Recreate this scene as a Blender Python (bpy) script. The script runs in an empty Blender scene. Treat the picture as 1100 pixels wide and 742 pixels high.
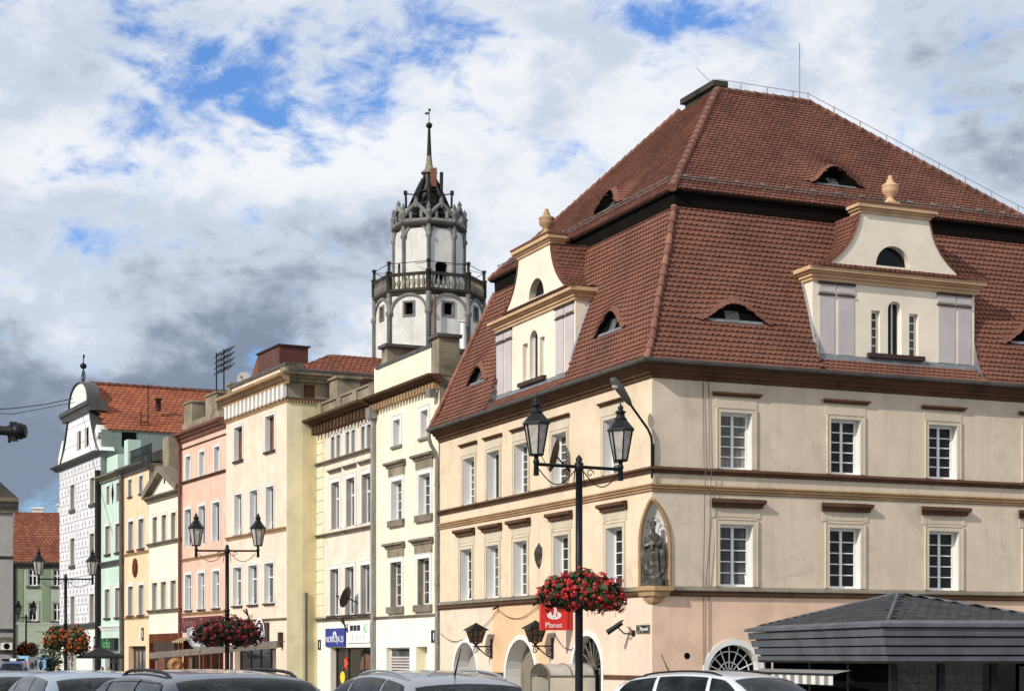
import bpy, math, random
from mathutils import Vector, Matrix
random.seed(11)
R = math.radians
SC = bpy.context.scene
COL = SC.collection
FPX, EYE, HZ, GZ = 1938.0, 1.7, 704.0, -0.7     # focal length in photo pixels, eye height, horizon row, level of the square

# ------------------------------------------------------------------ camera, sky, sun, exposure
cd = bpy.data.cameras.new('camera'); cam = bpy.data.objects.new('camera', cd); COL.objects.link(cam)
cam.location = (0, 0, EYE); cam.rotation_euler = (R(90), 0, 0)
cd.sensor_width = 36.0; cd.lens = 36.0 * FPX / 1100.0; cd.shift_y = (HZ - 371.0) / 1100.0
cd.clip_start = 0.1; cd.clip_end = 6000.0
SC.camera = cam
TH = math.atan(0.4231)
E1 = Vector((math.cos(TH), math.sin(TH), 0)); E2 = Vector((-math.sin(TH), math.cos(TH), 0))
SUN_AZ, SUN_EL = R(21), R(31)
hd = -(E1 * math.cos(SUN_AZ) + E2 * math.sin(SUN_AZ))
SUNV = Vector((hd.x * math.cos(SUN_EL), hd.y * math.cos(SUN_EL), math.sin(SUN_EL)))
sl = bpy.data.lights.new('sun', 'SUN'); sl.energy = 3.4; sl.angle = R(0.5); sl.color = (1.0, 0.95, 0.86)
so = bpy.data.objects.new('sun', sl); COL.objects.link(so)
so.rotation_euler = (-SUNV).to_track_quat('-Z', 'Y').to_euler(); so.location = (0, 0, 60)
SC.view_settings.view_transform = 'Standard'; SC.view_settings.look = 'None'
SC.view_settings.exposure = 0.22; SC.view_settings.gamma = 1.0; SC.view_settings.use_curve_mapping = False


def ray(u, v):
    return Vector(((u - 550.0) / FPX, 1.0, (HZ - v) / FPX))


def at(u, v, D):
    return Vector((0, 0, EYE)) + ray(u, v) * D


class NT:
    """small helper for node trees"""
    def __init__(s, tree):
        s.t = tree; s.t.nodes.clear()

    def n(s, typ, **kw):
        nd = s.t.nodes.new(typ)
        for k, v in kw.items():
            if k == 'ins':
                for kk, vv in v.items():
                    if isinstance(vv, bpy.types.NodeSocket): s.t.links.new(vv, nd.inputs[kk])
                    else: nd.inputs[kk].default_value = vv
            else: setattr(nd, k, v)
        return nd

    def math(s, op, a, b=0.0, c=0.0, clamp=False):
        nd = s.n('ShaderNodeMath', operation=op, use_clamp=clamp)
        for i, x in enumerate((a, b, c)):
            if isinstance(x, bpy.types.NodeSocket): s.t.links.new(x, nd.inputs[i])
            else: nd.inputs[i].default_value = x
        return nd.outputs[0]

    def vmath(s, op, a, b=(0, 0, 0), out=0):
        nd = s.n('ShaderNodeVectorMath', operation=op)
        for i, x in enumerate((a, b)):
            if isinstance(x, bpy.types.NodeSocket): s.t.links.new(x, nd.inputs[i])
            else: nd.inputs[i].default_value = x
        return nd.outputs[out]

    def noise(s, vec, scale, detail=4.0, rough=0.55, dist=0.0):
        return s.n('ShaderNodeTexNoise', ins={'Vector': vec, 'Scale': scale, 'Detail': detail, 'Roughness': rough, 'Distortion': dist}).outputs[0]

    def ramp(s, f, lo, hi, a=0.0, b=1.0, smooth=True):
        return s.n('ShaderNodeMapRange', interpolation_type='SMOOTHSTEP' if smooth else 'LINEAR', clamp=True,
                   ins={'Value': f, 'From Min': lo, 'From Max': hi, 'To Min': a, 'To Max': b}).outputs[0]

    def mix(s, f, a, b):
        nd = s.n('ShaderNodeMix', data_type='RGBA')
        for i, x in ((0, f), (6, a), (7, b)):
            if isinstance(x, bpy.types.NodeSocket): s.t.links.new(x, nd.inputs[i])
            else: nd.inputs[i].default_value = (tuple(x) + (1.0,))[:4] if i else x
        return nd.outputs[2]

    def sep(s, v):
        return s.n('ShaderNodeSeparateXYZ', ins={0: v}).outputs

    def comb(s, x=0.0, y=0.0, z=0.0):
        return s.n('ShaderNodeCombineXYZ', ins={0: x, 1: y, 2: z}).outputs[0]


# the sky: clear Nishita sky behind broken cumulus with a grey bank low over the far end of the square
W = bpy.data.worlds.new('World'); SC.world = W; W.use_nodes = True
w = NT(W.node_tree)
sky = w.n('ShaderNodeTexSky', sky_type='NISHITA', sun_disc=False, sun_elevation=SUN_EL,
          sun_rotation=math.atan2(SUNV.x, SUNV.y), altitude=200.0, air_density=1.0, dust_density=0.5, ozone_density=2.0)
dirv = w.n('ShaderNodeTexCoord').outputs['Generated']
dirn = w.vmath('NORMALIZE', dirv)
flat = w.vmath('MULTIPLY', dirn, (1.0, 1.0, 1.7))
warp = w.n('ShaderNodeTexNoise', ins={'Vector': flat, 'Scale': 9.0, 'Detail': 5.0, 'Roughness': 0.6}).outputs[1]
wv = w.vmath('MULTIPLY', w.vmath('SUBTRACT', warp, (0.5, 0.5, 0.5)), (0.16, 0.16, 0.10))
dirw = w.vmath('ADD', dirn, wv)


def blob(u, v, r0, r1, sx=1.0):
    """1 inside a patch of sky round the direction seen at (u, v), 0 outside"""
    c = ray(u, v).normalized()
    d = w.vmath('SUBTRACT', dirw, tuple(c))
    d = w.vmath('MULTIPLY', d, (1.0 / sx, 1.0, 1.0))
    ln = w.vmath('LENGTH', d, out=1)
    return w.ramp(ln, r0 / FPX, r1 / FPX, 1.0, 0.0)


def addall(lst):
    r = lst[0]
    for x in lst[1:]: r = w.math('ADD', r, x)
    return r


n1 = w.noise(flat, 13.0, 12.0, 0.60, 0.5)
n2 = w.noise(w.vmath('ADD', flat, (3.1, 1.7, 0.4)), 8.0, 10.0, 0.58, 0.4)
n3 = w.noise(w.vmath('ADD', flat, (7.3, 5.1, 2.2)), 38.0, 10.0, 0.62, 0.4)


def total(*patches):
    return addall([w.math('MULTIPLY', blob(*p[:-1]), p[-1]) for p in patches])


# gaps of blue between the clouds
gap = total((330, 50, 5, 190, 2.0, .045), (405, 70, 5, 100, 1.6, .085), (465, 5, 5, 70, 1.4, .085), (190, 75, 5, 160, 1.6, .055), (120, 130, 5, 110, 1.6, .04),
            (765, 2, 5, 70, 2.0, .12), (690, 85, 5, 60, .9, .06), (140, 210, 5, 110, 2.2, .045), (60, 235, 5, 70, 2.0, .045), (250, 130, 5, 90, 1.6, .05), (560, 30, 5, 80, 1.2, .03), (240, 20, 5, 90, 2.0, .04))
cov = w.math('ADD', w.math('ADD', w.math('MULTIPLY', n1, 0.62), w.math('MULTIPLY', n3, 0.38)), w.math('MULTIPLY', gap, -1.0))
mask = w.ramp(cov, 0.29, 0.48)
# grey undersides and sunlit heads
dark = total((90, 450, 30, 320, 2.6, .23), (270, 325, 10, 130, 1.8, .25), (240, 430, 10, 130, 2.2, .26), (30, 520, 20, 130, 2.6, .34), (15, 380, 10, 80, 1.6, .14),
             (385, 275, 5, 60, 1.2, .10), (1065, 80, 10, 170, 1.1, .30), (630, 60, 10, 120, .7, .22), (40, 60, 5, 110, 1.0, .14), (1020, 190, 5, 120, 1.5, .12),
             (850, 65, 5, 80, 1.0, .16), (640, 190, 5, 90, 1.2, .10), (40, 300, 5, 60, 1.5, .0), (180, 130, 5, 70, 2.0, .08), (180, 470, 5, 60, 2.0, .14))
lite = total((330, 140, 20, 150, 1.6, .16), (540, 160, 20, 190, 1.0, .12), (130, 345, 5, 70, 1.9, .22), (365, 355, 5, 70, 1.8, .30), (960, 110, 10, 130, 1.2, .14), (90, 170, 5, 110, 1.4, .12), (60, 465, 5, 40, 3.0, .26), (30, 410, 5, 40, 2.4, .10), (700, 120, 5, 90, 1.3, .12))
sh = w.math('ADD', w.math('MULTIPLY', n2, 0.75), w.math('MULTIPLY', n1, 0.45))
sh = w.math('ADD', w.math('SUBTRACT', sh, 0.6), w.math('SUBTRACT', dark, lite))
sh = w.math('ADD', sh, w.math('MULTIPLY', w.math('SUBTRACT', n3, 0.5), 0.34))
shade = w.ramp(sh, -0.20, 0.54)
ccol = w.mix(w.ramp(shade, 0.0, 0.42), (0.84, 0.865, 0.90), (0.565, 0.635, 0.745))
ccol = w.mix(w.ramp(shade, 0.42, 1.0), ccol, (0.215, 0.265, 0.355))
skyc = w.n('ShaderNodeMix', data_type='RGBA', blend_type='MULTIPLY', ins={0: 1.0, 6: sky.outputs[0], 7: (0.70, 1.0, 1.42, 1.0)}).outputs[2]
bs = w.n('ShaderNodeBackground', ins={'Color': skyc, 'Strength': 0.105})
bc = w.n('ShaderNodeBackground', ins={'Color': ccol, 'Strength': 0.92})
ms = w.n('ShaderNodeMixShader', ins={0: mask, 1: bs.outputs[0], 2: bc.outputs[0]})
w.n('ShaderNodeOutputWorld', ins={0: ms.outputs[0]})

# ------------------------------------------------------------------ materials


def lin(c):
    c = c / 255.0
    return c / 12.92 if c <= 0.04045 else ((c + 0.055) / 1.055) ** 2.4


def S(r, g, b, k=1.0):
    return (lin(r) * k, lin(g) * k, lin(b) * k)


def mat(name, col, rough=0.8, var=0.12, scale=1.2, bump=0.0, bscale=30.0, streak=0.0, dirt=None, dirtamt=0.0, dscale=0.7,
        metallic=0.0, spec=0.3, emit=None, coat=0.0, tint=0.0, crack=0.0, folds=0.0):
    m = bpy.data.materials.new(name); m.use_nodes = True
    t = NT(m.node_tree)
    co = t.n('ShaderNodeTexCoord').outputs['Object']
    base = tuple(col)
    out = base
    if var > 0:
        nz = t.noise(co, scale, 6.0, 0.6)
        out = t.mix(t.ramp(nz, 0.3, 0.7), tuple(c * (1 - var) for c in base), tuple(min(1, c * (1 + var)) for c in base))
        fine = t.noise(co, 14.0, 4.0, 0.7)
        out = t.mix(t.ramp(fine, 0.35, 0.75, 0.0, var * 1.6), out, tuple(c * 0.6 for c in base))
    if dirt is not None and dirtamt > 0:  # noise blotches: dirt on most materials, painted reflections on the car glass
        nd = t.noise(t.vmath('ADD', co, (5.0, 3.0, 8.0)), dscale, 9.0, 0.68, 0.4)
        out = t.mix(t.ramp(nd, 0.48, 0.75, 0.0, dirtamt), out, dirt)
    if streak > 0:
        ns = t.noise(t.vmath('MULTIPLY', co, (2.6, 2.6, 0.16)), 1.0, 6.0, 0.7)
        out = t.mix(t.ramp(ns, 0.45, 0.75, 0.0, streak), out, tuple(c * 0.55 for c in base))
    if crack > 0:          # hairline cracks and patched plaster
        wob = t.n('ShaderNodeTexNoise', ins={'Vector': co, 'Scale': 1.6, 'Detail': 6.0, 'Roughness': 0.7}).outputs[1]
        cv = t.vmath('ADD', t.vmath('MULTIPLY', co, (.55, .55, .8)), t.vmath('MULTIPLY', wob, (.5, .5, .5)))
        vo = t.n('ShaderNodeTexVoronoi', feature='DISTANCE_TO_EDGE', ins={'Vector': cv, 'Scale': 0.8}).outputs[0]
        where = t.ramp(t.noise(t.vmath('ADD', co, (9.0, 2.0, 4.0)), 0.45, 4.0), 0.52, 0.60)
        out = t.mix(t.math('MULTIPLY', t.math('MULTIPLY', t.ramp(vo, 0.0, 0.012, 1.0, 0.0), where), crack), out, tuple(c * 0.35 for c in base))
        pt = t.ramp(t.noise(t.vmath('ADD', co, (1.0, 7.0, 3.0)), 0.32, 2.0, 0.4, 0.6), 0.60, 0.615)
        out = t.mix(t.math('MULTIPLY', pt, crack * 0.3), out, tuple(c * 0.80 for c in base))
        sp = t.ramp(t.noise(co, 2.2, 10.0, 0.75, 0.6), 0.60, 0.74)
        out = t.mix(t.math('MULTIPLY', sp, crack * 0.55), out, tuple(c * 0.55 for c in base))
    if folds > 0:          # curtains painted on the pane, fold shading put into the colour
        fo = t.noise(t.vmath('MULTIPLY', co, (9.0, 9.0, 0.25)), 1.0, 3.0, 0.5)
        out = t.mix(t.ramp(fo, 0.35, 0.65, 0.0, folds), out, tuple(c * 0.25 for c in base))
        big = t.noise(co, 0.9, 2.0)
        out = t.mix(t.ramp(big, 0.42, 0.58, 0.0, folds), out, tuple(c * 0.35 for c in base))
    if tint > 0:
        at_ = t.n('ShaderNodeAttribute', attribute_name='tint').outputs['Fac']
        out = t.mix(t.ramp(at_, 0.0, 0.55, tint, 0.0, False), out, tuple(c * 0.5 for c in base))
        out = t.mix(t.ramp(at_, 0.6, 1.0, 0.0, tint, False), out, tuple(min(1, c * 1.6) for c in base))
    p = t.n('ShaderNodeBsdfPrincipled', ins={'Roughness': rough, 'Metallic': metallic, 'Specular IOR Level': spec, 'Coat Weight': coat})
    if isinstance(out, tuple): p.inputs['Base Color'].default_value = out + (1.0,)
    else: t.t.links.new(out, p.inputs['Base Color'])
    if emit:
        p.inputs['Emission Color'].default_value = emit[:3] + (1.0,); p.inputs['Emission Strength'].default_value = emit[3]
    if bump > 0:
        bn = t.n('ShaderNodeBump', ins={'Strength': 0.6, 'Distance': bump, 'Height': t.noise(co, bscale, 6.0, 0.65)})
        t.t.links.new(bn.outputs[0], p.inputs['Normal'])
    t.n('ShaderNodeOutputMaterial', ins={0: p.outputs[0]})
    return m


M = {}
GREY = (0.16, 0.145, 0.125)


def plaster(name, rgb, k=0.78, **kw):
    d = dict(rough=0.9, var=0.07, scale=0.8, bump=0.006, streak=0.22, dirt=tuple(c * 0.55 for c in S(*rgb, k)), dirtamt=0.45, spec=0.15)
    d.update(kw)
    M[name] = mat(name, S(*rgb, k), **d)


plaster('plaster_left', (245, 222, 192), crack=0.3); plaster('plaster_right', (230, 213, 190), 0.80, dirtamt=0.55, crack=0.45, streak=0.34)
plaster('plaster_base', (247, 210, 184), 0.80, streak=0.16, crack=0.4); plaster('plaster_base_pink', (248, 220, 198)); plaster('plaster_orange', (246, 206, 164))
plaster('plaster_base_pale', (246, 226, 202))
plaster('white_reveal', (238, 236, 232), 0.82, var=0.04, streak=0.08, dirtamt=0.1)
plaster('grey_reveal', (190, 184, 174), 0.75)
plaster('trim_brown', (116, 86, 66), 0.6, var=0.2, dirt=(0.03, 0.022, 0.016), dirtamt=0.7, dscale=1.5)
plaster('trim_tan', (190, 156, 118), 0.7, var=0.15, dirtamt=0.5)
plaster('trim_ochre', (224, 186, 146), 0.75, var=0.12)
plaster('sill_grey', (148, 138, 122), 0.7, var=0.2, dirt=(0.05, 0.045, 0.04), dirtamt=0.7, dscale=2.0)
plaster('dormer_cream', (249, 238, 217), 0.8, streak=0.06, dirtamt=0.12)
plaster('lilac', (212, 202, 202), 0.75, streak=0.05, dirtamt=0.15)
plaster('surround', (226, 212, 188), 0.75, dirtamt=0.4)
plaster('yellow', (250, 242, 216), 0.84, dirtamt=0.4, crack=0.5); plaster('cream', (250, 236, 204), 0.82, crack=0.4)
plaster('cream_pink', (250, 232, 212), 0.8, crack=0.6); plaster('shop_white', (252, 246, 232), 0.85, streak=0.08, dirtamt=0.12)
plaster('peach', (252, 225, 203), 0.82, streak=0.25, dirtamt=0.4, crack=0.6); plaster('pale_yellow', (252, 240, 200), 0.82); plaster('dull_yellow', (242, 228, 182), 0.78, crack=0.5, streak=0.3)
plaster('pink', (246, 202, 180), 0.8, streak=0.28, dirtamt=0.4, crack=0.5); plaster('ivory', (250, 242, 222), 0.82, dirtamt=0.2)
plaster('orange', (250, 216, 178), 0.82, dirtamt=0.25); plaster('mint', (208, 230, 214), 0.8, streak=0.1, dirtamt=0.2)
plaster('sage', (196, 208, 184), 0.72, streak=0.12); plaster('sage_dark', (156, 174, 142), 0.66); plaster('dull_grey', (190, 186, 182), 0.7, dirtamt=0.5)
plaster('green_wall', (156, 170, 162), 0.62, streak=0.4, dirtamt=0.7)
plaster('weathered', (168, 156, 134), 0.7, var=0.3, dirt=(0.05, 0.042, 0.034), dirtamt=0.9, dscale=0.9, bump=0.03, bscale=8, streak=0.5)
plaster('tower_white', (236, 234, 228), 0.76, streak=0.42, dirtamt=0.45, crack=0.5, dscale=0.35)
plaster('tower_stone', (134, 132, 128), 0.8, var=0.25, dirt=(0.04, 0.04, 0.04), dirtamt=0.6, dscale=1.2)
plaster('dark_stone', (70, 66, 60), 0.8, var=0.3, dirt=(0.012, 0.012, 0.012), dirtamt=0.8, dscale=1.4, bump=0.03, bscale=9)
plaster('brown_tile', (112, 62, 38), 0.7, var=0.2)
M['statue_stone'] = mat('statue_stone', (0.07, 0.064, 0.055), 0.85, 0.4, 3.0, 0.03, 22, dirt=(0.42, 0.39, 0.33), dirtamt=0.75, dscale=3.2, spec=0.1)  # random pale patches over dark stone
M['tile'] = mat('roof_tile', (0.190, 0.080, 0.053), 0.8, 0.16, 0.45, 0.004, 40, tint=0.14, dirt=(0.075, 0.045, 0.034), dirtamt=0.55, dscale=0.45, streak=0.22, spec=0.25)
M['tile_up'] = mat('roof_tile_upper', (0.176, 0.072, 0.049), 0.8, 0.20, 0.5, 0.004, 40, tint=0.28, dirt=(0.06, 0.036, 0.028), dirtamt=0.6, dscale=0.6, spec=0.25)
M['ridge'] = mat('ridge_tile', (0.215, 0.095, 0.065), 0.75, 0.2, 2.0, 0.004, 40, tint=0.4)
M['tile_orange'] = mat('orange_roof_tile', (0.30, 0.092, 0.044), 0.8, 0.18, 0.5, 0.004, 40, tint=0.3)
M['tile_dark'] = mat('brown_roof_tile', (0.21, 0.07, 0.04), 0.8, 0.2, 0.5, 0.004, 40, tint=0.45)
M['soffit'] = mat('soffit_shade', (0.008, 0.006, 0.005), 0.9, 0.2, spec=0.05)  # near-black stands in for the shade under the eave and brows
M['gutter'] = mat('gutter_zinc', (0.10, 0.095, 0.09), 0.55, 0.25, 2.0, metallic=0.4)
M['lead'] = mat('lead_flashing', (0.20, 0.21, 0.225), 0.6, 0.25, 2.0, metallic=0.3)
M['pipe'] = mat('pipe_zinc', (0.27, 0.26, 0.25), 0.5, 0.2, 1.5, metallic=0.5)
M['black'] = mat('black_iron', (0.008, 0.008, 0.009), 0.45, 0.1, 5.0, spec=0.22)
M['dark_brown'] = mat('dark_brown_paint', (0.045, 0.025, 0.018), 0.6, 0.2)
M['brown_metal'] = mat('brown_metal', (0.16, 0.06, 0.035), 0.6, 0.2)
M['dark'] = mat('dark_interior', (0.006, 0.006, 0.007), 0.9, 0.0, spec=0.0)  # near-black stands in for unlit rooms, holes and gaps; also colours dark parts
M['white_paint'] = mat('white_window_paint', (0.78, 0.77, 0.75), 0.45, 0.04, 3.0, spec=0.4)
M['brown_paint'] = mat('brown_window_paint', (0.09, 0.045, 0.03), 0.5, 0.1, 3.0, spec=0.4)
M['red_sheet'] = mat('red_roof_sheet', (0.105, 0.036, 0.026), 0.6, 0.2, 0.7)
for nm, c in (('glass', (0.012, 0.014, 0.016)), ('glass_warm', (0.045, 0.04, 0.034)), ('glass_curtain', (0.30, 0.285, 0.26)), ('glass_half', (0.13, 0.135, 0.135))):
    M[nm] = mat(nm, c, 0.07, 0.25, 2.5, spec=0.16, folds=0.0 if nm == 'glass' else 0.8)
GL = ['glass', 'glass', 'glass_warm', 'glass_half', 'glass', 'glass_curtain']
M['lamp_glass'] = mat('lamp_glass', (0.42, 0.39, 0.35), 0.3, 0.25, 6.0, spec=0.5)
M['amber_glass'] = mat('amber_glass', (0.09, 0.055, 0.03), 0.25, 0.4, 9.0, spec=0.5)

# ------------------------------------------------------------------ mesh helpers


class MB:
    def __init__(s, map_=None):
        s.v = []; s.f = []; s.mi = []; s.sm = []; s.t = []; s.map = map_; s.cur = 0

    def add(s, vs, fs, smooth=False, tint=0.5, raw=False, mi=None):
        b = len(s.v)
        mp = None if raw else s.map
        for p in vs: s.v.append(tuple(mp(*p)) if mp else tuple(p))
        for f in fs:
            s.f.append(tuple(b + i for i in f)); s.mi.append(s.cur if mi is None else mi); s.sm.append(smooth); s.t.append(tint)
        return s

    def poly(s, *pts, **k):
        return s.add(pts, [tuple(range(len(pts)))], **k)

    def box(s, a0, a1, b0, b1, c0, c1, **k):
        v = [(a, b, c) for a in (a0, a1) for b in (b0, b1) for c in (c0, c1)]
        return s.add(v, [(0, 1, 3, 2), (4, 6, 7, 5), (0, 4, 5, 1), (2, 3, 7, 6), (0, 2, 6, 4), (1, 5, 7, 3)], **k)

    def prism(s, poly, c0, c1, **k):
        n = len(poly)
        v = [(a, b, c0) for a, b in poly] + [(a, b, c1) for a, b in poly]
        f = [tuple(range(n)), tuple(range(2 * n - 1, n - 1, -1))] + [(i, (i + 1) % n, n + (i + 1) % n, n + i) for i in range(n)]
        return s.add(v, f, **k)

    def tube(s, pts, r, n=8, smooth=True, caps=True, mi=None):
        P = [Vector(s.map(*p)) if s.map else Vector(p) for p in pts]
        rr = r if isinstance(r, (list, tuple)) else [r] * len(P)
        v = []; up = None
        for i, p in enumerate(P):
            d = (P[min(i + 1, len(P) - 1)] - P[max(i - 1, 0)])
            if d.length < 1e-9: d = Vector((0, 0, 1))
            d.normalize()
            if up is None:
                up = Vector((0, 0, 1)) if abs(d.z) < 0.9 else Vector((1, 0, 0))
            x = d.cross(up)
            if x.length < 1e-6: x = d.orthogonal()
            x.normalize(); y = x.cross(d); y.normalize(); up = y
            for k in range(n):
                a = 2 * math.pi * k / n
                v.append(tuple(p + (x * math.cos(a) + y * math.sin(a)) * rr[i]))
        f = []
        for i in range(len(P) - 1):
            for k in range(n):
                f.append((i * n + k, i * n + (k + 1) % n, (i + 1) * n + (k + 1) % n, (i + 1) * n + k))
        s.add(v, f, smooth=smooth, raw=True, mi=mi)
        if caps:
            s.add(v[:n], [tuple(range(n))], raw=True, mi=mi); s.add(v[-n:], [tuple(range(n))], raw=True, mi=mi)
        return s

    def lathe(s, prof, o=(0, 0, 0), n=16, a0=0.0, smooth=True, sx=1.0, sy=1.0, axis='z', cap=True, mi=None):
        v = []
        for r, h in prof:
            for k in range(n):
                a = a0 + 2 * math.pi * k / n
                c, d = r * math.cos(a) * sx, r * math.sin(a) * sy
                v.append({'z': (o[0] + c, o[1] + d, o[2] + h), 'x': (o[0] + h, o[1] + c, o[2] + d), 'y': (o[0] + c, o[1] + h, o[2] + d)}[axis])
        f = [(i * n + k, i * n + (k + 1) % n, (i + 1) * n + (k + 1) % n, (i + 1) * n + k) for i in range(len(prof) - 1) for k in range(n)]
        s.add(v, f, smooth=smooth, mi=mi)
        if cap:
            for i in (0, len(prof) - 1):
                if prof[i][0] > 1e-4: s.add(v[i * n:(i + 1) * n], [tuple(range(n))], mi=mi)
        return s

    def loft(s, rings, closed=False, smooth=True, mi=None, tint=0.5):
        n = len(rings[0]); v = [p for r in rings for p in r]
        kk = n if closed else n - 1
        f = [(i * n + k, i * n + (k + 1) % n, (i + 1) * n + (k + 1) % n, (i + 1) * n + k) for i in range(len(rings) - 1) for k in range(kk)]
        return s.add(v, f, smooth=smooth, mi=mi, tint=tint)

    def build(s, name, mats, parent=None, **props):
        me = bpy.data.meshes.new(name)
        me.from_pydata(s.v, [], s.f)
        if not isinstance(mats, (list, tuple)): mats = [mats]
        for m in mats: me.materials.append(M[m] if isinstance(m, str) else m)
        me.polygons.foreach_set('material_index', s.mi)
        me.polygons.foreach_set('use_smooth', s.sm)
        a = me.attributes.new('tint', 'FLOAT', 'FACE'); a.data.foreach_set('value', s.t)
        me.update()
        o = bpy.data.objects.new(name, me); COL.objects.link(o)
        if parent: o.parent = parent
        for k, v in props.items(): o[k] = v
        return o


def empty(name, loc=(0, 0, 0), rz=0.0, label=None, cat=None, group=None, parent=None):
    o = bpy.data.objects.new(name, None); COL.objects.link(o); o.empty_display_size = 0.3
    o.location = loc; o.rotation_euler = (0, 0, rz)
    if parent: o.parent = parent
    if label: o['label'] = label
    if cat: o['category'] = cat
    if group: o['group'] = group
    return o


def tag(o, label, cat, group=None):
    o['label'] = label; o['category'] = cat
    if group: o['group'] = group
    return o


def ctree(o, parent=None):
    c = o.copy(); COL.objects.link(c)
    if parent: c.parent = parent
    for ch in list(o.children): ctree(ch, c)
    return c


def text_mesh(txt, size, name, m, parent, mw, extrude=0.004, sx=1.0):
    """real lettering: a font curve turned into a mesh; mw places it (x right, y up, z out)"""
    cu = bpy.data.curves.new('lettering', 'FONT'); cu.body = txt; cu.size = size; cu.extrude = extrude
    cu.align_x = 'CENTER'; cu.align_y = 'CENTER'; cu.resolution_u = 3
    o = bpy.data.objects.new('lettering', cu); COL.objects.link(o)
    bpy.context.view_layer.update()
    me = bpy.data.meshes.new_from_object(o.evaluated_get(bpy.context.evaluated_depsgraph_get()))
    bpy.data.objects.remove(o)
    me.transform(mw @ Matrix.Diagonal((sx, 1, 1, 1))); me.name = name
    me.materials.clear(); me.materials.append(M[m])
    ob = bpy.data.objects.new(name, me); COL.objects.link(ob)
    if parent: ob.parent = parent
    return ob


class Bld:
    """a house: local x runs into the house, local y along the street front away from the viewer, z up"""
    def __init__(s, name, P, th, label, cat, group=None):
        s.P = Vector((P[0], P[1])); s.th = th; s.c = math.cos(th); s.s = math.sin(th)
        s.root = empty(name, (P[0], P[1], GZ), th, label, cat, group)
        s.O = s.toL(Vector((0, 0, EYE)))

    def toL(s, q):
        x, y = q[0] - s.P.x, q[1] - s.P.y
        return Vector((s.c * x + s.s * y, -s.s * x + s.c * y, q[2] - GZ))

    def rl(s, u, v):
        d = ray(u, v)
        return Vector((s.c * d.x + s.s * d.y, -s.s * d.x + s.c * d.y, d.z))

    def on(s, u, v, ax, val):
        d = s.rl(u, v); t = (val - s.O[ax]) / d[ax]
        return s.O + d * t

    def world(s, p):
        return Vector((s.P.x + s.c * p[0] - s.s * p[1], s.P.y + s.s * p[0] + s.c * p[1], p[2] + GZ))


class Face:
    """a wall plane of a house: 'L' is the street front x = off, 'R' the side y = off. Coordinates (along, height, out)."""
    def __init__(s, b, kind, off=0.0):
        s.b = b; s.k = kind; s.off = off; s.open = []

    def M(s, u, z, d):
        return (s.off - d, u, z) if s.k == 'L' else (u, s.off - d, z)

    def px(s, u, v, d=0.0):
        q = s.b.on(u, v, 0 if s.k == 'L' else 1, s.off - d)
        return (q[1], q[2]) if s.k == 'L' else (q[0], q[2])

    def mb(s): return MB(s.M)

    def rect(s, u0, u1, v0, v1):
        """pixel rectangle (outer corners) -> a0, a1, z0, z1"""
        um = (u0 + u1) / 2; 
        a, _ = s.px(u0, v0); b, _ = s.px(u1, v1)
        if s.k == 'L':
            za = s.px(u0, v0)[1]; zb = s.px(u1, v1)[1]
        za = s.px(u0 if s.k == 'R' else um, v0)[1]; zb = s.px(u1 if s.k == 'R' else um, v1)[1]
        return [min(a, b), max(a, b), min(za, zb), max(za, zb)]

    def textmat(s, a, z, d):
        """matrix for lettering on this wall, readable from outside"""
        if s.k == 'L': X, Z = Vector((0, -1, 0)), Vector((-1, 0, 0))
        else: X, Z = Vector((1, 0, 0)), Vector((0, -1, 0))
        p = Vector(s.M(a, z, d)); Y = Vector((0, 0, 1))
        return Matrix(((X.x, Y.x, Z.x, p.x), (X.y, Y.y, Z.y, p.y), (X.z, Y.z, Z.z, p.z), (0, 0, 0, 1)))


def arc_pts(a0, a1, z0, z1, rise=None, n=14, pointed=False):
    """the top curve of an arched opening from (a0, spring) over the crown to (a1, spring)"""
    hw = (a1 - a0) / 2; c = (a0 + a1) / 2
    rise = hw if rise is None else rise
    zs = z1 - rise
    return [(c - hw * math.cos(math.pi * i / n), zs + rise * math.sin(math.pi * i / n)) for i in range(n + 1)]


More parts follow.
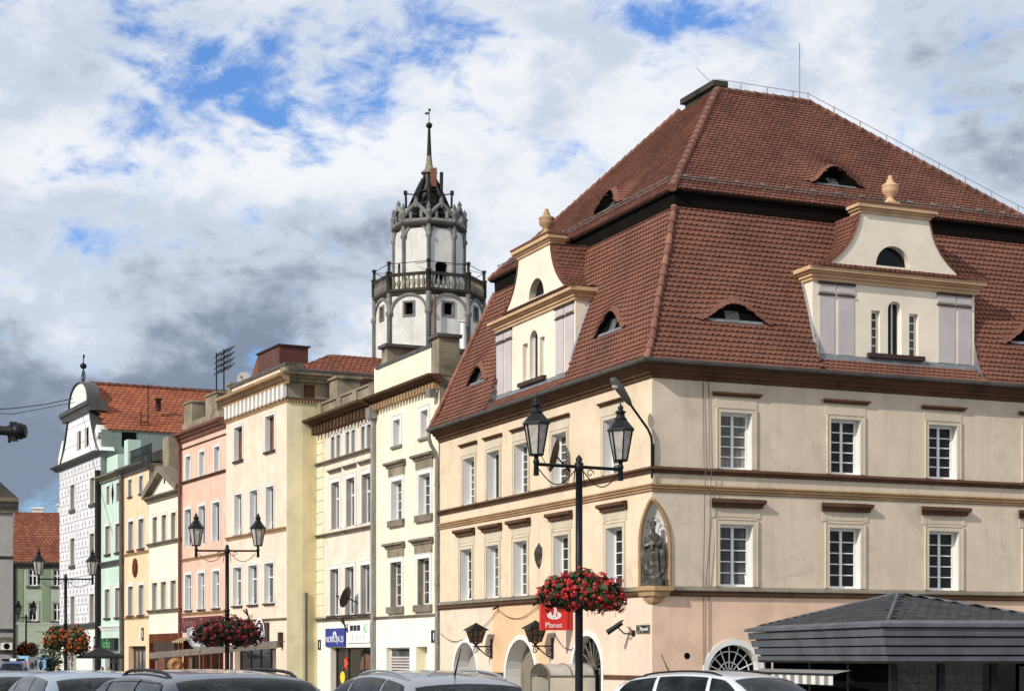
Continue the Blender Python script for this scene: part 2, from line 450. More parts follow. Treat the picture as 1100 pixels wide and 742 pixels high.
def wall(F, name, a0, a1, z0, z1, mats, zone=None, parent=None, reveal_mat=1, skip=None):
    """a wall with real openings: F.open holds dicts a0,a1,z0,z1,rev,arch(rise)"""
    As = sorted({a0, a1} | {x for o in F.open for x in (o['a0'], o['a1']) if a0 < x < a1} | set(z_[0] for z_ in (zone or []) if a0 < z_[0] < a1))
    Zs = sorted({z0, z1} | {x for o in F.open for x in (o['z0'], o['z1']) if z0 < x < z1} | set(z_[1] for z_ in (zone or []) if z0 < z_[1] < z1))
    mb = F.mb()

    def matof(a, z):
        for za, zz, mi in (zone or []):          # first zone whose limits contain the cell: along < za and height < zz
            if a < za and z < zz: return mi
        return 0
    for i in range(len(As) - 1):
        for j in range(len(Zs) - 1):
            ca, cz = (As[i] + As[i + 1]) / 2, (Zs[j] + Zs[j + 1]) / 2
            if any(o['a0'] < ca < o['a1'] and o['z0'] < cz < o['z1'] for o in F.open): continue
            mb.poly((As[i], Zs[j], 0), (As[i + 1], Zs[j], 0), (As[i + 1], Zs[j + 1], 0), (As[i], Zs[j + 1], 0), mi=matof(ca, cz))
    for o in F.open:
        p, q, r, s_ = o['a0'], o['a1'], o['z0'], o['z1']; d = -o.get('rev', 0.2); rm = o.get('rm', reveal_mat)
        if o.get('none'): continue
        if o.get('arch'):
            ar = arc_pts(p, q, r, s_, o['arch']); zs = s_ - o['arch']; k = len(ar) // 2
            mm = matof((p + q) / 2, (r + s_) / 2)
            mb.add([(a, z, 0) for a, z in ar[:k + 1]] + [(p, s_, 0)], [tuple(range(k + 2))], mi=mm)
            mb.add([(a, z, 0) for a, z in ar[k:]] + [(q, s_, 0)], [tuple(range(len(ar) - k + 1))], mi=mm)
            out = [(p, r)] + ar + [(q, r)]
        else:
            out = [(p, r), (p, s_), (q, s_), (q, r)]
        for (a, z), (a2, z2) in zip(out, out[1:]):
            mb.poly((a, z, 0), (a2, z2, 0), (a2, z2, d), (a, z, d), mi=rm)
        mb.poly((p, r, 0), (q, r, 0), (q, r, d), (p, r, d), mi=o.get('sm', rm))
    return mb.build(name, mats, parent or F.b.root)


def window(F, a0, a1, z0, z1, rev=0.25, rows=4, mull=True, fw=0.07, paint='white_paint', glass=None, arch=None, sur=0.0, sur_m='surround',
           hood=None, sill=None, parent=None, top_h=None, rm=None, tilt=False, name='window', oname=True, sm=None):
    """cut the opening, then frame + pane (and surround, hood, sill as sub-parts)"""
    o = dict(a0=a0, a1=a1, z0=z0, z1=z1, rev=rev + 0.08)
    if arch: o['arch'] = arch
    if rm is not None: o['rm'] = rm
    if sm is not None: o['sm'] = sm
    if oname: F.open.append(o)
    par = parent or F.b.root
    d1, d0 = -rev, -rev - 0.07
    m = F.mb()
    e = 0.003
    m.box(a0 + e, a0 + fw, z0 + e, z1 - e, d0, d1); m.box(a1 - fw, a1 - e, z0 + e, z1 - e, d0, d1)
    m.box(a0 + fw, a1 - fw, z0 + e, z0 + fw, d0, d1); m.box(a0 + fw, a1 - fw, z1 - fw, z1 - e, d0, d1)
    c = (a0 + a1) / 2; W_ = a1 - a0; H_ = z1 - z0
    if mull: m.box(c - fw * 0.55, c + fw * 0.55, z0 + fw, z1 - fw, d0 + 0.005, d1 + 0.012)
    if top_h:
        zt = z0 + H_ * top_h; m.box(a0 + fw, a1 - fw, zt - fw * 0.6, zt + fw * 0.6, d0 + 0.008, d1 + 0.016)
    bw = fw * 0.21
    for k in range(1, rows):
        z = z0 + fw + (H_ - 2 * fw) * k / rows
        for p, q in (((a0 + fw, c - fw * 0.7), (c + fw * 0.7, a1 - fw)) if mull else ((a0 + fw, a1 - fw),)):
            m.box(p, q, z - bw, z + bw, d0 + 0.012, d1 - 0.006)
    w_ = m.build(name, paint, par)
    g = F.mb()
    g.poly((a0 + e, z0 + e, d0 + 0.03), (a1 - e, z0 + e, d0 + 0.03), (a1 - e, z1 - e, d0 + 0.03), (a0 + e, z1 - e, d0 + 0.03))
    g.build('pane', glass or random.choice(GL), w_)
    if tilt:          # the inner sash of an open casement, leaning into the room
        t = F.mb(); h = H_ * 0.94
        for p, q in ((c + 0.02, c + 0.07), (a1 - fw - 0.05, a1 - fw)):
            t.add([(p, z0 + fw, d1), (q, z0 + fw, d1), (q, z0 + h, d1 - 0.22), (p, z0 + h, d1 - 0.22)], [(0, 1, 2, 3)])
        t.build('sash', paint, w_)
    if sur > 0:
        s_ = F.mb(); D = 0.045
        s_.box(a0 - sur, a0 - 0.002, z0 - (0 if sill is None else 0.0), z1, 0.0, D); s_.box(a1 + 0.002, a1 + sur, z0, z1, 0.0, D)
        s_.box(a0 - sur, a1 + sur, z1 + 0.002, z1 + sur, 0.0, D)
        s_.box(a0 - sur - 0.03, a0 - sur, z0, z1 + sur + 0.03, 0.0, D + 0.02); s_.box(a1 + sur, a1 + sur + 0.03, z0, z1 + sur + 0.03, 0.0, D + 0.02)
        s_.box(a0 - sur, a1 + sur, z1 + sur, z1 + sur + 0.03, 0.0, D + 0.02)
        s_.build('surround', sur_m, w_)
    if hood:
        h = F.mb(); ov, zb, hh, dd, hm = hood          # overhang each side, gap above opening, height, projection, material
        z = z1 + zb
        prof = [(0.0, z), (dd * 0.45, z), (dd * 0.5, z + hh * 0.35), (dd * 0.85, z + hh * 0.55), (dd, z + hh * 0.6), (dd, z + hh), (0.0, z + hh * 1.15)]
        n = len(prof)
        vs = [(a0 - ov * (0.7 + 0.3 * d / dd), zz, d) for d, zz in prof] + [(a1 + ov * (0.7 + 0.3 * d / dd), zz, d) for d, zz in prof]
        h.add(vs, [tuple(range(n)), tuple(range(n, 2 * n))] + [(i, (i + 1) % n, n + (i + 1) % n, n + i) for i in range(n)])
        h.build('hood', hm, w_)
    if sill:
        ov, hh, dd, smm = sill
        s2 = F.mb(); s2.box(a0 - ov, a1 + ov, z0 - hh, z0 - 0.004, -rev + 0.01, dd)
        s2.build('sill', smm, w_)
    return w_


def avg_row(F, rects):
    rs = [F.rect(*r) for r in rects]
    z0 = sum(r[2] for r in rs) / len(rs); z1 = sum(r[3] for r in rs) / len(rs); wd = sum(r[1] - r[0] for r in rs) / len(rs)
    return [((r[0] + r[1]) / 2 - wd / 2, (r[0] + r[1]) / 2 + wd / 2, z0, z1) for r in rs]


def sweep(path, prof, mb, closed_prof=True, smooth=False):
    """path: list of functions d -> (x, y); prof: list of (d, z)"""
    rings = [[(f(d)[0], f(d)[1], z) for d, z in prof] for f in path]
    n = len(prof)
    v = [p for r in rings for p in r]
    kk = n if closed_prof else n - 1
    f = [(i * n + k, i * n + (k + 1) % n, (i + 1) * n + (k + 1) % n, (i + 1) * n + k) for i in range(len(rings) - 1) for k in range(kk)]
    mb.add(v, f, smooth=smooth, raw=True)
    if closed_prof:
        mb.add(rings[0], [tuple(range(n))], raw=True); mb.add(rings[-1], [tuple(range(n))], raw=True)
    return mb


TILE_ROW = [None]


def tiles(mb, pos, urange, S_, tw, th, lift, skip=None, margin=0.02, s_start=0.0, jag=0.40):
    """courses of beaver-tail tiles laid over a roof surface; pos(u, s, h) gives the point h above the surface"""
    i = 0; s = s_start
    xs = (-1.0, -0.62, 0.0, 0.62, 1.0); es = (1.0, 0.35, 0.0, 0.35, 1.0)
    while s < S_ - th * 0.25:
        u0, u1 = urange(s + th * 0.5); TILE_ROW[0] = s + th * 0.4
        k0 = int(math.floor(u0 / tw)) - 1; k1 = int(math.ceil(u1 / tw)) + 1
        for k in range(k0, k1 + 1):
            u = (k + 0.5 * (i % 2)) * tw
            if u < u0 - tw * margin or u > u1 + tw * margin: continue
            if skip and skip(u, s + th * 0.4): continue
            hw = tw * 0.48
            top = min(s + th * 1.18, S_)
            jl = random.uniform(-0.04, 0.04) * th; lf = lift * random.uniform(0.9, 1.12)
            v = [pos(u - hw, top, 0.004), pos(u + hw, top, 0.004)]
            lo = [(u + hw * x, s + jl + jag * th * e) for x, e in zip(reversed(xs), reversed(es))]
            v += [pos(a, b, lf) for a, b in lo] + [pos(a, b, 0.0) for a, b in lo]
            mb.add(v, [(0, 1, 2, 3, 4, 5, 6)] + [(2 + q, 3 + q, 8 + q, 7 + q) for q in range(4)] + [(1, 2, 7), (0, 6, 11)], tint=random.random())
        s += th; i += 1
    TILE_ROW[0] = None


def ridge_chain(mb, p0, p1, r=0.12, L=0.36):
    p0, p1 = Vector(p0), Vector(p1); n = max(2, int((p1 - p0).length / L)); d = (p1 - p0) / n
    for i in range(n):
        a = p0 + d * i; b = a + d * 1.06
        k0 = len(mb.f)
        mb.tube([a, a + d * 0.12, a + d * 0.14, b], [r * 1.16, r * 1.16, r * 1.06, r * 0.86], 8)
        tt = random.random()
        for q in range(k0, len(mb.f)): mb.t[q] = tt
# ------------------------------------------------------------------ the square
def ground_z(x, y):
    t = min(1.0, max(0.0, (y - 26.0) / 7.0)); t = t * t * (3 - 2 * t)
    return GZ * t


def stones(name, col, sc, var):
    m = bpy.data.materials.new(name); m.use_nodes = True; t = NT(m.node_tree)
    co = t.n('ShaderNodeTexCoord').outputs['Object']
    br = t.n('ShaderNodeTexBrick', ins={'Vector': co, 'Scale': sc, 'Color1': tuple(c * (1 - var) for c in col) + (1,), 'Color2': tuple(c * (1 + var) for c in col) + (1,),
                                        'Mortar': tuple(c * 0.45 for c in col) + (1,), 'Mortar Size': 0.02, 'Brick Width': 0.5, 'Row Height': 0.25})
    nz = t.noise(co, 0.35, 7.0, 0.65)
    out = t.mix(t.ramp(nz, 0.4, 0.75, 0.0, 0.5), br.outputs[0], tuple(c * 0.55 for c in col))
    bn = t.n('ShaderNodeBump', ins={'Strength': 0.5, 'Distance': 0.01, 'Height': br.outputs[1]}); bn.invert = True
    p = t.n('ShaderNodeBsdfPrincipled', ins={'Base Color': out, 'Roughness': 0.85, 'Normal': bn.outputs[0]})
    t.n('ShaderNodeOutputMaterial', ins={0: p.outputs[0]})
    M[name] = m


stones('setts', (0.20, 0.19, 0.18), 5.0, 0.25); stones('slabs', (0.30, 0.285, 0.26), 1.6, 0.12)
M['asphalt'] = mat('asphalt', (0.055, 0.055, 0.057), 0.9, 0.2, 0.4, 0.004, 60)
g = MB()
xs = [-1500, -300, -80, -40, -20, -10, 0, 10, 20, 40, 80, 300, 1500]
ys = [-400, -60, -20, 0, 10, 19] + [25 + 0.5 * k for k in range(21)] + [36, 45, 60, 90, 130, 200, 400, 3000]
vs = [(x, y, ground_z(x, y) - (0.0 if y < 400 else 0.0)) for y in ys for x in xs]
n = len(xs)
g.add(vs, [(j * n + i, j * n + i + 1, (j + 1) * n + i + 1, (j + 1) * n + i) for j in range(len(ys) - 1) for i in range(n - 1)], smooth=True)
g.build('ground', 'setts', kind='structure')


# pavement with its kerb along the row and round the corner house
def pave(p0, th, y0, y1, wd, right=0.0):
    c_, s_ = math.cos(th), math.sin(th); b = MB()
    b.box(-wd, -.01, y0, y1, GZ - .02, GZ + .11)
    if right: b.box(-wd, right, y0 - wd, y0 - .002, GZ - .02, GZ + .112)
    o = b.build('pavement', 'slabs', kind='structure'); o.location = (p0[0], p0[1], 0); o.rotation_euler = (0, 0, th)


pave(((700.5 - 550) / FPX * 58.0, 58.0), TH, 0, 18.9, 3.2, 18.6); pave((-3.051, 75.856), math.atan(.454), .6, 15.6, 3.2); pave((-11.231, 89.94), math.atan(.506), -.5, 55.0, 3.2)


# ------------------------------------------------------------------ the corner house
CX, CD = (700.5 - 550) / FPX * 58.0, 58.0
LY, WX = 19.35, 18.6
H = Bld('corner_house', (CX, CD), TH, 'big cream corner house with a steep red tiled mansard roof and two curved white dormers', 'house')
FL, FR = Face(H, 'L'), Face(H, 'R')
LPATH = [lambda d: (-d, LY), lambda d: (-d, -d), lambda d: (WX, -d)]

lo = avg_row(FL, [(495, 507.5, 591.5, 645.7), (523.4, 536, 587.5, 643), (552.8, 566.6, 582.6, 640), (596, 611, 572, 636), (651.4, 670, 566, 630)])
up = avg_row(FL, [(498, 510.5, 493, 541), (524, 537, 488, 535), (553, 568, 474, 528.5), (593.7, 609, 467.5, 519), (649.5, 666, 450, 507)])
gl_lo = ['glass', 'glass_half', 'glass_half', 'glass', 'glass']; gl_up = ['glass_half', 'glass', 'glass_half', 'glass_half', 'glass_half']
for i, (a0, a1, z0, z1) in enumerate(lo):
    window(FL, a0, a1, 4.67, 6.70, 0.30, 5, False, 0.07, glass=gl_lo[i], sur=0.15, hood=(0.42, 0.55, 0.26, 0.24, 'trim_brown'), tilt=i in (0, 3, 4))
for i, (a0, a1, z0, z1) in enumerate(up):
    window(FL, a0, a1, 8.52, 10.36, 0.30, 6 if i != 1 else 1, False, 0.07, glass=gl_up[i], sur=0.13, hood=(0.32, 0.48, 0.13, 0.14, 'trim_brown'))
rl_ = avg_row(FR, [(773.4, 808, 563.3, 630), (891, 924, 565.4, 632), (997, 1030, 569, 633)])
ru = avg_row(FR, [(774, 807, 446, 503.5), (892, 924, 452.6, 508.4), (997, 1028, 454.4, 513)])
rl_.append(tuple(x + (4.12 if k < 2 else 0) for k, x in enumerate(rl_[2]))); ru.append(tuple(x + (4.12 if k < 2 else 0) for k, x in enumerate(ru[2])))
for i, (a0, a1, z0, z1) in enumerate(rl_):
    window(FR, a0, a1, 4.67, 6.70, 0.26, 5, True, 0.085, glass=['glass_half', 'glass', 'glass', 'glass'][i], sur=0.15, hood=(0.42, 0.55, 0.26, 0.22, 'trim_brown'), tilt=i == 0)
for i, (a0, a1, z0, z1) in enumerate(ru):
    window(FR, a0, a1, 8.52, 10.36, 0.26, 5, True, 0.085, glass=['glass_curtain', 'glass', 'glass', 'glass'][i], sur=0.13, hood=(0.36, 0.52, 0.13, 0.14, 'trim_brown'))
# frieze panels under the heavy hoods
for F_, rws in ((FL, lo), (FR, rl_)):
    for a0, a1, _, _ in rws:
        p = F_.mb(); p.box(a0 - 0.28, a0 - 0.10, 6.92, 7.24, 0, 0.03); p.box(a1 + 0.10, a1 + 0.28, 6.92, 7.24, 0, 0.03); p.box(a0 - 0.09, a1 + 0.09, 6.95, 7.22, 0, 0.02)
        p.build('hood_panel', 'surround', H.root)
for F_, rws in ((FL, up), (FR, ru)):
    for a0, a1, _, _ in rws:
        p = F_.mb(); p.box(a0 - 0.20, a1 + 0.20, 10.53, 10.83, 0, 0.022); p.build('hood_panel', 'surround', H.root)
# ground floor arches
A1, A2, A3 = FL.rect(488, 513, 693.5, 742), FL.rect(544, 576, 691.5, 742), FL.rect(616, 647, 688, 742)
for k, (A, zt) in enumerate(((A1, 2.95), (A2, 3.02), (A3, 3.1))):
    a0, a1 = A[0], A[1]
    FL.open.append(dict(a0=a0, a1=a1, z0=0.02 if k < 2 else 0.75, z1=zt, rev=0.75 if k < 2 else 0.4, arch=(a1 - a0) / 2, rm=1))
    s_ = FL.mb(); r = (a1 - a0) / 2; c = (a0 + a1) / 2
    outer = [(a0 - 0.17, 0.02)] + [(c + (x - c) * (r + 0.17) / r, zt - r + (z - zt + r) * (r + 0.17) / r) for x, z in arc_pts(a0, a1, 0, zt)] + [(a1 + 0.17, 0.02)]
    inner = [(a0, 0.02)] + arc_pts(a0, a1, 0, zt) + [(a1, 0.02)]
    for (o1, o2, i1, i2) in zip(outer, outer[1:], inner, inner[1:]):
        s_.poly((*o1, 0.05), (*o2, 0.05), (*i2, 0.05), (*i1, 0.05)); s_.poly((*o1, 0.0), (*o2, 0.0), (*o2, 0.05), (*o1, 0.05)); s_.poly((*i1, -0.01), (*i2, -0.01), (*i2, 0.05), (*i1, 0.05))
    arch_o = s_.build('arch_surround', 'white_reveal', H.root)
    d = FL.mb(); dd = -0.6 if k < 2 else -0.32
    d.add([(x, z, dd) for x, z in [(a0, 0.02)] + arc_pts(a0, a1, 0, zt) + [(a1, 0.02)]], [tuple(range(17))])
    if k < 2:
        d2 = d.build('passage_wall' if k == 1 else 'door', 'grey_reveal' if k == 0 else 'sill_grey', H.root)
    else:
        win = d.build('arched_window', 'glass', H.root)
        b = FL.mb()                               # wrought iron scrolls over the arched window
        for q in range(9):
            t_ = math.pi * (q + 0.5) / 9; ca, sa = math.cos(t_), math.sin(t_)
            b.tube([(c + 0.15 * ca, zt - r + 0.15 * sa, -0.24), (c + r * 0.55 * math.cos(t_ + 0.16), zt - r + r * 0.55 * math.sin(t_ + 0.16), -0.2), (c + r * 0.98 * ca, zt - r + r * 0.98 * sa, -0.24)], 0.02, 5)
        for q in range(14):
            xx = a0 + 0.1 + random.random() * (a1 - a0 - 0.2); zz = 0.9 + random.random() * (zt - 1.2)
            b.tube([(xx + 0.13 * math.cos(t_) * (1 - t_ / 9), zz + 0.16 * math.sin(t_) * (1 - t_ / 9), -0.22) for t_ in [j * 0.6 for j in range(11)]], 0.017, 5)
        for q in range(5):
            xx = a0 + (a1 - a0) * (q + 0.5) / 5; b.tube([(xx, 0.76, -0.23), (xx, zt - r, -0.23)], 0.02, 5)
        b.build('iron_grille', 'sill_grey', win)
# fan window on the right face (one in view, its twin behind the kiosk)
for uc in (788, 1010):
    c = FR.px(uc, 715)[0]; r = 0.98; zt = 2.4 + (704 - 692) * 58.9 / FPX; a0, a1 = c - r, c + r
    FR.open.append(dict(a0=a0, a1=a1, z0=0.9, z1=zt, rev=0.4, arch=r))
    s_ = FR.mb()
    outer = [(a0 - 0.19, 0.9)] + [(c + (x - c) * (r + 0.19) / r, zt - r + (z - zt + r) * (r + 0.19) / r) for x, z in arc_pts(a0, a1, 0, zt)] + [(a1 + 0.19, 0.9)]
    inner = [(a0, 0.9)] + arc_pts(a0, a1, 0, zt) + [(a1, 0.9)]
    for (o1, o2, i1, i2) in zip(outer, outer[1:], inner, inner[1:]):
        s_.poly((*o1, 0.05), (*o2, 0.05), (*i2, 0.05), (*i1, 0.05)); s_.poly((*o1, 0.0), (*o2, 0.0), (*o2, 0.05), (*o1, 0.05))
    s_.build('arch_surround', 'white_reveal', H.root)
    d = FR.mb(); d.add([(x, z, -0.34) for x, z in [(a0, 0.9)] + arc_pts(a0, a1, 0, zt) + [(a1, 0.9)]], [tuple(range(17))])
    win = d.build('fan_window', 'dark', H.root)
    b = FR.mb(); cz = zt - r
    for q in range(9):
        t_ = math.pi * q / 8; b.tube([(c + 0.1 * math.cos(t_), cz + 0.1 * math.sin(t_), -0.3), (c + 0.96 * r * math.cos(t_), cz + 0.96 * r * math.sin(t_), -0.3)], 0.022, 5)
    for rr in (0.42, 0.78):
        b.tube([(c + rr * r * math.cos(math.pi * q / 16), cz + rr * r * math.sin(math.pi * q / 16), -0.29) for q in range(17)], 0.02, 5)
    b.box(a0, a1, cz - 0.05, cz, -0.33, -0.27)
    b.build('glazing_bar', 'white_paint', win)

# the corner niche
QK = 0.74      # the right jamb stands closer to the corner than the left one
Q = 0.82; NZB, NZS, NZT = 4.62, 5.95, 7.42
FL.open.append(dict(a0=0.0, a1=Q, z0=NZB, z1=NZT, none=True)); FR.open.append(dict(a0=0.0, a1=Q * QK, z0=NZB, z1=NZT, none=True))


def niche_w(z):
    if z <= NZS: return Q
    Hh = NZT - NZS; RR = (Q * Q + Hh * Hh) / (2 * Q); return max(0.0, math.sqrt(max(0.0, RR * RR - (z - NZS) ** 2)) - (RR - Q))


zz = [NZB + (NZS - NZB) * k / 4 for k in range(5)] + [NZS + (NZT - NZS) * (1 - (1 - k / 14) ** 1.6) for k in range(1, 15)]
nb = MB(); spL = []; rings = []
for z in zz:
    q = max(0.004, niche_w(z)); c = q / 2; rr = q / math.sqrt(2) * 1.02
    rings.append([((c + (-math.cos(a) + .60 * math.sin(a)) * rr / math.sqrt(2)) * QK, c + (math.cos(a) + .60 * math.sin(a)) * rr / math.sqrt(2), z) for a in [R(180 * k / 12) for k in range(13)]])
nb.loft(rings)
nb.build('niche', 'white_reveal', H.root)
fr = MB()
fr.tube([(-0.01, niche_w(z) + 0.02, z) for z in zz[:-1]] + [(-0.03, -0.03, NZT + 0.02)] + [(niche_w(z) * QK + 0.02, -0.01, z) for z in reversed(zz[:-1])], 0.07, 8)
fr.build('niche_frame', 'trim_tan', H.root)
sp = MB(); sp2 = MB()
for z1_, z2_ in zip(zz[4:], zz[5:]):
    sp.poly((0, niche_w(z1_), z1_), (0, Q, z1_), (0, Q, z2_), (0, niche_w(z2_), z2_), mi=0); sp2.poly((niche_w(z1_) * QK, 0, z1_), (Q * QK, 0, z1_), (Q * QK, 0, z2_), (niche_w(z2_) * QK, 0, z2_))
sp.poly((0, Q, NZB + .001), (0, 0, NZB + .001), (Q * QK, 0, NZB + .001), (Q * QK, Q, NZB + .001), mi=0)
sp.build('niche_wall', 'plaster_left', H.root); sp2.build('niche_wall', 'plaster_right', H.root)
cs = MB(); rg = []
for z, d, q in ((4.64, .30, .62), (4.50, .32, .62), (4.46, .24, .55), (4.33, .22, .5), (4.28, .13, .4), (4.14, .09, .3), (4.05, .015, .1)):
    rg.append([(-d, q, z), (-d, -d * .2, z), (-d * .2, -d, z), (q, -d, z), (q, q, z)])
cs.loft(rg, closed=True, smooth=False); cs.poly(*rg[0])
cs.build('niche_console', 'trim_tan', H.root)

y589, y529 = FL.px(589, 690)[0], FL.px(529, 690)[0]
wall(FL, 'front_wall', 0, LY, 0, 11.5, ['plaster_left', 'white_reveal', 'plaster_base_pink', 'plaster_orange', 'plaster_base_pale'],
     zone=[(y589, 4.4, 2), (y529, 4.4, 3), (LY + 1, 4.4, 4)])
wall(FR, 'side_wall', 0, WX, 0, 11.5, ['plaster_right', 'white_reveal', 'plaster_base'], zone=[(WX + 1, 4.4, 2)])
bk = MB()
bk.poly((WX, 0, 0), (WX, LY, 0), (WX, LY, 11.8), (WX, 0, 11.8)); bk.poly((0, LY, 0), (WX, LY, 0), (WX, LY, 11.8), (0, LY, 11.8))
bk.build('rear_wall', 'plaster_right', H.root)


def band(name, prof, m):
    b = MB(); sweep(LPATH, prof, b); return b.build(name, m, H.root)


band('eave_cornice', [(0, 11.33), (.07, 11.35), (.09, 11.44), (.17, 11.47), (.20, 11.56), (.31, 11.60), (.34, 11.68), (.44, 11.71), (.46, 11.79), (0, 11.79)], 'trim_brown')
band('string_course', [(0, 8.505), (.15, 8.47), (.17, 8.40), (.10, 8.36), (.07, 8.29), (0, 8.28)], 'trim_brown')
band('string_course', [(0, 7.95), (.13, 7.93), (.13, 7.88), (.08, 7.86), (.10, 7.80), (.05, 7.77), (.055, 7.71), (0, 7.67)], 'trim_tan')
band('sill_course', [(0, 4.655), (.15, 4.58), (.18, 4.51), (0, 4.505)], 'sill_grey')
band('string_course', [(0, 4.50), (.13, 4.50), (.12, 4.37), (.05, 4.33), (0, 4.33)], 'trim_brown')
for F_, cuts, end in ((FL, [(A[0] - .17, A[1] + .17) for A in (A3, A2, A1)], LY), (FR, [(o['a0'] - .19, o['a1'] + .19) for o in FR.open if o['z0'] == 0.9], WX)):
    e_ = 0.0
    for c0_, c1_ in cuts + [(end, end)]:
        dr_ = F_.mb(); dr_.prism([(e_, 1.62), (c0_, 1.62), (c0_, 1.76), (e_, 1.76)], 0, .05); dr_.build('dado_rail', 'trim_brown', H.root); e_ = c1_
gt = MB()
sweep(LPATH, [(.47, 11.88), (.46, 11.80), (.50, 11.755), (.56, 11.75), (.61, 11.79), (.62, 11.88), (.60, 11.88), (.59, 11.80), (.55, 11.77), (.50, 11.80)], gt)
gt.build('gutter', 'gutter', H.root)
# --- mansard roof
PROF = [(-.40, 11.82), (0.0, 12.55), (.50, 14.02), (1.27, 15.95), (1.68, 17.2), (1.74, 17.40)]
SL = [0.0]
for a, b in zip(PROF, PROF[1:]): SL.append(SL[-1] + math.hypot(b[0] - a[0], b[1] - a[1]))


def prof(s):
    for i in range(len(PROF) - 1):
        if s <= SL[i + 1] or i == len(PROF) - 2:
            t_ = (s - SL[i]) / (SL[i + 1] - SL[i]); a, b = PROF[i], PROF[i + 1]; L = SL[i + 1] - SL[i]
            return a[0] + (b[0] - a[0]) * t_, a[1] + (b[1] - a[1]) * t_, -(b[1] - a[1]) / L, (b[0] - a[0]) / L
def prof_z(z):
    for (a, b) in zip(PROF, PROF[1:]):
        if z <= b[1]: return a[0] + (b[0] - a[0]) * (z - a[1]) / (b[1] - a[1])
    return PROF[-1][0]
def s_of_z(z):
    for i, (a, b) in enumerate(zip(PROF, PROF[1:])):
        if z <= b[1]: return SL[i] + (SL[i + 1] - SL[i]) * (z - a[1]) / (b[1] - a[1])
    return SL[-1]


def roofhit(u, v, side):
    """the point of the lower roof seen at (u, v): along-eave coordinate and slope length"""
    d = H.rl(u, v); ax = 0 if side == 'L' else 1
    t = (0 - H.O[ax]) / d[ax]
    for _ in range(40):
        z = H.O.z + t * d.z; t = t + (prof_z(z) - (H.O[ax] + t * d[ax])) / d[ax] * 0.8
    q = H.O + d * t
    return (q.y if side == 'L' else q.x), s_of_z(q.z)


UP = [(1.58, 17.98), (5.44, 22.80)]; UL = math.hypot(UP[1][0] - UP[0][0], UP[1][1] - UP[0][1]); UD = ((UP[1][0] - UP[0][0]) / UL, (UP[1][1] - UP[0][1]) / UL)


def uphit(u, v, side):
    d = H.rl(u, v); ax = 0 if side == 'L' else 1
    # plane: (x - x0)*UD1 - (z - z0)*UD0 = 0
    t = ((UP[0][0] - H.O[ax]) * UD[1] - (UP[0][1] - H.O.z) * UD[0]) / (d[ax] * UD[1] - d.z * UD[0])
    q = H.O + d * t
    return (q.y if side == 'L' else q.x), (q.z - UP[0][1]) / UD[1]


def eyebrow_fn(brows):
    def hgt(c, hw, hh, u): 
        x = (u - c) / hw
        return hh * (0.5 + 0.5 * math.cos(math.pi * min(1, abs(x)))) ** 0.62 if abs(x) < 1 else 0.0

    def off(u, s):
        o = 0.0
        for c, sb, hw, hh, run, kk in brows:
            h = hgt(c, hw * 1.35, hh, u)
            if (s if TILE_ROW[0] is None else TILE_ROW[0]) >= sb and h > 0: o = max(o, h * kk * max(0.0, 1 - (s - sb - h * 0.6) / run) ** 1.3 if s - sb - h * 0.6 < run else 0.0)
        return o

    def hole(u, s):
        return any(abs(u - c) < hw and sb <= s < sb + hgt(c, hw, hh, u) for c, sb, hw, hh, run, kk in brows)
    return hgt, off, hole


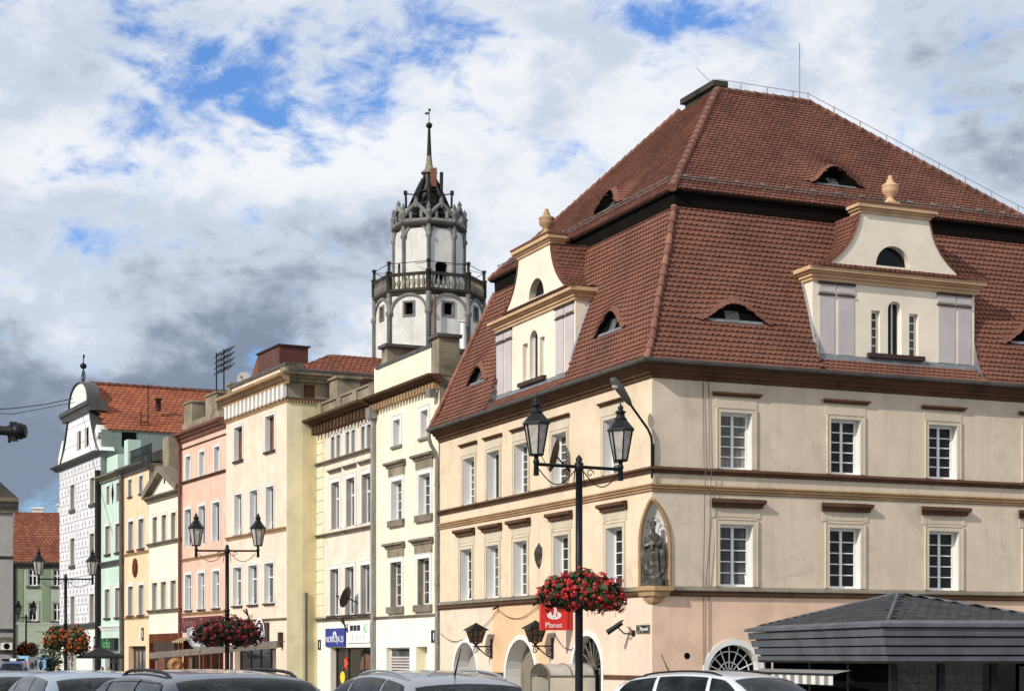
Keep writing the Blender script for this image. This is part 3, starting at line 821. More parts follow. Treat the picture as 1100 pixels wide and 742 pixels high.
def brow_parts(brows, posf, hgt, parent):
    for c, sb, hw, hh, run, kk in brows:
        n = 16; b = MB(); pts = []
        for k in range(n + 1):
            u = c - hw + 2 * hw * k / n; pts.append((u, sb + hgt(c, hw, hh, u)))
        # black panel on the slope stands in for the shaded opening, with its reveal, sill board and small shutter
        b.add([posf(c - hw, sb, .002)] + [posf(u, s, .0) for u, s in pts[1:-1]] + [posf(c + hw, sb, .002)], [tuple(range(n + 1))])
        e = b.build('eyebrow_window', 'dark', parent)
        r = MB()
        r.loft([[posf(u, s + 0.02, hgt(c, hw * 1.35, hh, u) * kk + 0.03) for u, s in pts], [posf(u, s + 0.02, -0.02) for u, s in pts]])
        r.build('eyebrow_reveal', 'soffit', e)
        bt = MB(); st_ = .17; m_ = int(2 * hw * 1.06 / st_)          # a neat course of tiles along the brow
        def lp(u, s, h):
            s0 = sb + hgt(c, hw, hh, u); return posf(u, s, h + hgt(c, hw * 1.35, hh, u) * kk * max(0.0, 1 - max(0, s - s0) / run) ** 1.3)
        for lay, (ds, dh) in enumerate(((-.02, .055),)):
            for k in range(m_ + 1):
                u = c - hw * 1.06 + st_ * (k + .5 * lay); s0 = sb + hgt(c, hw, hh, u) + ds; sl = (hgt(c, hw, hh, u + .08) - hgt(c, hw, hh, u - .08)) / .16
                ww = .098; xs_ = (1, .62, 0, -.62, -1); es_ = (.06, .02, 0, .02, .06)
                lo_ = [(u + ww * x, s0 + e_ + sl * ww * x) for x, e_ in zip(xs_, es_)]
                v_ = [lp(u - ww, s0 + .24 + sl * -ww, .03), lp(u + ww, s0 + .24 + sl * ww, .03)] + [lp(a, b, dh) for a, b in lo_] + [lp(a, b, dh - .035) for a, b in lo_]
                bt.add(v_, [(0, 1, 2, 3, 4, 5, 6)] + [(2 + q, 3 + q, 8 + q, 7 + q) for q in range(4)] + [(1, 2, 7), (0, 6, 11)], tint=random.random())
        bt.build('eyebrow_tiles', 'tile', e)
        f = MB()
        q = [posf(c - hw * .86, sb - .02, .05), posf(c + hw * .86, sb - .02, .05), posf(c + hw * .86, sb + .10, .03), posf(c - hw * .86, sb + .10, .03)]
        f.add(q, [(0, 1, 2, 3)])
        f.build('eyebrow_sill', 'lead', e)
        f2 = MB()
        f2.add([posf(c - hw * .30, sb + .1, .03), posf(c + hw * .14, sb + .1, .03), posf(c + hw * .14, sb + hh * .72, .02), posf(c - hw * .30, sb + hh * .72, .02)], [(0, 1, 2, 3)])
        f2.build('shutter', 'glass_half', e)


DC, DHW = 0.26, {'R': 3.31, 'L': 3.62}
DCEN = {'R': 9.50, 'L': 10.02}
ZC = 13.35           # where the roof beside a dormer passes through the plane of its front
for z_ in [12.6 + 0.02 * k for k in range(80)]:
    if prof_z(z_) >= DC: ZC = z_; break
SCUT = s_of_z(ZC)
BROWS = {'L': [], 'R': []}
for side, u0, u1, vt, vb in (('R', 766, 814, 328, 347), ('R', 1088, 1136, 352, 371), ('L', 643, 668, 338, 358), ('L', 505, 521, 396, 412)):
    c, sb = roofhit((u0 + u1) / 2, vb, side); c0, _ = roofhit(u0, vb, side); c1, _ = roofhit(u1, vb, side); _, st = roofhit((u0 + u1) / 2, vt, side)
    BROWS[side].append((c, sb, min(1.25, abs(c1 - c0) / 2 * (1.42 if side == 'R' else 1.05)), (st - sb) * .9, 1.5, 0.32))
for side in 'LR':
    hgt, off, hole = eyebrow_fn(BROWS[side])
    if side == 'L':
        def posf(u, s, h, off=off):
            m_, z_, nm, nz = prof(s); h += off(u, s); return (m_ + nm * h, u, z_ + nz * h)
        END = LY + 0.3
    else:
        def posf(u, s, h, off=off):
            m_, z_, nm, nz = prof(s); h += off(u, s); return (u, m_ + nm * h, z_ + nz * h)
        END = WX + 0.3
    rng = lambda s: (prof(s)[0], END - (prof(s)[0] + 0.4))
    dc, dh = DCEN[side], DHW[side]
    skip = lambda u, s: (abs(u - dc) < dh and s < s_of_z(15.2)) or hole(u, s)
    flatpos = (lambda u, s, h: (prof(s)[0] + prof(s)[2] * h, u, prof(s)[1] + prof(s)[3] * h)) if side == 'L' else (lambda u, s, h: (u, prof(s)[0] + prof(s)[2] * h, prof(s)[1] + prof(s)[3] * h))
    mb = MB()
    # battens and felt under the tiles, cut out at the dormer
    for i in range(len(SL) - 1):
        subs = 4
        for q in range(subs):
            s0, s1 = SL[i] + (SL[i + 1] - SL[i]) * q / subs, SL[i] + (SL[i + 1] - SL[i]) * (q + 1) / subs
            def strip(a, b):
                k = max(1, int((b - a) / 0.5)); 
                for j in range(k):
                    ua, ub = a + (b - a) * j / k, a + (b - a) * (j + 1) / k
                    mb.add([flatpos(ua, s0, -.03), flatpos(ub, s0, -.03), flatpos(ub, s1, -.03), flatpos(ua, s1, -.03)], [(0, 1, 2, 3)], tint=0.3)
            if s0 < s_of_z(15.2): strip(rng(s0)[0], dc - dh); strip(dc + dh, rng(s0)[1])
            else: strip(rng(s0)[0], rng(s0)[1])
    tiles(mb, posf, rng, SL[-1], 0.215, 0.190, 0.056, skip)
    roof_o = mb.build('roof_slope', 'tile', H.root)
    # a second small brow may sit in a row of its own; parts follow the lifted surface
    brow_parts(BROWS[side], flatpos, hgt, H.root)

rc = MB()
for a, b in zip(PROF, PROF[1:]):
    ridge_chain(rc, (a[0] - .03, a[0] - .03, a[1]), (b[0] - .03, b[0] - .03, b[1]), 0.115, 0.40)
rc.build('ridge_tiles', 'ridge', H.root); rc = MB()
a, b = PROF[0], PROF[-1]
ridge_chain(rc, (a[0], LY + .3 + .4 - .4, a[1]), (b[0], LY + .3 - (b[0] + .4), b[1]), 0.11, 0.40)
rc.build('ridge_tiles', 'ridge', H.root)
rb = MB()      # rear slopes
b = PROF[-1]; a = PROF[0]
rb.poly((WX + .3, a[0], a[1]), (WX + .3, LY + .3, a[1]), (WX - 1.9, LY - 1.9, b[1]), (WX - 1.9, b[0], b[1]))
rb.poly((a[0], LY + .3, a[1]), (WX + .3, LY + .3, a[1]), (WX - 1.9, LY - 1.9, b[1]), (b[0], LY - 1.9, b[1]))
rb.build('rear_roof_slope', 'tile_up', H.root)

# --- upper roof
YF, XF = 17.7, 16.95; YT, XT = 8.25, 9.28
UB = {'R': [], 'L': []}
for side, u0, u1, vt, vb in (('R', 873, 924, 181, 201), ('L', 641, 664, 205, 226)):
    c, sb = uphit((u0 + u1) / 2, vb, side); c0, _ = uphit(u0, vb, side); c1, _ = uphit(u1, vb, side); _, st = uphit((u0 + u1) / 2, vt, side)
    UB[side].append((c, sb, min(.95, abs(c1 - c0) / 2 * 1.15), min(.62, max(.5, st - sb)), 1.5, 0.62)); print('brow', side, UB[side])
for side in 'LR':
    hgt, off, hole = eyebrow_fn(UB[side])
    nm, nz = -UD[1], UD[0]
    if side == 'L':
        def posf(u, s, h, off=off): h += off(u, s); return (UP[0][0] + UD[0] * s + nm * h, u, UP[0][1] + UD[1] * s + nz * h)
        far0, far1 = YF, YT
    else:
        def posf(u, s, h, off=off): h += off(u, s); return (u, UP[0][0] + UD[0] * s + nm * h, UP[0][1] + UD[1] * s + nz * h)
        far0, far1 = XF, XT
    rng = lambda s: (UP[0][0] + UD[0] * s, far0 + (far1 - far0) * s / UL)
    flatp = (lambda u, s, h: (UP[0][0] + UD[0] * s + nm * h, u, UP[0][1] + UD[1] * s + nz * h)) if side == 'L' else (lambda u, s, h: (u, UP[0][0] + UD[0] * s + nm * h, UP[0][1] + UD[1] * s + nz * h))
    mb = MB()
    for q in range(20):
        s0, s1 = UL * q / 20, UL * (q + 1) / 20
        k = 24
        for j in range(k):
            a0, a1 = rng(s0); c0, c1 = rng(s1)
            p = [flatp(a0 + (a1 - a0) * j / k, s0, -.03), flatp(a0 + (a1 - a0) * (j + 1) / k, s0, -.03), flatp(c0 + (c1 - c0) * (j + 1) / k, s1, -.03), flatp(c0 + (c1 - c0) * j / k, s1, -.03)]
            mb.add(p, [(0, 1, 2, 3)], tint=.3)
    tiles(mb, posf, rng, UL, 0.20, 0.150, 0.046, hole)
    mb.build('roof_slope', 'tile_up', H.root)
    brow_parts(UB[side], flatp, hgt, H.root)
    # snow guard: brackets and two rails along the upper eave
    sg = MB(); nb_ = 15
    for k in range(nb_):
        u = far0 * 0.13 + (far0 * 0.83) * k / (nb_ - 1)
        sg.tube([flatp(u, .40, .02), flatp(u, .46, .24)], 0.022, 5); sg.tube([flatp(u, .74, .04), flatp(u, .46, .2)], 0.018, 5)
    for hh in (.10, .20): sg.tube([flatp(far0 * .11, .44, hh), flatp(far0 * .97, .44, hh)], 0.014, 5)
    sg.build('snow_guard', 'pipe', H.root)
rc = MB()
T = UP[1]
ridge_chain(rc, (UP[0][0] - .02, UP[0][0] - .02, UP[0][1]), (T[0], T[0], T[1] + .02), 0.14, 0.36)
rc2 = MB()
ridge_chain(rc2, (T[0], T[0], T[1] + .02), (XT, T[0], T[1] + .02), 0.12, 0.36)
ridge_chain(rc2, (XT, T[0], T[1] + .02), (XF, UP[0][0], UP[0][1] + .02), 0.12, 0.36)
rc2.build('ridge_tiles', 'ridge', H.root); rc2 = MB()
ridge_chain(rc2, (T[0], YT, T[1] + .02), (UP[0][0], YF, UP[0][1] + .02), 0.11, 0.36)
rc.build('ridge_tiles', 'ridge', H.root); rc2.build('ridge_tiles', 'ridge', H.root)
tb = MB(); D0, Z0 = UP[0]
tb.poly((XT, T[0], T[1]), (XF, D0, Z0), (XF, YF, Z0), (XT, YT, T[1])); tb.poly((T[0], YT, T[1]), (XT, YT, T[1]), (XF, YF, Z0), (D0, YF, Z0)); tb.poly((T[0], T[0], T[1]), (XT, T[0], T[1]), (XT, YT, T[1]), (T[0], YT, T[1]))
tb.build('rear_roof_slope', 'tile_up', H.root)
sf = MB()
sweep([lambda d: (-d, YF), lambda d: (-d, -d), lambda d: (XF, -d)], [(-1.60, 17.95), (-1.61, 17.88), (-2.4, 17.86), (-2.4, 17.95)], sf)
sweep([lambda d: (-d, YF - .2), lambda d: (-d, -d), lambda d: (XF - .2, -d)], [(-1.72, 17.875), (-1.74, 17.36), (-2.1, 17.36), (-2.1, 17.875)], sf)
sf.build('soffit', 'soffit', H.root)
ch = MB()
ch.box(T[0] - .05, T[0] + .30, T[0] + .1, YT - .5, T[1] - .3, T[1] + .14); ch.box(T[0] - .18, T[0] + .42, T[0] - .08, YT - .35, T[1] + .14, T[1] + .34)
ch.build('chimney', 'dark_stone', H.root)
lr = MB()
lr.tube([(XT - .3, T[0] + .1, T[1]), (XT - .3, T[0] + .1, T[1] + 2.2)], 0.02, 5)
for k in range(9):
    f_ = k / 9; x = XT + (XF - XT) * f_; y = T[0] + (D0 - T[0]) * f_; z = T[1] + (Z0 - T[1]) * f_
    lr.tube([(x, y, z), (x, y, z + .38)], 0.02, 5)
for k in range(3):
    x = T[0] + 1.0 + k * 1.1; lr.tube([(x, T[0], T[1]), (x, T[0], T[1] + .34)], 0.02, 5)
lr.tube([(T[0], T[0], T[1] + .4), (XT, T[0], T[1] + .34), (XF, D0, Z0 + .38)], 0.012, 5)
lr.tube([(T[0] - .1, T[0] + .2, T[1] + .3), (T[0] - .45, T[0] + .7, T[1] + .95)], 0.015, 5)
lr.build('lightning_rod', 'pipe', H.root)

# --- dormers
GC = [(15.5, 3.02), (15.62, 2.72), (15.8, 2.42), (16.0, 2.17), (16.3, 1.88), (16.6, 1.68), (16.9, 1.54), (17.2, 1.45), (17.48, 1.40)]


def gw(z, k):
    for (a, b) in zip(GC, GC[1:]):
        if z <= b[0]: return k * (a[1] + (b[1] - a[1]) * (z - a[0]) / (b[0] - a[0]))
    return k * GC[-1][1]


def dormer(side):
    c, hw = DCEN[side], DHW[side]; F = Face(H, side, DC); ks = 1.0 if side == 'R' else 1.06
    zb = 12.45
    if side == 'R': WN = [F.rect(936, 945.5, 333.7, 378.5), F.rect(953.8, 968.7, 324, 379), F.rect(976.7, 986.5, 336, 381)]; PL = [F.rect(880, 895.5, 302, 385), F.rect(900, 916.5, 302, 385), F.rect(1007.5, 1025, 302, 385), F.rect(1028.5, 1042, 302, 385)]
    else: WN = [F.rect(561.5, 566.8, 364, 405), F.rect(569, 577.6, 350, 404), F.rect(579.7, 585, 356, 400)]; PL = [F.rect(534, 541.5, 340, 420), F.rect(542.8, 550, 340, 420), F.rect(597.6, 606, 310, 400), F.rect(607.8, 616.5, 310, 400)]
    zw0 = 12.72
    root = MB(F.M).build('dormer', 'dormer_cream', H.root)        # filled below
    wl = []
    for i, r in enumerate(WN):
        wd = (r[1] - r[0]) / 2; cc = (r[0] + r[1]) / 2
        F.open.append(dict(a0=cc - wd, a1=cc + wd, z0=zw0, z1=14.55 if i == 1 else 14.18, rev=0.30, rm=0, **(dict(arch=wd) if i == 1 else {})))
        m = F.mb(); z1 = 14.55 if i == 1 else 14.18; d = -0.22; a0, a1 = cc - wd, cc + wd
        m.cur = 1; m.poly((a0, zw0, d), (a1, zw0, d), (a1, z1, d), (a0, z1, d)); m.cur = 0
        fw = 0.055
        m.box(a0, a0 + fw, zw0, z1, d, d + .05); m.box(a1 - fw, a1, zw0, z1, d, d + .05); m.box(a0, a1, zw0, zw0 + fw, d, d + .05); m.box(a0, a1, z1 - fw, z1, d, d + .05)
        if i == 1: m.box(cc - .02, cc + .02, zw0, z1, d, d + .04)
        else:
            for k in range(1, 5): m.box(a0, a1, zw0 + (z1 - zw0) * k / 5 - .018, zw0 + (z1 - zw0) * k / 5 + .018, d, d + .04)
        wl.append(m.build('dormer_window', ['white_paint', 'glass' if i == 1 else 'glass_half'], root))
    tmp = wall(F, 'dormer', c - hw, c + hw, zb, 15.06, ['dormer_cream'], parent=H.root, reveal_mat=0)
    w_ = F.mb()
    # gable with its half-round window
    lr_, lz = 0.70, 15.74; rows = [15.06, 15.74] + [lz + lr_ * math.sin(math.pi / 2 * k / 9) for k in range(1, 10)] + [16.6, 16.75, 16.9, 17.05, 17.2, 17.35, 17.48]
    lc = F.px(959.5, 288)[0] if side == 'R' else F.px(576, 310)[0]
    rows = sorted(set(rows))
    def lw(z): return math.sqrt(max(0, lr_ ** 2 - (z - lz) ** 2)) if lz <= z <= lz + lr_ else 0.0
    for z0, z1 in zip(rows, rows[1:]):
        gl0, gl1 = (gw(max(z0, 15.5), ks) if z0 > 15.4 else 3.0 * ks), gw(max(z1, 15.5), ks)
        if z0 >= lz - 1e-6 and z1 <= lz + lr_ + 1e-6:
            w_.poly((c - gl0, z0, 0), (lc - lw(z0), z0, 0), (lc - lw(z1), z1, 0), (c - gl1, z1, 0)); w_.poly((lc + lw(z0), z0, 0), (c + gl0, z0, 0), (c + gl1, z1, 0), (lc + lw(z1), z1, 0))
            for s in (-1, 1): w_.poly((lc + s * lw(z0), z0, 0), (lc + s * lw(z1), z1, 0), (lc + s * lw(z1), z1, -.35), (lc + s * lw(z0), z0, -.35))
        else: w_.poly((c - gl0, z0, 0), (c + gl0, z0, 0), (c + gl1, z1, 0), (c - gl1, z1, 0))
    zr = 15.1
    for s in (-1, 1):      # cheeks
        a = c + s * hw
        w_.poly((a, ZC, 0), (a, 15.1, 0), (a, 15.1, -(prof_z(15.1) - DC)), (a, 14.0, -(prof_z(14.0) - DC)))
    base = len(w_.v)
    me = w_.build('gable', 'dormer_cream', H.root)
    # merge front wall and gable into the one dormer mesh
    me2 = bpy.data.meshes.new('dormer'); import bmesh
    bm = bmesh.new(); bm.from_mesh(tmp.data); bm.from_mesh(me.data); bm.to_mesh(me2); bm.free()
    me2.materials.append(M['dormer_cream'])
    for p in me2.polygons: p.material_index = 0
    old = root.data; root.data = me2
    for o in (tmp, me): bpy.data.objects.remove(o)
    # lunette
    l = F.mb(); l.add([(lc - lr_ * math.cos(math.pi * k / 16), lz + lr_ * math.sin(math.pi * k / 16), -.28) for k in range(17)], [tuple(range(17))])
    lo_ = l.build('lunette', 'glass', root)
    lb = F.mb(); lb.cur = 0
    for k in range(1, 8):
        t_ = math.pi * k / 8; lb.tube([(lc, lz, -.26), (lc - lr_ * math.cos(t_), lz + lr_ * math.sin(t_), -.26)], 0.014, 5)
    lb.tube([(lc - .3 * math.cos(math.pi * k / 12), lz + .3 * math.sin(math.pi * k / 12), -.26) for k in range(13)], 0.013, 5)
    lb.cur = 1; lb.box(lc - lr_ - .04, lc + lr_ + .04, lz - .05, lz, -.28, .05)
    # pilasters
    for i, r in enumerate(PL):
        p = F.mb(); p.box(r[0], r[1], zb + .12, 14.55, 0, .035); p.box(r[0] - .03, r[1] + .03, 14.66, 14.92, 0, .05)
        po = p.build('pilaster', 'lilac', root)
        q = F.mb(); q.box(r[0] - .04, r[1] + .04, 14.55, 14.60, 0, .075); q.build('necking', 'dark_brown', po); q = F.mb(); q.box(r[0] - .05, r[1] + .05, 14.92, 14.99, 0, .10)
        q.build('capital', 'dark_brown', po)
    s_ = F.mb(); a0, a1 = WN[0][0], WN[2][1]
    if side == 'L': a0, a1 = WN[2][0], WN[0][1]
    s_.box(min(a0, a1) - .18, max(a0, a1) + .18, zw0 - .16, zw0 - .01, -.05, .16); s_.build('sill', 'dark_brown', root)
    # cornice with returns, and a course of tiles on it
    k = F.mb()
    for z0, z1, d, o in ((15.02, 15.13, .07, .07), (15.13, 15.24, .13, .13), (15.24, 15.31, .22, .20), (15.31, 15.45, .33, .30)):
        k.box(c - hw - o, c + hw + o, z0, z1 - .002, -.9 if z0 < 15.2 else -.75, d)
    ko = k.build('cornice', 'trim_ochre', root)
    return F, root, c, hw, ks, ko


def finish_dormer(side):
    F, root, c, hw, ks, ko = dormer(side)
    P = lambda u, z, d: F.M(u, z, d)
    t_ = MB()
    tiles(t_, lambda u, s, h: P(u, 15.47 + s * .42 + h * .9, .38 - s * .9 + h * .42), lambda s: (c - hw - .34, c + hw + .34), .44, .2, .2, .05)
    t_.add([P(c - hw - .36, 15.455, .40), P(c + hw + .36, 15.455, .40), P(c + hw + .36, 15.64, .02), P(c - hw - .36, 15.64, .02)], [(0, 1, 2, 3)])
    t_.build('cornice_tiles', 'tile_up', root)
    # curved tiled roof running back from the gable
    g_ = MB(); cs_ = [0.0]
    for a, b in zip(GC, GC[1:]): cs_.append(cs_[-1] + math.hypot(b[0] - a[0], (b[1] - a[1]) * ks))
    def curve(s):
        for i in range(len(GC) - 1):
            if s <= cs_[i + 1] or i == len(GC) - 2:
                f_ = (s - cs_[i]) / (cs_[i + 1] - cs_[i]); a, b = GC[i], GC[i + 1]
                z, w = a[0] + (b[0] - a[0]) * f_, ks * (a[1] + (b[1] - a[1]) * f_); L = math.hypot(b[0] - a[0], ks * (b[1] - a[1]))
                return z, w, (b[0] - a[0]) / L, -ks * (b[1] - a[1]) / L
    for sg_ in (-1, 1):
        def pf(u, s, h):
            z, w, nw, nz = curve(s); return P(c + sg_ * (w + .03 + nw * h), z + nz * h * 1.0, .04 - u)
        tiles(g_, pf, lambda s: (0.14, 2.4), cs_[-1], .2, .17, .04)
        g_.loft([[pf(u, s, -.01) for u in (-.02, 2.4)] for s in [cs_[-1] * q / 20 for q in range(21)]], smooth=False)
        g_.build('gable_roof', 'tile_up', root); g_ = MB()
    ld = MB()          # lead flat and soakers where the dormer meets the main roof
    dr = -(prof_z(15.6) - DC)
    ld.poly(P(c - hw - .1, 15.46, -.02), P(c + hw + .1, 15.46, -.02), P(c + hw + .1, 15.62, dr - .1), P(c - hw - .1, 15.62, dr - .1))
    for s in (-1, 1):
        a = c + s * (hw + .02)
        pts = [(z, -(prof_z(z) - DC)) for z in (12.9, 13.3, 13.8, 14.3, 14.8, 15.3, 15.6)]
        ld.loft([[P(a, z, d + .10) for z, d in pts], [P(a + s * .06, z, d + .05) for z, d in pts]], smooth=False)
        ld.poly(P(a, 15.0, -.95), P(a + s * .5, 14.95, -.70), P(a + s * .5, 15.12, -.78), P(a, 15.5, -1.1))
        ld.poly(P(c + s * 2.4 * ks, 15.62, -1.2), P(c + s * (hw + .1), 15.62, -.9), P(c + s * (hw + .1), 15.9, -1.15), P(c + s * 1.9 * ks, 16.6, -1.5))
        # side of the apron recess
        a = c + s * hw
        ld.add([P(a, 11.86, DC + .38), P(a, 12.5, .02), P(a, ZC + .05, .0), P(a, 12.62, DC - prof_z(12.62))], [(0, 1, 2, 3)])
    ld.poly(P(c - hw, 12.30, .13), P(c + hw, 12.30, .13), P(c + hw, 12.56, .02), P(c - hw, 12.56, .02))
    ld.build('flashing', 'lead', root)
    ap = MB(); q0, q1 = (DC + .42, 11.86), (.06, 12.44); L = math.hypot(q1[0] - q0[0], q1[1] - q0[1]); dd, dz = (q1[0] - q0[0]) / L, (q1[1] - q0[1]) / L
    pf = lambda u, s, h: P(u, q0[1] + dz * s - dd * h, q0[0] + dd * s + dz * h)
    tiles(ap, pf, lambda s: (c - hw + .12, c + hw - .12), L - .12, .215, .195, .045)
    ap.add([pf(c - hw, 0, -.02), pf(c + hw, 0, -.02), pf(c + hw, L, -.02), pf(c - hw, L, -.02)], [(0, 1, 2, 3)], tint=.3)
    ap.build('apron', 'tile', root)
    # cap and urn
    k = MB(F.M)
    for z0, z1, d, o in ((17.46, 17.56, .06, 1.46), (17.56, 17.64, .12, 1.54), (17.64, 17.78, .22, 1.62)):
        k.box(c - o * ks, c + o * ks, z0, z1 - .002, -.55, d)
    ca = k.build('gable_cap', 'trim_ochre', root)
    k = MB(F.M); k.box(c - 1.66 * ks, c + 1.66 * ks, 17.78, 17.84, -.6, .26); k.build('cap_tiles', 'tile_up', ca)
    u = MB(); o = P(c - (.12 if side == 'R' else 0), 17.84, -.12)
    if side == 'L': o = P(F.px(584, 240)[0], 17.84, -.12)
    u.box(o[0] - .24, o[0] + .24, o[1] - .24, o[1] + .24, o[2], o[2] + .10)
    u.lathe([(.20, .10), (.20, .16), (.11, .24), (.11, .30), (.25, .42), (.29, .55), (.27, .62), (.30, .66), (.30, .70), (.20, .76), (.12, .82), (.13, .88), (.07, .94), (.085, 1.0), (.0, 1.07)], o, 14)
    u.build('urn', 'trim_ochre' if side == 'R' else 'trim_tan', root)


for side in 'RL': finish_dormer(side)

# downpipe with its swan neck at the far end of the street front
dp = MB(FL.M)
dp.tube([(LY - .15, 11.74, .54), (LY - .15, 11.5, .54), (LY - .1, 11.2, .42), (LY + .02, 10.9, .16), (LY + .05, 10.6, .12), (LY + .05, 4.0, .12), (LY + .05, 0.0, .12)], .085, 8)
for z in (9.6, 7.5, 5.4, 3.0): dp.tube([(LY + .05, z - .04, .12), (LY + .05, z + .04, .12)], .11, 8)
dp.build('downpipe', 'pipe', H.root)
cw = MB(FR.M)      # thin lightning conductors and vent hole on the right face
for u, uu in ((755, 756), (761, 760)):
    x = FR.px(u, 560)[0]; cw.tube([(x, 11.3, .03), (x + .02, 8.6, .05), (x, 8.4, .2), (x - .01, 7.6, .15), (x, 4.7, .04), (x + .03, 2.0, .03)], .012, 5)
cw.build('conductor', 'gutter', H.root)
vt = MB(FR.M); x, z = FR.px(738, 704)
vt.add([(x + .11 * math.cos(2 * math.pi * k / 14), z + .11 * math.sin(2 * math.pi * k / 14), .006) for k in range(14)], [tuple(range(14))]); vt.build('vent', 'dark', H.root)
# ------------------------------------------------------------------ the rest of the row
TH2, TH4 = math.atan(.454), math.atan(.506)


def zp(F, *uv): return sum(F.px(u, v)[1] for u, v in uv) / len(uv)


def mould(F, name, a0, a1, prf, m, parent=None):
    """a straight moulding: prf is a list of (out, height)"""
    b = F.mb(); n = len(prf)
    b.add([(a0, z, d) for d, z in prf] + [(a1, z, d) for d, z in prf], [tuple(range(n)), tuple(range(n, 2 * n))] + [(i, (i + 1) % n, n + (i + 1) % n, n + i) for i in range(n)])
    return b.build(name, m, parent or F.b.root)


def corn(z0, z1, d):
    h = z1 - z0
    return [(0, z0), (d * .25, z0), (d * .3, z0 + h * .3), (d * .55, z0 + h * .4), (d * .6, z0 + h * .6), (d * .95, z0 + h * .7), (d, z0 + h * .95), (0, z1)]


def teeth(F, name, a0, a1, z0, z1, d, n, m, frac=.5):
    b = F.mb(); st = (a1 - a0) / n
    for k in range(n): b.box(a0 + st * k, a0 + st * (k + frac), z0, z1, 0.0, d)
    return b.build(name, m, F.b.root)


def shell(b, L, D, h, m, front=False, far=True, y0=0.0):
    """gable and rear walls of a house in the row"""
    s = MB()
    s.poly((0.002, y0, 0), (D, y0, 0), (D, y0, h), (0.002, y0, h)); s.poly((D, y0, 0), (D, L, 0), (D, L, h), (D, y0, h))
    if far: s.poly((0.002, L, 0), (D, L, 0), (D, L, h), (0.002, L, h))
    return s.build('gable_wall', m, b.root)


def flat_roof(b, L, D, h, m='lead'):
    s = MB(); s.poly((0, 0, h), (D, 0, h), (D, L, h), (0, L, h)); return s.build('roof', m, b.root)


# ---- yellow house next to the corner house
B2 = Bld('yellow_house', (-3.051, 75.856), TH2, 'narrow pale yellow house with ornate window heads, joined to the big corner house', 'house')
F = Face(B2, 'L'); L2 = 7.97
for i, rows_ in enumerate(([(423, 430.4, 450.6, 478), (453, 460, 441, 470)], [(421.4, 432, 517, 557.6), (450, 463, 508, 553)], [(420, 431.7, 604, 651.7), (449, 462, 599, 648.6)])):
    for a0, a1, z0, z1 in avg_row(F, rows_):
        w_ = window(F, a0, a1, z0, z1, 0.26, 4, False, 0.07, glass='glass_half' if i else None, sur=0.20, sur_m='white_reveal',
                    hood=(0.55, 0.62, 0.24, 0.26, 'sill_grey') if i else None, sill=(0.30, 0.30, 0.14, 'sill_grey') if i else (0.24, 0.12, 0.10, 'sill_grey'), rm=1 if i < 2 else 2)
        if i:
            p = F.mb(); p.box(a0 - .30, a1 + .30, z1 + .24, z1 + .60, 0, .07); p.build('carved_panel', 'weathered', w_)
zs = zp(F, (406, 663.8), (469, 659.5)); ztop = zp(F, (393 + 10, 428), (474, 401))
ro = F.rect(415, 440, 695, 742); window(F, ro[0], ro[1], 1.2, ro[3], 0.22, 1, False, 0.06, glass='glass_half', rm=3)
ro = F.rect(447, 459, 694, 742); F.open.append(dict(a0=ro[0], a1=ro[1], z0=0.05, z1=ro[3], rev=.5, rm=4))
wall(F, 'front_wall', 0, L2, 0, ztop - .1, ['yellow', 'white_reveal', 'weathered', 'shop_white', 'yellow'], zone=[(L2 + 1, zs, 3)])
d = F.mb(); d.box(ro[0], ro[1], 0.05, ro[3], -.56, -.48); d.build('door', 'yellow', B2.root)
sh_ = F.mb(); ro = F.rect(415, 440, 695, 742)
for k in range(9): sh_.box(ro[0] + .05, ro[1] - .05, 1.25 + k * .13, 1.33 + k * .13, -.21, -.19)
sh_.build('roller_shutter', 'lilac', B2.root)
mould(F, 'string_course', 0, L2, corn(zs - .08, zs + .06, .08), 'sill_grey')
mould(F, 'cornice', -.25, L2 + .1, corn(ztop - .35, ztop, .62), 'trim_brown')
teeth(F, 'dentils', 0, L2, ztop - .62, ztop - .36, .30, 22, 'trim_tan', .5)
zpar = zp(F, (410, 401), (466, 377)) + .25
pr = F.mb(); pr.box(.9, L2 - .5, ztop - .1, zpar, -.30, 0); pr.build('parapet', 'yellow', B2.root)
pr = F.mb(); pr.box(.75, L2 - .3, zpar, zpar + .12, -.38, .08); pr.build('parapet_coping', 'gutter', B2.root)
pw = F.mb(); pw.box(0, .88, ztop - .1, zpar + .28, -.9, .02); pw.build('parapet_pier', 'weathered', B2.root)
pw = F.mb(); pw.box(-.12, 1.0, zpar + .28, zpar + .42, -1.0, .14); pw.build('pier_coping', 'gutter', B2.root)
pw = F.mb(); pw.box(L2 - .75, L2 - .02, ztop - .1, zpar + 1.0, -4.6, -.35); pw.build('fire_wall', 'weathered', B2.root)
pw = F.mb(); pw.box(L2 - .95, L2 + .1, zpar + 1.0, zpar + 1.14, -4.8, -.2); pw.build('fire_wall_coping', 'gutter', B2.root)
pw = F.mb(); pw.box(L2 - .48, L2 - .02, ztop - .1, zpar + .1, -.3, .01); pw.build('parapet_pier', 'yellow', B2.root)
shell(B2, L2, 11, ztop, 'weathered'); rf_ = MB()
rf_.poly((.3, 0, ztop), (.3, L2, ztop), (5.5, L2, ztop + 1.2), (5.5, 0, ztop + 1.2)); rf_.poly((5.5, 0, ztop + 1.2), (5.5, L2, ztop + 1.2), (11, L2, ztop), (11, 0, ztop)); rf_.build('roof', 'tile_dark', B2.root)
pw = MB(); pw.box(.9, 11, -.001, .35, ztop - 3, zpar - .35); pw.build('fire_wall', 'weathered', B2.root)
pw = MB(); pw.box(.9, 11, -.1, .42, zpar - .35, zpar - .22); pw.build('fire_wall_coping', 'gutter', B2.root)
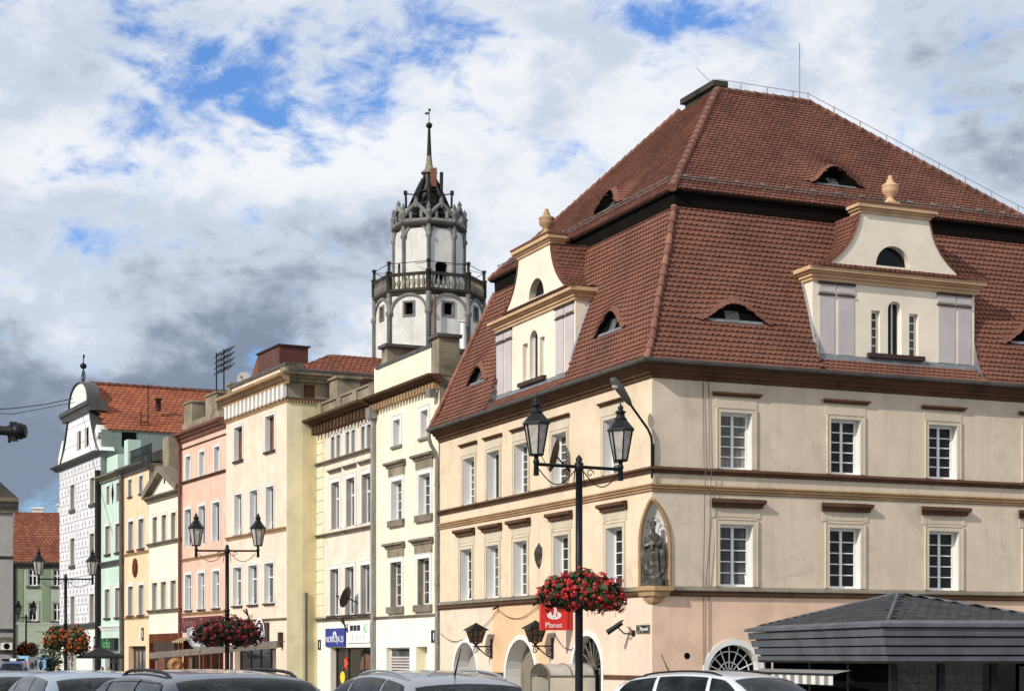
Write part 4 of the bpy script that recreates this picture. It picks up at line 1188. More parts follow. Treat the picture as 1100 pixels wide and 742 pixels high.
hp = MB(F.M); hp.box(.05, .45, ztop - .95, ztop - .62, .12, .42); hp.build('rain_hopper', 'pipe', B2.root)
dp = F.mb(); zh = zp(F, (404, 450)); dp.tube([(L2 - .2, zh, .16), (L2 - .2, 0, .16)], .10, 8); dp.prism([(L2 - .5, zh + .5), (L2 + .1, zh + .5), (L2 + .02, zh), (L2 - .42, zh)], .03, .42); dp.build('downpipe', 'pipe', B2.root)

# ---- cream house with the blue shop sign
B3 = Bld('cream_house', (-6.35, 83.12), TH2, 'cream house with grouped windows above a white shop front with a blue sign', 'house')
F = Face(B3, 'L'); L3 = 8.3
for r in avg_row(F, [(356, 360, 469, 492), (362, 366, 467.5, 490), (372, 376, 463.5, 488), (378, 382, 462, 486), (388.5, 392.7, 457.5, 482), (394.7, 398.7, 456, 480)]):
    window(F, *r, 0.16, 1, False, 0.05, glass='glass_half', sur=0.09, sur_m='white_reveal', rm=2)
for r in avg_row(F, [(356.4, 365, 519, 568), (372.4, 381.4, 513, 565), (389, 398.7, 508, 561)]):
    window(F, *r, 0.24, 1, True, 0.07, glass='glass_half', top_h=.66, sur=0.22, sur_m='white_reveal', hood=(0.30, 0.48, 0.16, 0.18, 'sill_grey'), rm=2)
for r in avg_row(F, [(355, 364.4, 611, 661.7), (371.4, 380.5, 609, 660), (388, 398, 606, 657.7)]):
    window(F, *r, 0.24, 1, False, 0.06, glass='glass_half', sur=0.20, sur_m='white_reveal', sill=(.2, .14, .18, 'dark_brown'), rm=2)
z1_, z2_, z3_ = zp(F, (341, 499), (401, 481)), zp(F, (338, 577), (401, 563.5)), zp(F, (338, 665.8), (400, 659.7))
zt, zb = zp(F, (332, 456), (391, 433.4)), zp(F, (342, 468), (399, 449))
ro = F.rect(355, 399, 695, 742); F.open.append(dict(a0=ro[0], a1=ro[1], z0=.25, z1=ro[3], rev=.35, rm=3))
wall(F, 'front_wall', 0, L3, 0, zt - .1, ['cream_pink', 'white_reveal', 'grey_reveal', 'shop_white'], zone=[(L3 + 1, z3_, 3)])
sf_ = F.mb()
for a in (ro[0] + .03, ro[0] + (ro[1] - ro[0]) * .3, ro[0] + (ro[1] - ro[0]) * .68, ro[1] - .1): sf_.box(a, a + .07, .3, ro[3], -.36, -.28)
sf_.box(ro[0], ro[1], ro[3] - .08, ro[3], -.36, -.26); so_ = sf_.build('shop_window', 'dark_brown', B3.root)
g = F.mb(); g.poly((ro[0], .25, -.33), (ro[1], .25, -.33), (ro[1], ro[3], -.33), (ro[0], ro[3], -.33)); g.build('pane', 'glass', so_)
st = F.mb(); c = ro[0] + (ro[1] - ro[0]) * .76; z_ = ro[3] - .75
star = [(c + (.42 if k % 2 else .15) * math.cos(k * math.pi / 5), z_ + (.42 if k % 2 else .15) * math.sin(k * math.pi / 5)) for k in range(10)]
M['sticker_red'] = mat('sticker_red', (.75, .08, .03), .5, 0); M['sticker_yellow'] = mat('sticker_yellow', (.8, .6, .04), .5, 0)
M['shop_brown'] = mat('shop_brown', (.16, .075, .045), .6, .3, 2.0)
st.prism(star, -.325, -.31); st.build('sticker', 'sticker_red', so_)
st = F.mb(); st.prism([(ro[1] - .9 + .35 * math.cos(k * .524), 1.35 + .3 * math.sin(k * .524)) for k in range(12)], -.325, -.31); st.build('sticker', 'sticker_yellow', so_)
st = F.mb(); c = ro[0] + 1.5; st.prism([(c + 1.0 * math.cos(k * math.pi / 10), 1.75 + .75 * math.sin(k * math.pi / 10)) for k in range(11)], -.328, -.318); st.build('display', 'shop_brown', so_)
for z_, nm in ((z1_, 'string_course'), (z2_, 'string_course'), (z3_, 'string_course')): mould(F, nm, -.02, L3 + .12, corn(z_ - .16, z_ + .04, .18), 'sill_grey')
mould(F, 'cornice', -.05, L3 + .45, corn(zt - .42, zt, .85), 'trim_brown')
teeth(F, 'cornice_brackets', 0, L3, zb, zt - .36, .42, 17, 'trim_brown', .4)
qn = F.mb(); k = 0; z_ = z3_ + .1
while z_ < zb - .3:
    qn.box(L3 - (1.0 if True else .7), L3 + .03, z_, z_ + .52, 0, .04); z_ += .58; k += 1
qn.build('quoins', 'cream', B3.root)
zpr = zp(F, (342, 437), (400, 412))
pr = F.mb(); pr.box(0, L3, zt - .1, zpr, -.35, -.02); pr.box(0, L3, zpr, zpr + .1, -.4, .06)
for a in (.0, 2.3, 4.6, L3 - .75): pr.box(a, a + .6, zt - .1, zpr + .06, -.36, .06)
pr.build('parapet', 'weathered', B3.root)
pp = F.mb(); z_ = zp(F, (346, 408)); pp.box(L3 - 1.6, L3 - .4, zpr - .1, z_, -1.7, -.5); pp.box(L3 - 1.7, L3 - .3, z_, z_ + .12, -1.8, -.4); pp.build('chimney', 'weathered', B3.root)
shell(B3, L3, 10, zt - .2, 'dull_yellow'); flat_roof(B3, L3, 10, zt - .1, 'tile_dark')

# ---- peach house standing forward of the row
B4 = Bld('peach_house', (-11.231, 89.940), TH4, 'tall peach house with a yellow end wall, white toothed cornice and dark red roof', 'house')
F = Face(B4, 'L'); FS = Face(B4, 'R'); L4, D4 = 9.73, 11.5
for r in avg_row(F, [(252, 261, 458, 494), (285.6, 295, 446.7, 484.5)]): window(F, *r, 0.24, 1, False, 0.07, paint='brown_paint', glass='shop_brown', sur=0.12, sur_m='white_reveal', sill=(.12, .12, .12, 'dark_brown'))
for r in avg_row(F, [(252.6, 260, 531.7, 575.4), (269, 277, 527, 571), (286, 294.7, 521, 567)]): window(F, *r, 0.24, 1, True, 0.06, glass='glass_half', sur=0.12, sur_m='white_reveal', sill=(.12, .1, .12, 'dark_brown'), tilt=True)
for r in avg_row(F, [(251, 259.7, 610, 650), (267.5, 276.7, 606.7, 649), (284.5, 294.5, 604, 647.6)]): window(F, *r, 0.22, 1, True, 0.06, glass='glass_half', top_h=.66, sur=0.12, sur_m='white_reveal', sill=(.12, .1, .12, 'dark_brown'), tilt=True)
zt = zp(F, (240, 428), (302, 405.5)); zd0, zd1 = zp(F, (250, 448), (303, 430)), zp(F, (245, 437), (301, 416.6))
ro = F.rect(252, 296, 692, 742); F.open.append(dict(a0=ro[0], a1=ro[1], z0=.1, z1=ro[3], rev=.4, rm=0))
wall(F, 'front_wall', 0, L4, 0, zt - .05, ['peach', 'white_reveal'])
sf_ = F.mb()
for k in range(5): a = ro[0] + (ro[1] - ro[0] - .1) * k / 4; sf_.box(a, a + .1, .1, ro[3], -.4, -.3)
sf_.box(ro[0], ro[1], ro[3] - .12, ro[3], -.4, -.28); so_ = sf_.build('shop_window', 'dark_brown', B4.root)
g = F.mb(); g.poly((ro[0], .1, -.36), (ro[1], .1, -.36), (ro[1], ro[3], -.36), (ro[0], ro[3], -.36)); g.build('pane', 'glass', so_)
zs = zp(F, (243, 580), (306, 565.7)); mould(F, 'string_course', .05, L4 - .1, corn(zs - .14, zs + .08, .14), 'trim_tan')
zs = zp(F, (270, 668), (300, 662.5)); mould(F, 'string_course', 0, L4 - .1, corn(zs - .08, zs + .06, .1), 'sill_grey')
mould(F, 'cornice', -.4, L4 + .2, corn(zd1, zt, .60), 'trim_tan')
teeth(F, 'dentils', 0, L4, zd0, zd1, .22, 15, 'white_reveal', .45)
mould(F, 'string_course', -.02, L4, corn(zd0 - .22, zd0, .12), 'trim_tan')
zq = zp(F, (249, 416), (302, 391.5))
pr = F.mb(); pr.box(0, L4 - .9, zt - .1, zq - .1, -.3, -.01); pr.build('parapet', 'peach', B4.root)
pr = F.mb(); pr.box(-.05, L4 - .8, zq - .1, zq + .05, -.36, .1); pr.build('parapet_coping', 'gutter', B4.root)
pr = F.mb(); pr.box(L4 - .95, L4 - .2, zt - .1, zq + .1, -.8, .02); pr.box(L4 - 1.05, L4 - .1, zq + .1, zq + .2, -.9, .1); pr.build('parapet_pier', 'weathered', B4.root)
pr = F.mb(); pr.box(.0, .8, zt - .1, zq + .05, -.9, .06); pr.build('parapet_pier', 'weathered', B4.root)
xb = FS.px(325, 600)[0]; zside = zp(FS, (312, 432), (338, 433))
wall(FS, 'end_wall', 0, D4, 0, zside, ['dull_yellow', 'white_reveal', 'pale_yellow'], zone=[(xb, 99, 2)])
# weathered attic on the end wall: a ledge, small square openings, heavy cornice and parapet
za = zp(FS, (320, 409)); 
for k in range(7):
    x0 = .55 + k * 1.6; FS2 = None
att = Face(B4, 'R', .02)
for k in range(7): att.open.append(dict(a0=.9 + 1.5 * k, a1=1.6 + 1.5 * k, z0=zside + .22, z1=za - .12, rev=.35))
wall(att, 'attic_wall', 0.02, D4, zside, za, ['weathered', 'dull_yellow'])
bkk = MB(); bkk.poly((.1, .36, zside), (D4, .36, zside), (D4, .36, za), (.1, .36, za)); bkk.build('attic_lining', 'shop_brown', B4.root)
teeth(FS, 'dentils', .02, D4, zside - .02, zside + .16, .08, 70, 'trim_tan', .5)
mould(FS, 'string_course', -.1, D4, corn(zside + .14, zside + .26, .14), 'weathered')
mould(FS, 'cornice', -.35, D4, corn(za - .05, za + .42, .5), 'weathered')
pr = FS.mb(); pr.box(.2, D4, za + .3, zq - .35, -.4, -.05); pr.box(0, .55, za + .3, zq - .1, -.6, .05); pr.box(2.6, 3.1, za + .3, zq - .2, -.6, .05); pr.build('parapet', 'weathered', B4.root)
pr = FS.mb(); pr.box(.1, D4, zq - .35, zq - .22, -.5, .12); pr.build('parapet_coping', 'gutter', B4.root)
pb = FS.mb(); pb.box(D4, D4 + .1, 0, zt, -L4, 0); pb.build('rear_wall', 'dull_yellow', B4.root)
# hipped roof with a red sheet-metal box on its crest
rf_ = MB(); e = .7; zr = zq - .15; xr = 3.6; hr = zp(Face(B4, 'R', 3.0), (365, 381))
A_, Bq, Cq, Dq = (e, e, zr), (D4, e, zr), (D4, L4 - e, zr), (e, L4 - e, zr)
P1_, P2_ = (xr, 3.2, hr), (D4, 3.2, hr); P3_, P4_ = (xr, L4 - 4.2, hr), (D4, L4 - 4.2, hr)
def roofpl(p, q, r, s, n, m='tile_dark', name='roof_slope', par=None, lift=.05):
    b_ = MB(); p, q, r, s = map(Vector, (p, q, r, s))
    U = (q - p).normalized(); up_ = (s - p) - U * (s - p).dot(U); Lh = up_.length; V_ = up_.normalized(); N = U.cross(V_)
    if N.z < 0: N = -N
    u1 = (q - p).dot(U); ts, te = (s - p).dot(U), (r - p).dot(U)
    b_.add([tuple(x - N * .02) for x in (p, q, r, s)], [(0, 1, 2, 3)], tint=.3)
    tiles(b_, lambda u, t, h: tuple(p + U * u + V_ * t + N * h), lambda t: (ts * t / Lh, u1 + (te - u1) * t / Lh), Lh, n, n, lift)
    return b_.build(name, m, par)
roofpl(A_, Bq, P2_, P1_, .3, par=B4.root); roofpl(Dq, A_, P1_, P3_, .3, par=B4.root)
tp = MB(); tp.poly(P1_, P2_, P4_, P3_); tp.poly(P3_, P4_, Cq, Dq); tp.build('roof_top', 'tile_dark', B4.root)
fb = Face(B4, 'R', 3.0); x0, zb0 = fb.px(300, 371); x1, _ = fb.px(331, 373)
bx = MB(); bx.box(x0, x1, 3.0, 6.4, hr - 1.2, zb0); bx.build('roof_box', 'red_sheet', B4.root)
bx = MB(); bx.box(x0 - .1, x1 + .1, 2.9, 6.5, zb0, zb0 + .08); bx.build('roof_box_lid', 'dark_brown', B4.root)
bx = MB(); bx.poly((.9, 6.5, zq - .2), (x0, 3.0, zb0), (x0, 6.4, zb0)); bx.poly((.9, 6.5, zq - .2), (x0, 3.0, hr - 1.2), (x0, 3.0, zb0)); bx.poly((.9, 6.5, zq - .2), (.9, L4 - .8, zq - .2), (x0, 6.4, zb0)); bx.build('roof_slope', 'tile_dark', B4.root)
pv = FS.mb(); x = FS.px(326, 600)[0] + .12; pv.tube([(x, 1.0, .08), (x, zp(FS, (326, 636)), .08)], .06, 6); pv.build('standpipe', 'gutter', B4.root)

# ---- pink house
B5 = Bld('pink_house', (-15.62, 98.62), TH4, 'salmon pink house with three window bays and a maroon shop sign', 'house')
F = Face(B5, 'L'); L5 = 8.48
for r in avg_row(F, [(199.7, 205.4, 489.5, 516), (214.8, 220, 485.5, 512), (231, 236, 480, 507)]): window(F, *r, 0.22, 1, False, 0.05, glass='glass_half', sur=0.14, sur_m='white_reveal')
for r in avg_row(F, [(199, 205.8, 547.5, 588), (213.9, 220.8, 543, 584), (228.6, 236.5, 539, 579)]): window(F, *r, 0.22, 1, True, 0.05, glass='glass', sur=0.14, sur_m='white_reveal')
for r in avg_row(F, [(199.4, 206, 618, 655), (213, 220.4, 615, 654), (229, 236, 612, 652.5)]): window(F, *r, 0.22, 1, True, 0.05, glass='glass_half', top_h=.66, sur=0.14, sur_m='white_reveal', sill=(.1, .1, .1, 'dark_brown'))
zt, zb = zp(F, (192, 466.5), (241, 449)), zp(F, (198, 475), (241, 459.6))
ro = F.rect(197, 240, 684, 742); F.open.append(dict(a0=ro[0], a1=ro[1], z0=.1, z1=ro[3], rev=.5, rm=2))
wall(F, 'front_wall', 0, L5, 0, zt, ['pink', 'white_reveal', 'brown_tile'], zone=None)
sf_ = F.mb(); n_ = 6
for k in range(n_): a = ro[0] + (ro[1] - ro[0] - .3) * k / (n_ - 1); sf_.box(a, a + (.3 if k in (0, 2, 3, 5) else .12), .1, ro[3], -.5, -.25)
so_ = sf_.build('shop_front', 'brown_tile', B5.root)
g = F.mb(); g.poly((ro[0], .1, -.45), (ro[1], .1, -.45), (ro[1], ro[3], -.45), (ro[0], ro[3], -.45)); g.build('pane', 'glass', so_)
for (u0, v0, u1, v1) in ((198, 518, 240.6, 505.7), (196, 601, 240, 594.6), (197, 660, 240, 655)):
    z_ = zp(F, (u0, v0), (u1, v1)); mould(F, 'string_course', .05, L5 - .1, corn(z_ - .12, z_ + .06, .12), 'trim_brown' if v0 < 590 else 'trim_tan')
mould(F, 'cornice', 0, L5 + .4, corn(zb, zt, .5), 'brown_metal')
z_ = zp(F, (197, 482), (241, 467)); mould(F, 'string_course', 0, L5, corn(z_ - .06, z_ + .04, .06), 'trim_brown')
pr = F.mb(); z_ = zp(F, (210, 447), (237, 440)); pr.box(.1, L5 - .2, zt - .1, zt + .5, -.3, 0); pr.build('parapet', 'weathered', B5.root)
for (u0, u1, v) in ((197, 205, 435), (219.6, 232, 427)):
    a1, zz_ = F.px(u0, v); a0, _ = F.px(u1, v); pr = F.mb(); pr.box(a0, a1, zt - .1, zz_, -1.6, -.05); pr.box(a0 - .08, a1 + .08, zz_, zz_ + .1, -1.7, .03); pr.build('chimney', 'weathered', B5.root)
pr = F.mb(); pr.box(3.2, L5 - .9, zt + .4, zt + 1.5, -1.2, -.8); pr.build('chimney', 'dark_stone', B5.root)
shell(B5, L5, 10, zt - .1, 'weathered'); flat_roof(B5, L5, 10, zt - .05, 'tile_dark')
dp = F.mb(); dp.tube([(L5 - .15, zt - .2, .4), (L5 - .1, zt - .7, .15), (L5 - .1, 0, .15)], .1, 8); dp.build('downpipe', 'brown_metal', B5.root)

# ---- ivory house with a pediment
B6 = Bld('pediment_house', (-19.45, 106.19), TH4, 'ivory house with a triangular pediment over a brown tiled shop level', 'house')
F = Face(B6, 'L'); L6 = 7.05
for r in avg_row(F, [(164.5, 169.3, 555.4, 583.5), (174, 179.2, 553, 581), (184.2, 189.4, 550, 578)]) + avg_row(F, [(164, 169.2, 625.8, 654.5), (173.4, 178.8, 624.5, 654), (183.2, 190, 623, 652.7)]):
    window(F, *r, 0.22, 1, False, 0.05, glass='glass_curtain', sur=0.16, sur_m='ivory', rm=2)
zb, zs, zl, zg_ = zp(F, (158, 537), (194, 527)), zp(F, (160, 586), (194, 577)), zp(F, (160, 657), (194, 652)), zp(F, (160, 681), (194, 679))
ro = F.rect(161, 193, 690, 742); F.open.append(dict(a0=ro[0], a1=ro[1], z0=.1, z1=ro[3], rev=.4, rm=3))
wall(F, 'front_wall', 0, L6, 0, zb, ['ivory', 'white_reveal', 'grey_reveal', 'brown_tile'], zone=[(L6 + 1, zg_, 3)])
sh_ = F.mb()
for k in range(24): sh_.box(ro[0], ro[1] - 2.2, .15 + k * .11, .24 + k * .11, -.35, -.3)
sh_.build('roller_shutter', 'dark_brown', B6.root)
dr_ = F.mb(); dr_.box(ro[1] - 2.1, ro[1], .1, ro[3], -.4, -.33); dr_.build('door', 'brown_metal', B6.root)
sh_ = F.mb(); sh_.box(ro[0] - .1, ro[1] - 2.0, ro[3] - .5, ro[3] + .05, -.1, .35); sh_.build('shutter_box', 'dark_brown', B6.root)
za_, _ = 0, 0; ap = F.px(176.7, 505); wl_, wr_ = L6 + .25, -.15
for z_ in (zs, zl): mould(F, 'string_course', -.02, L6 + .05, corn(z_ - .2, z_ + .05, .2), 'sill_grey')
mould(F, 'pediment_base', wr_, wl_, corn(zb - .25, zb + .1, .4), 'sill_grey')
pd = F.mb(); pd.prism([(wl_, zb + .1), (wr_, zb + .1), (ap[0], ap[1])], -.35, 0.0); po = pd.build('pediment', 'ivory', B6.root)
for e0, e1 in (((wl_, zb + .1), ap), (ap, (wr_, zb + .1))):
    e0, e1 = Vector(e0), Vector(e1); nn = Vector((-(e1 - e0).y, (e1 - e0).x)).normalized(); nn = nn if nn.y > 0 else -nn
    pd = F.mb(); pd.prism([tuple(e0 - nn * .12), tuple(e1 - nn * .12), tuple(e1 + nn * .28), tuple(e0 + nn * .28)], -.5, .42); pd.build('raking_cornice', 'sill_grey', po)
pd = F.mb(); c = (wl_ + wr_) / 2; pd.box(c - .12, c + .12, zb + .7, zb + 1.5, 0, .02); pd.build('slit_window', 'dark', po)
fw_ = F.mb(); z_ = zp(F, (176, 472)); fw_.box(-.1, L6 - .1, zb, z_, -2.6, -2.0); fw_.build('fire_wall', 'weathered', B6.root)
fw_ = F.mb(); fw_.box(L6 - 1.2, L6 + .1, zb, z_ + .5, -2.0, -.9); fw_.build('chimney', 'weathered', B6.root)
fw_ = F.mb(); fw_.poly((0, zb + .1, -.35), (L6, zb + .1, -.35), (L6, zb + 1.8, -2.0), (0, zb + 1.8, -2.0)); fw_.build('lean_roof', 'lead', B6.root)
shell(B6, L6, 10, zb, 'weathered'); flat_roof(B6, L6, 10, zb + .05, 'tile_dark')

# ---- orange house
B7 = Bld('orange_house', (-22.63, 112.48), TH4, 'narrow orange house with an iron balustrade along its roof and a round medallion', 'house')
F = Face(B7, 'L'); L7 = 6.04
for r in avg_row(F, [(138, 142, 515, 533), (150, 153.8, 511, 530)]): window(F, *r, 0.18, 1, False, 0.04, glass='glass_half', sur=0.10, sur_m='white_reveal', rm=2, sill=(.1, .1, .1, 'dark_brown'))
for r in avg_row(F, [(138, 143.8, 560, 591.6), (149.2, 154.7, 557, 588)]) + avg_row(F, [(138, 143.2, 629.6, 661), (149.2, 155, 628, 659.5)]): window(F, *r, 0.22, 1, False, 0.05, glass='glass_half', sur=0.16, sur_m='white_reveal', rm=2, sill=(.1, .14, .14, 'trim_brown'))
zt = zp(F, (133, 505), (158, 494.6))
ro = F.rect(138, 156.5, 693.5, 742); F.open.append(dict(a0=ro[0], a1=ro[1], z0=.05, z1=ro[3], rev=.4, rm=0))
wall(F, 'front_wall', 0, L7, 0, zt, ['orange', 'white_reveal', 'grey_reveal'])
dr_ = F.mb(); dr_.box(ro[0], ro[1], .05, ro[3], -.42, -.34); do = dr_.build('door', 'dark_brown', B7.root)
for k in range(4):
    a = ro[0] + .35 + k * (ro[1] - ro[0] - .5) / 4; g = F.mb(); g.poly((a, .9, -.335), (a + .5, .9, -.335), (a + .5, 2.7, -.335), (a, 2.7, -.335)); g.build('pane', 'glass_curtain', do)
mould(F, 'cornice', -.1, L7 + .2, corn(zt - .5, zt, .6), 'gutter'); z_ = zp(F, (136, 596), (158, 591)); mould(F, 'string_course', 0, L7, corn(z_ - .14, z_ + .06, .1), 'trim_tan'); z_ = zp(F, (136, 664), (158, 661)); mould(F, 'string_course', 0, L7, corn(z_ - .14, z_ + .06, .1), 'trim_tan')
a, z_ = F.px(145.5, 609.5); md = MB(F.M)
for r_, d_ in ((.62, .06), (.46, .10)): md.add([(a + r_ * math.cos(k * .4488) , z_ + r_ * math.sin(k * .4488), d_) for k in range(14)] + [(a + r_ * math.cos(k * .4488), z_ + r_ * math.sin(k * .4488), 0) for k in range(14)], [tuple(range(14))] + [(k, (k + 1) % 14, 14 + (k + 1) % 14, 14 + k) for k in range(14)])
md.build('medallion', 'brown_tile', B7.root)
rl7 = F.mb(); 
for k in range(26): rl7.tube([(.2 + k * .22, zt - .02, -.2), (.2 + k * .22, zt + 1.1, -.2)], .025, 4)
for h_ in (.15, .6, 1.1): rl7.tube([(.1, zt + h_, -.2), (L7 - .1, zt + h_, -.2)], .035, 4)
rl7.build('roof_railing', 'black', B7.root)
pr = F.mb(); pr.box(L7 - .8, L7 + .1, zt - .1, zt + 1.9, -.9, -.05); pr.build('chimney', 'mint', B7.root); pr = F.mb(); pr.box(1.2, 4.6, zt, zt + 1.0, -2.0, -1.4); pr.build('fire_wall', 'dark_stone', B7.root)
shell(B7, L7, 10, zt - .1, 'weathered'); flat_roof(B7, L7, 10, zt - .02, 'lead')
dp = F.mb(); dp.tube([(L7 - .02, zt - .2, .2), (L7 - .02, 0, .16)], .14, 8); dp.build('downpipe', 'gutter', B7.root)

# ---- mint house
B8 = Bld('mint_house', (-25.36, 117.87), TH4, 'narrow mint green house with a black shop sign lettered in green', 'house')
F = Face(B8, 'L'); L8 = 6.13
for r in avg_row(F, [(114.8, 118, 522.5, 541.7), (125.5, 128.7, 518.6, 538)]): window(F, *r, 0.16, 1, False, 0.04, glass='glass_half', sur=0.08, sur_m='white_reveal', rm=2)
for r in avg_row(F, [(113.3, 118.6, 565, 595.6), (124.3, 129.6, 562, 592)]) + avg_row(F, [(113, 118.2, 632, 663.6), (124, 129.6, 631.7, 662)]): window(F, *r, 0.2, 1, False, 0.05, glass='glass_half', sur=0.2, sur_m='white_reveal', rm=2, sill=(.1, .14, .12, 'dark_stone'))
zt = zp(F, (110, 512), (131, 505))
ro = F.rect(113, 129.5, 701, 742); F.open.append(dict(a0=ro[0], a1=ro[1], z0=.05, z1=ro[3], rev=.4, rm=1))
wall(F, 'front_wall', 0, L8, 0, zt, ['mint', 'white_reveal', 'grey_reveal'])
sf_ = F.mb()
for k in range(4): a = ro[0] + (ro[1] - ro[0] - .14) * k / 3; sf_.box(a, a + .14, .05, ro[3], -.4, -.3)
sf_.box(ro[0], ro[1], 1.9, 2.1, -.4, -.3); so_ = sf_.build('shop_window', 'black', B8.root)
g = F.mb(); g.poly((ro[0], .05, -.38), (ro[1], .05, -.38), (ro[1], ro[3], -.38), (ro[0], ro[3], -.38)); g.build('pane', 'glass', so_)
mould(F, 'cornice', 0, L8, corn(zt - .45, zt, .5), 'sill_grey')
for (v0, v1, h_) in ((606, 601, .3), (675, 671, .2)): z_ = zp(F, (110, v0), (131, v1)); mould(F, 'string_course', 0, L8, corn(z_ - h_, z_ + .1, .2), 'gutter' if v0 < 650 else 'white_reveal')
a, z_ = F.px(121.2, 530); dm = F.mb(); dm.prism([(a - .28, z_), (a, z_ - .7), (a + .28, z_), (a, z_ + .7)], 0, .03); dm.build('diamond_plaque', 'dark', B8.root)
pr = F.mb(); z_ = zp(F, (115, 489)); pr.box(L8 - 3.0, L8 - .1, zt - .05, z_, -2.4, -.4); pr.build('roof_pier', 'mint', B8.root); pr = F.mb(); z_ = zp(F, (130, 480)); pr.box(.1, .8, zt - .05, z_, -1.4, -.4); pr.build('roof_pier', 'mint', B8.root)
shell(B8, L8, 10, zt - .1, 'weathered'); flat_roof(B8, L8, 10, zt - .02, 'lead')
dp = F.mb(); dp.tube([(L8 - .02, zt + .5, .2), (L8 - .02, 0, .2)], .2, 8); dp.build('downpipe', 'black', B8.root)

# ---- white scratch-work gable house
m = bpy.data.materials.new('sgraffito'); m.use_nodes = True; t = NT(m.node_tree); M['sgraffito'] = m
co = t.n('ShaderNodeTexCoord').outputs['Object']; sx = t.sep(co)
yz = t.comb(sx[1], sx[2], 0.0)
br = t.n('ShaderNodeTexBrick', ins={'Vector': yz, 'Scale': 1.0, 'Color1': (.70, .69, .70, 1), 'Color2': (.60, .59, .61, 1), 'Mortar': (.30, .29, .31, 1), 'Mortar Size': .04, 'Brick Width': 1.05, 'Row Height': .67, 'Mortar Smooth': .3})
row = t.math('FLOOR', t.math('DIVIDE', sx[2], .67)); odd = t.math('MODULO', row, 2.0)
fx = t.math('FRACT', t.math('ADD', t.math('DIVIDE', sx[1], 1.05), t.math('MULTIPLY', odd, .5))); fz = t.math('FRACT', t.math('DIVIDE', sx[2], .67))
dx = t.math('MULTIPLY', t.math('ABSOLUTE', t.math('SUBTRACT', fx, .5)), 1.05); dz = t.math('MULTIPLY', t.math('ABSOLUTE', t.math('SUBTRACT', fz, .46)), .67)
dot = t.math('LESS_THAN', t.math('ADD', dx, dz), .19)
sl_ = t.math('LESS_THAN', t.math('ABSOLUTE', t.math('SUBTRACT', dx, t.math('MULTIPLY', dz, 1.5))), .03)
out = t.mix(t.math('MULTIPLY', dot, .85), br.outputs[0], (.20, .19, .21))
out = t.mix(t.math('MULTIPLY', sl_, .0), out, (.3, .3, .3))
out = t.mix(t.ramp(t.noise(co, .5, 6.0), .45, .7, 0, .25), out, (.5, .49, .47))
p = t.n('ShaderNodeBsdfPrincipled', ins={'Base Color': out, 'Roughness': .9}); t.n('ShaderNodeOutputMaterial', ins={0: p.outputs[0]})
m = bpy.data.materials.new('sgraffito_gable'); m.use_nodes = True; t = NT(m.node_tree); M['sgraffito_gable'] = m
co = t.n('ShaderNodeTexCoord').outputs['Object']; sx = t.sep(co); yz = t.comb(sx[1], sx[2], 0.0)
br = t.n('ShaderNodeTexBrick', ins={'Vector': yz, 'Scale': 1.0, 'Color1': (.80, .79, .78, 1), 'Color2': (.74, .73, .74, 1), 'Mortar': (.40, .39, .40, 1), 'Mortar Size': .04, 'Brick Width': 1.1, 'Row Height': 1.35})
p = t.n('ShaderNodeBsdfPrincipled', ins={'Base Color': br.outputs[0], 'Roughness': .9}); t.n('ShaderNodeOutputMaterial', ins={0: p.outputs[0]})
B9 = Bld('gable_house', (-28.13, 123.34), TH4, 'white house patterned with scratched blocks, with a curved gable and orange tiled roof', 'house')
F = Face(B9, 'L'); L9, D9 = 12.3, 19.0
for rr in ([(76, 80.3, 520, 547), (97, 102, 513.5, 541)], [(76, 80.3, 578, 608), (96.7, 101.6, 572.7, 602)], [(76, 80.6, 640, 669), (96.7, 101.2, 637.7, 668.8)]):
    for r in avg_row(F, rr): window(F, *r, 0.3, 1, False, 0.06, glass='glass_curtain', sur=0.14, sur_m='white_reveal', rm=2, sill=(.14, .22, .14, 'gutter'))
zt, zb, zl = zp(F, (66, 500), (108, 485)), zp(F, (66, 510), (108, 494)), zp(F, (66, 674), (107, 670))
ro = F.rect(99.3, 107, 694, 742); F.open.append(dict(a0=ro[0], a1=ro[1], z0=.05, z1=ro[3], rev=.4, rm=0)); r2 = F.rect(76, 82, 697, 742); F.open.append(dict(a0=r2[0], a1=r2[1], z0=.05, z1=r2[3], rev=.2, rm=2))
wall(F, 'front_wall', 0, L9, 0, zt, ['sgraffito', 'white_reveal', 'grey_reveal', 'shop_white'], zone=[(L9 + 1, zl, 3)])
for q in (ro, r2): d = F.mb(); d.box(q[0], q[1], .05, q[3], -.3, -.16); d.build('door', 'dark_brown' if q is ro else 'grey_reveal', B9.root)
mould(F, 'cornice', -.3, L9 + .9, corn(zb + .3, zt, .55), 'gutter'); mould(F, 'string_course', -.1, L9, corn(zl - .25, zl + .15, .25), 'gutter')
gl = [(66.7, 492), (72.5, 480), (75.2, 466), (78.5, 447), (79.5, 441)]; gr = [(107.3, 478), (106, 471), (102.3, 453), (99.2, 439)]
PL_ = [F.px(*q) for q in gl]; PR_ = [F.px(*q) for q in gr]; c9 = (PL_[-1][0] + PR_[-1][0]) / 2
half = [(6.0, zt), (5.0, zt + 1.2), (4.25, zt + 2.6), (3.55, zt + 4.2), (3.1, zt + 5.6)]
zc9 = zp(F, (78, 440), (103, 432)); k_ = (zc9 - zt) / 5.6; half = [(a * .98, zt + (z - zt) * k_) for a, z in half]; c9 = L9 / 2
GW_ = [F.rect(82.7, 87, 463, 483), F.rect(91.2, 95.3, 459, 480)]; zz0, zz1 = sum(r[2] for r in GW_) / 2, sum(r[3] for r in GW_) / 2
gb = F.mb(); gb.prism([(c9 + a, z) for a, z in half] + [(c9 - a, z) for a, z in reversed(half)], -.9, -.0); go = gb.build('gable', 'sgraffito_gable', B9.root)
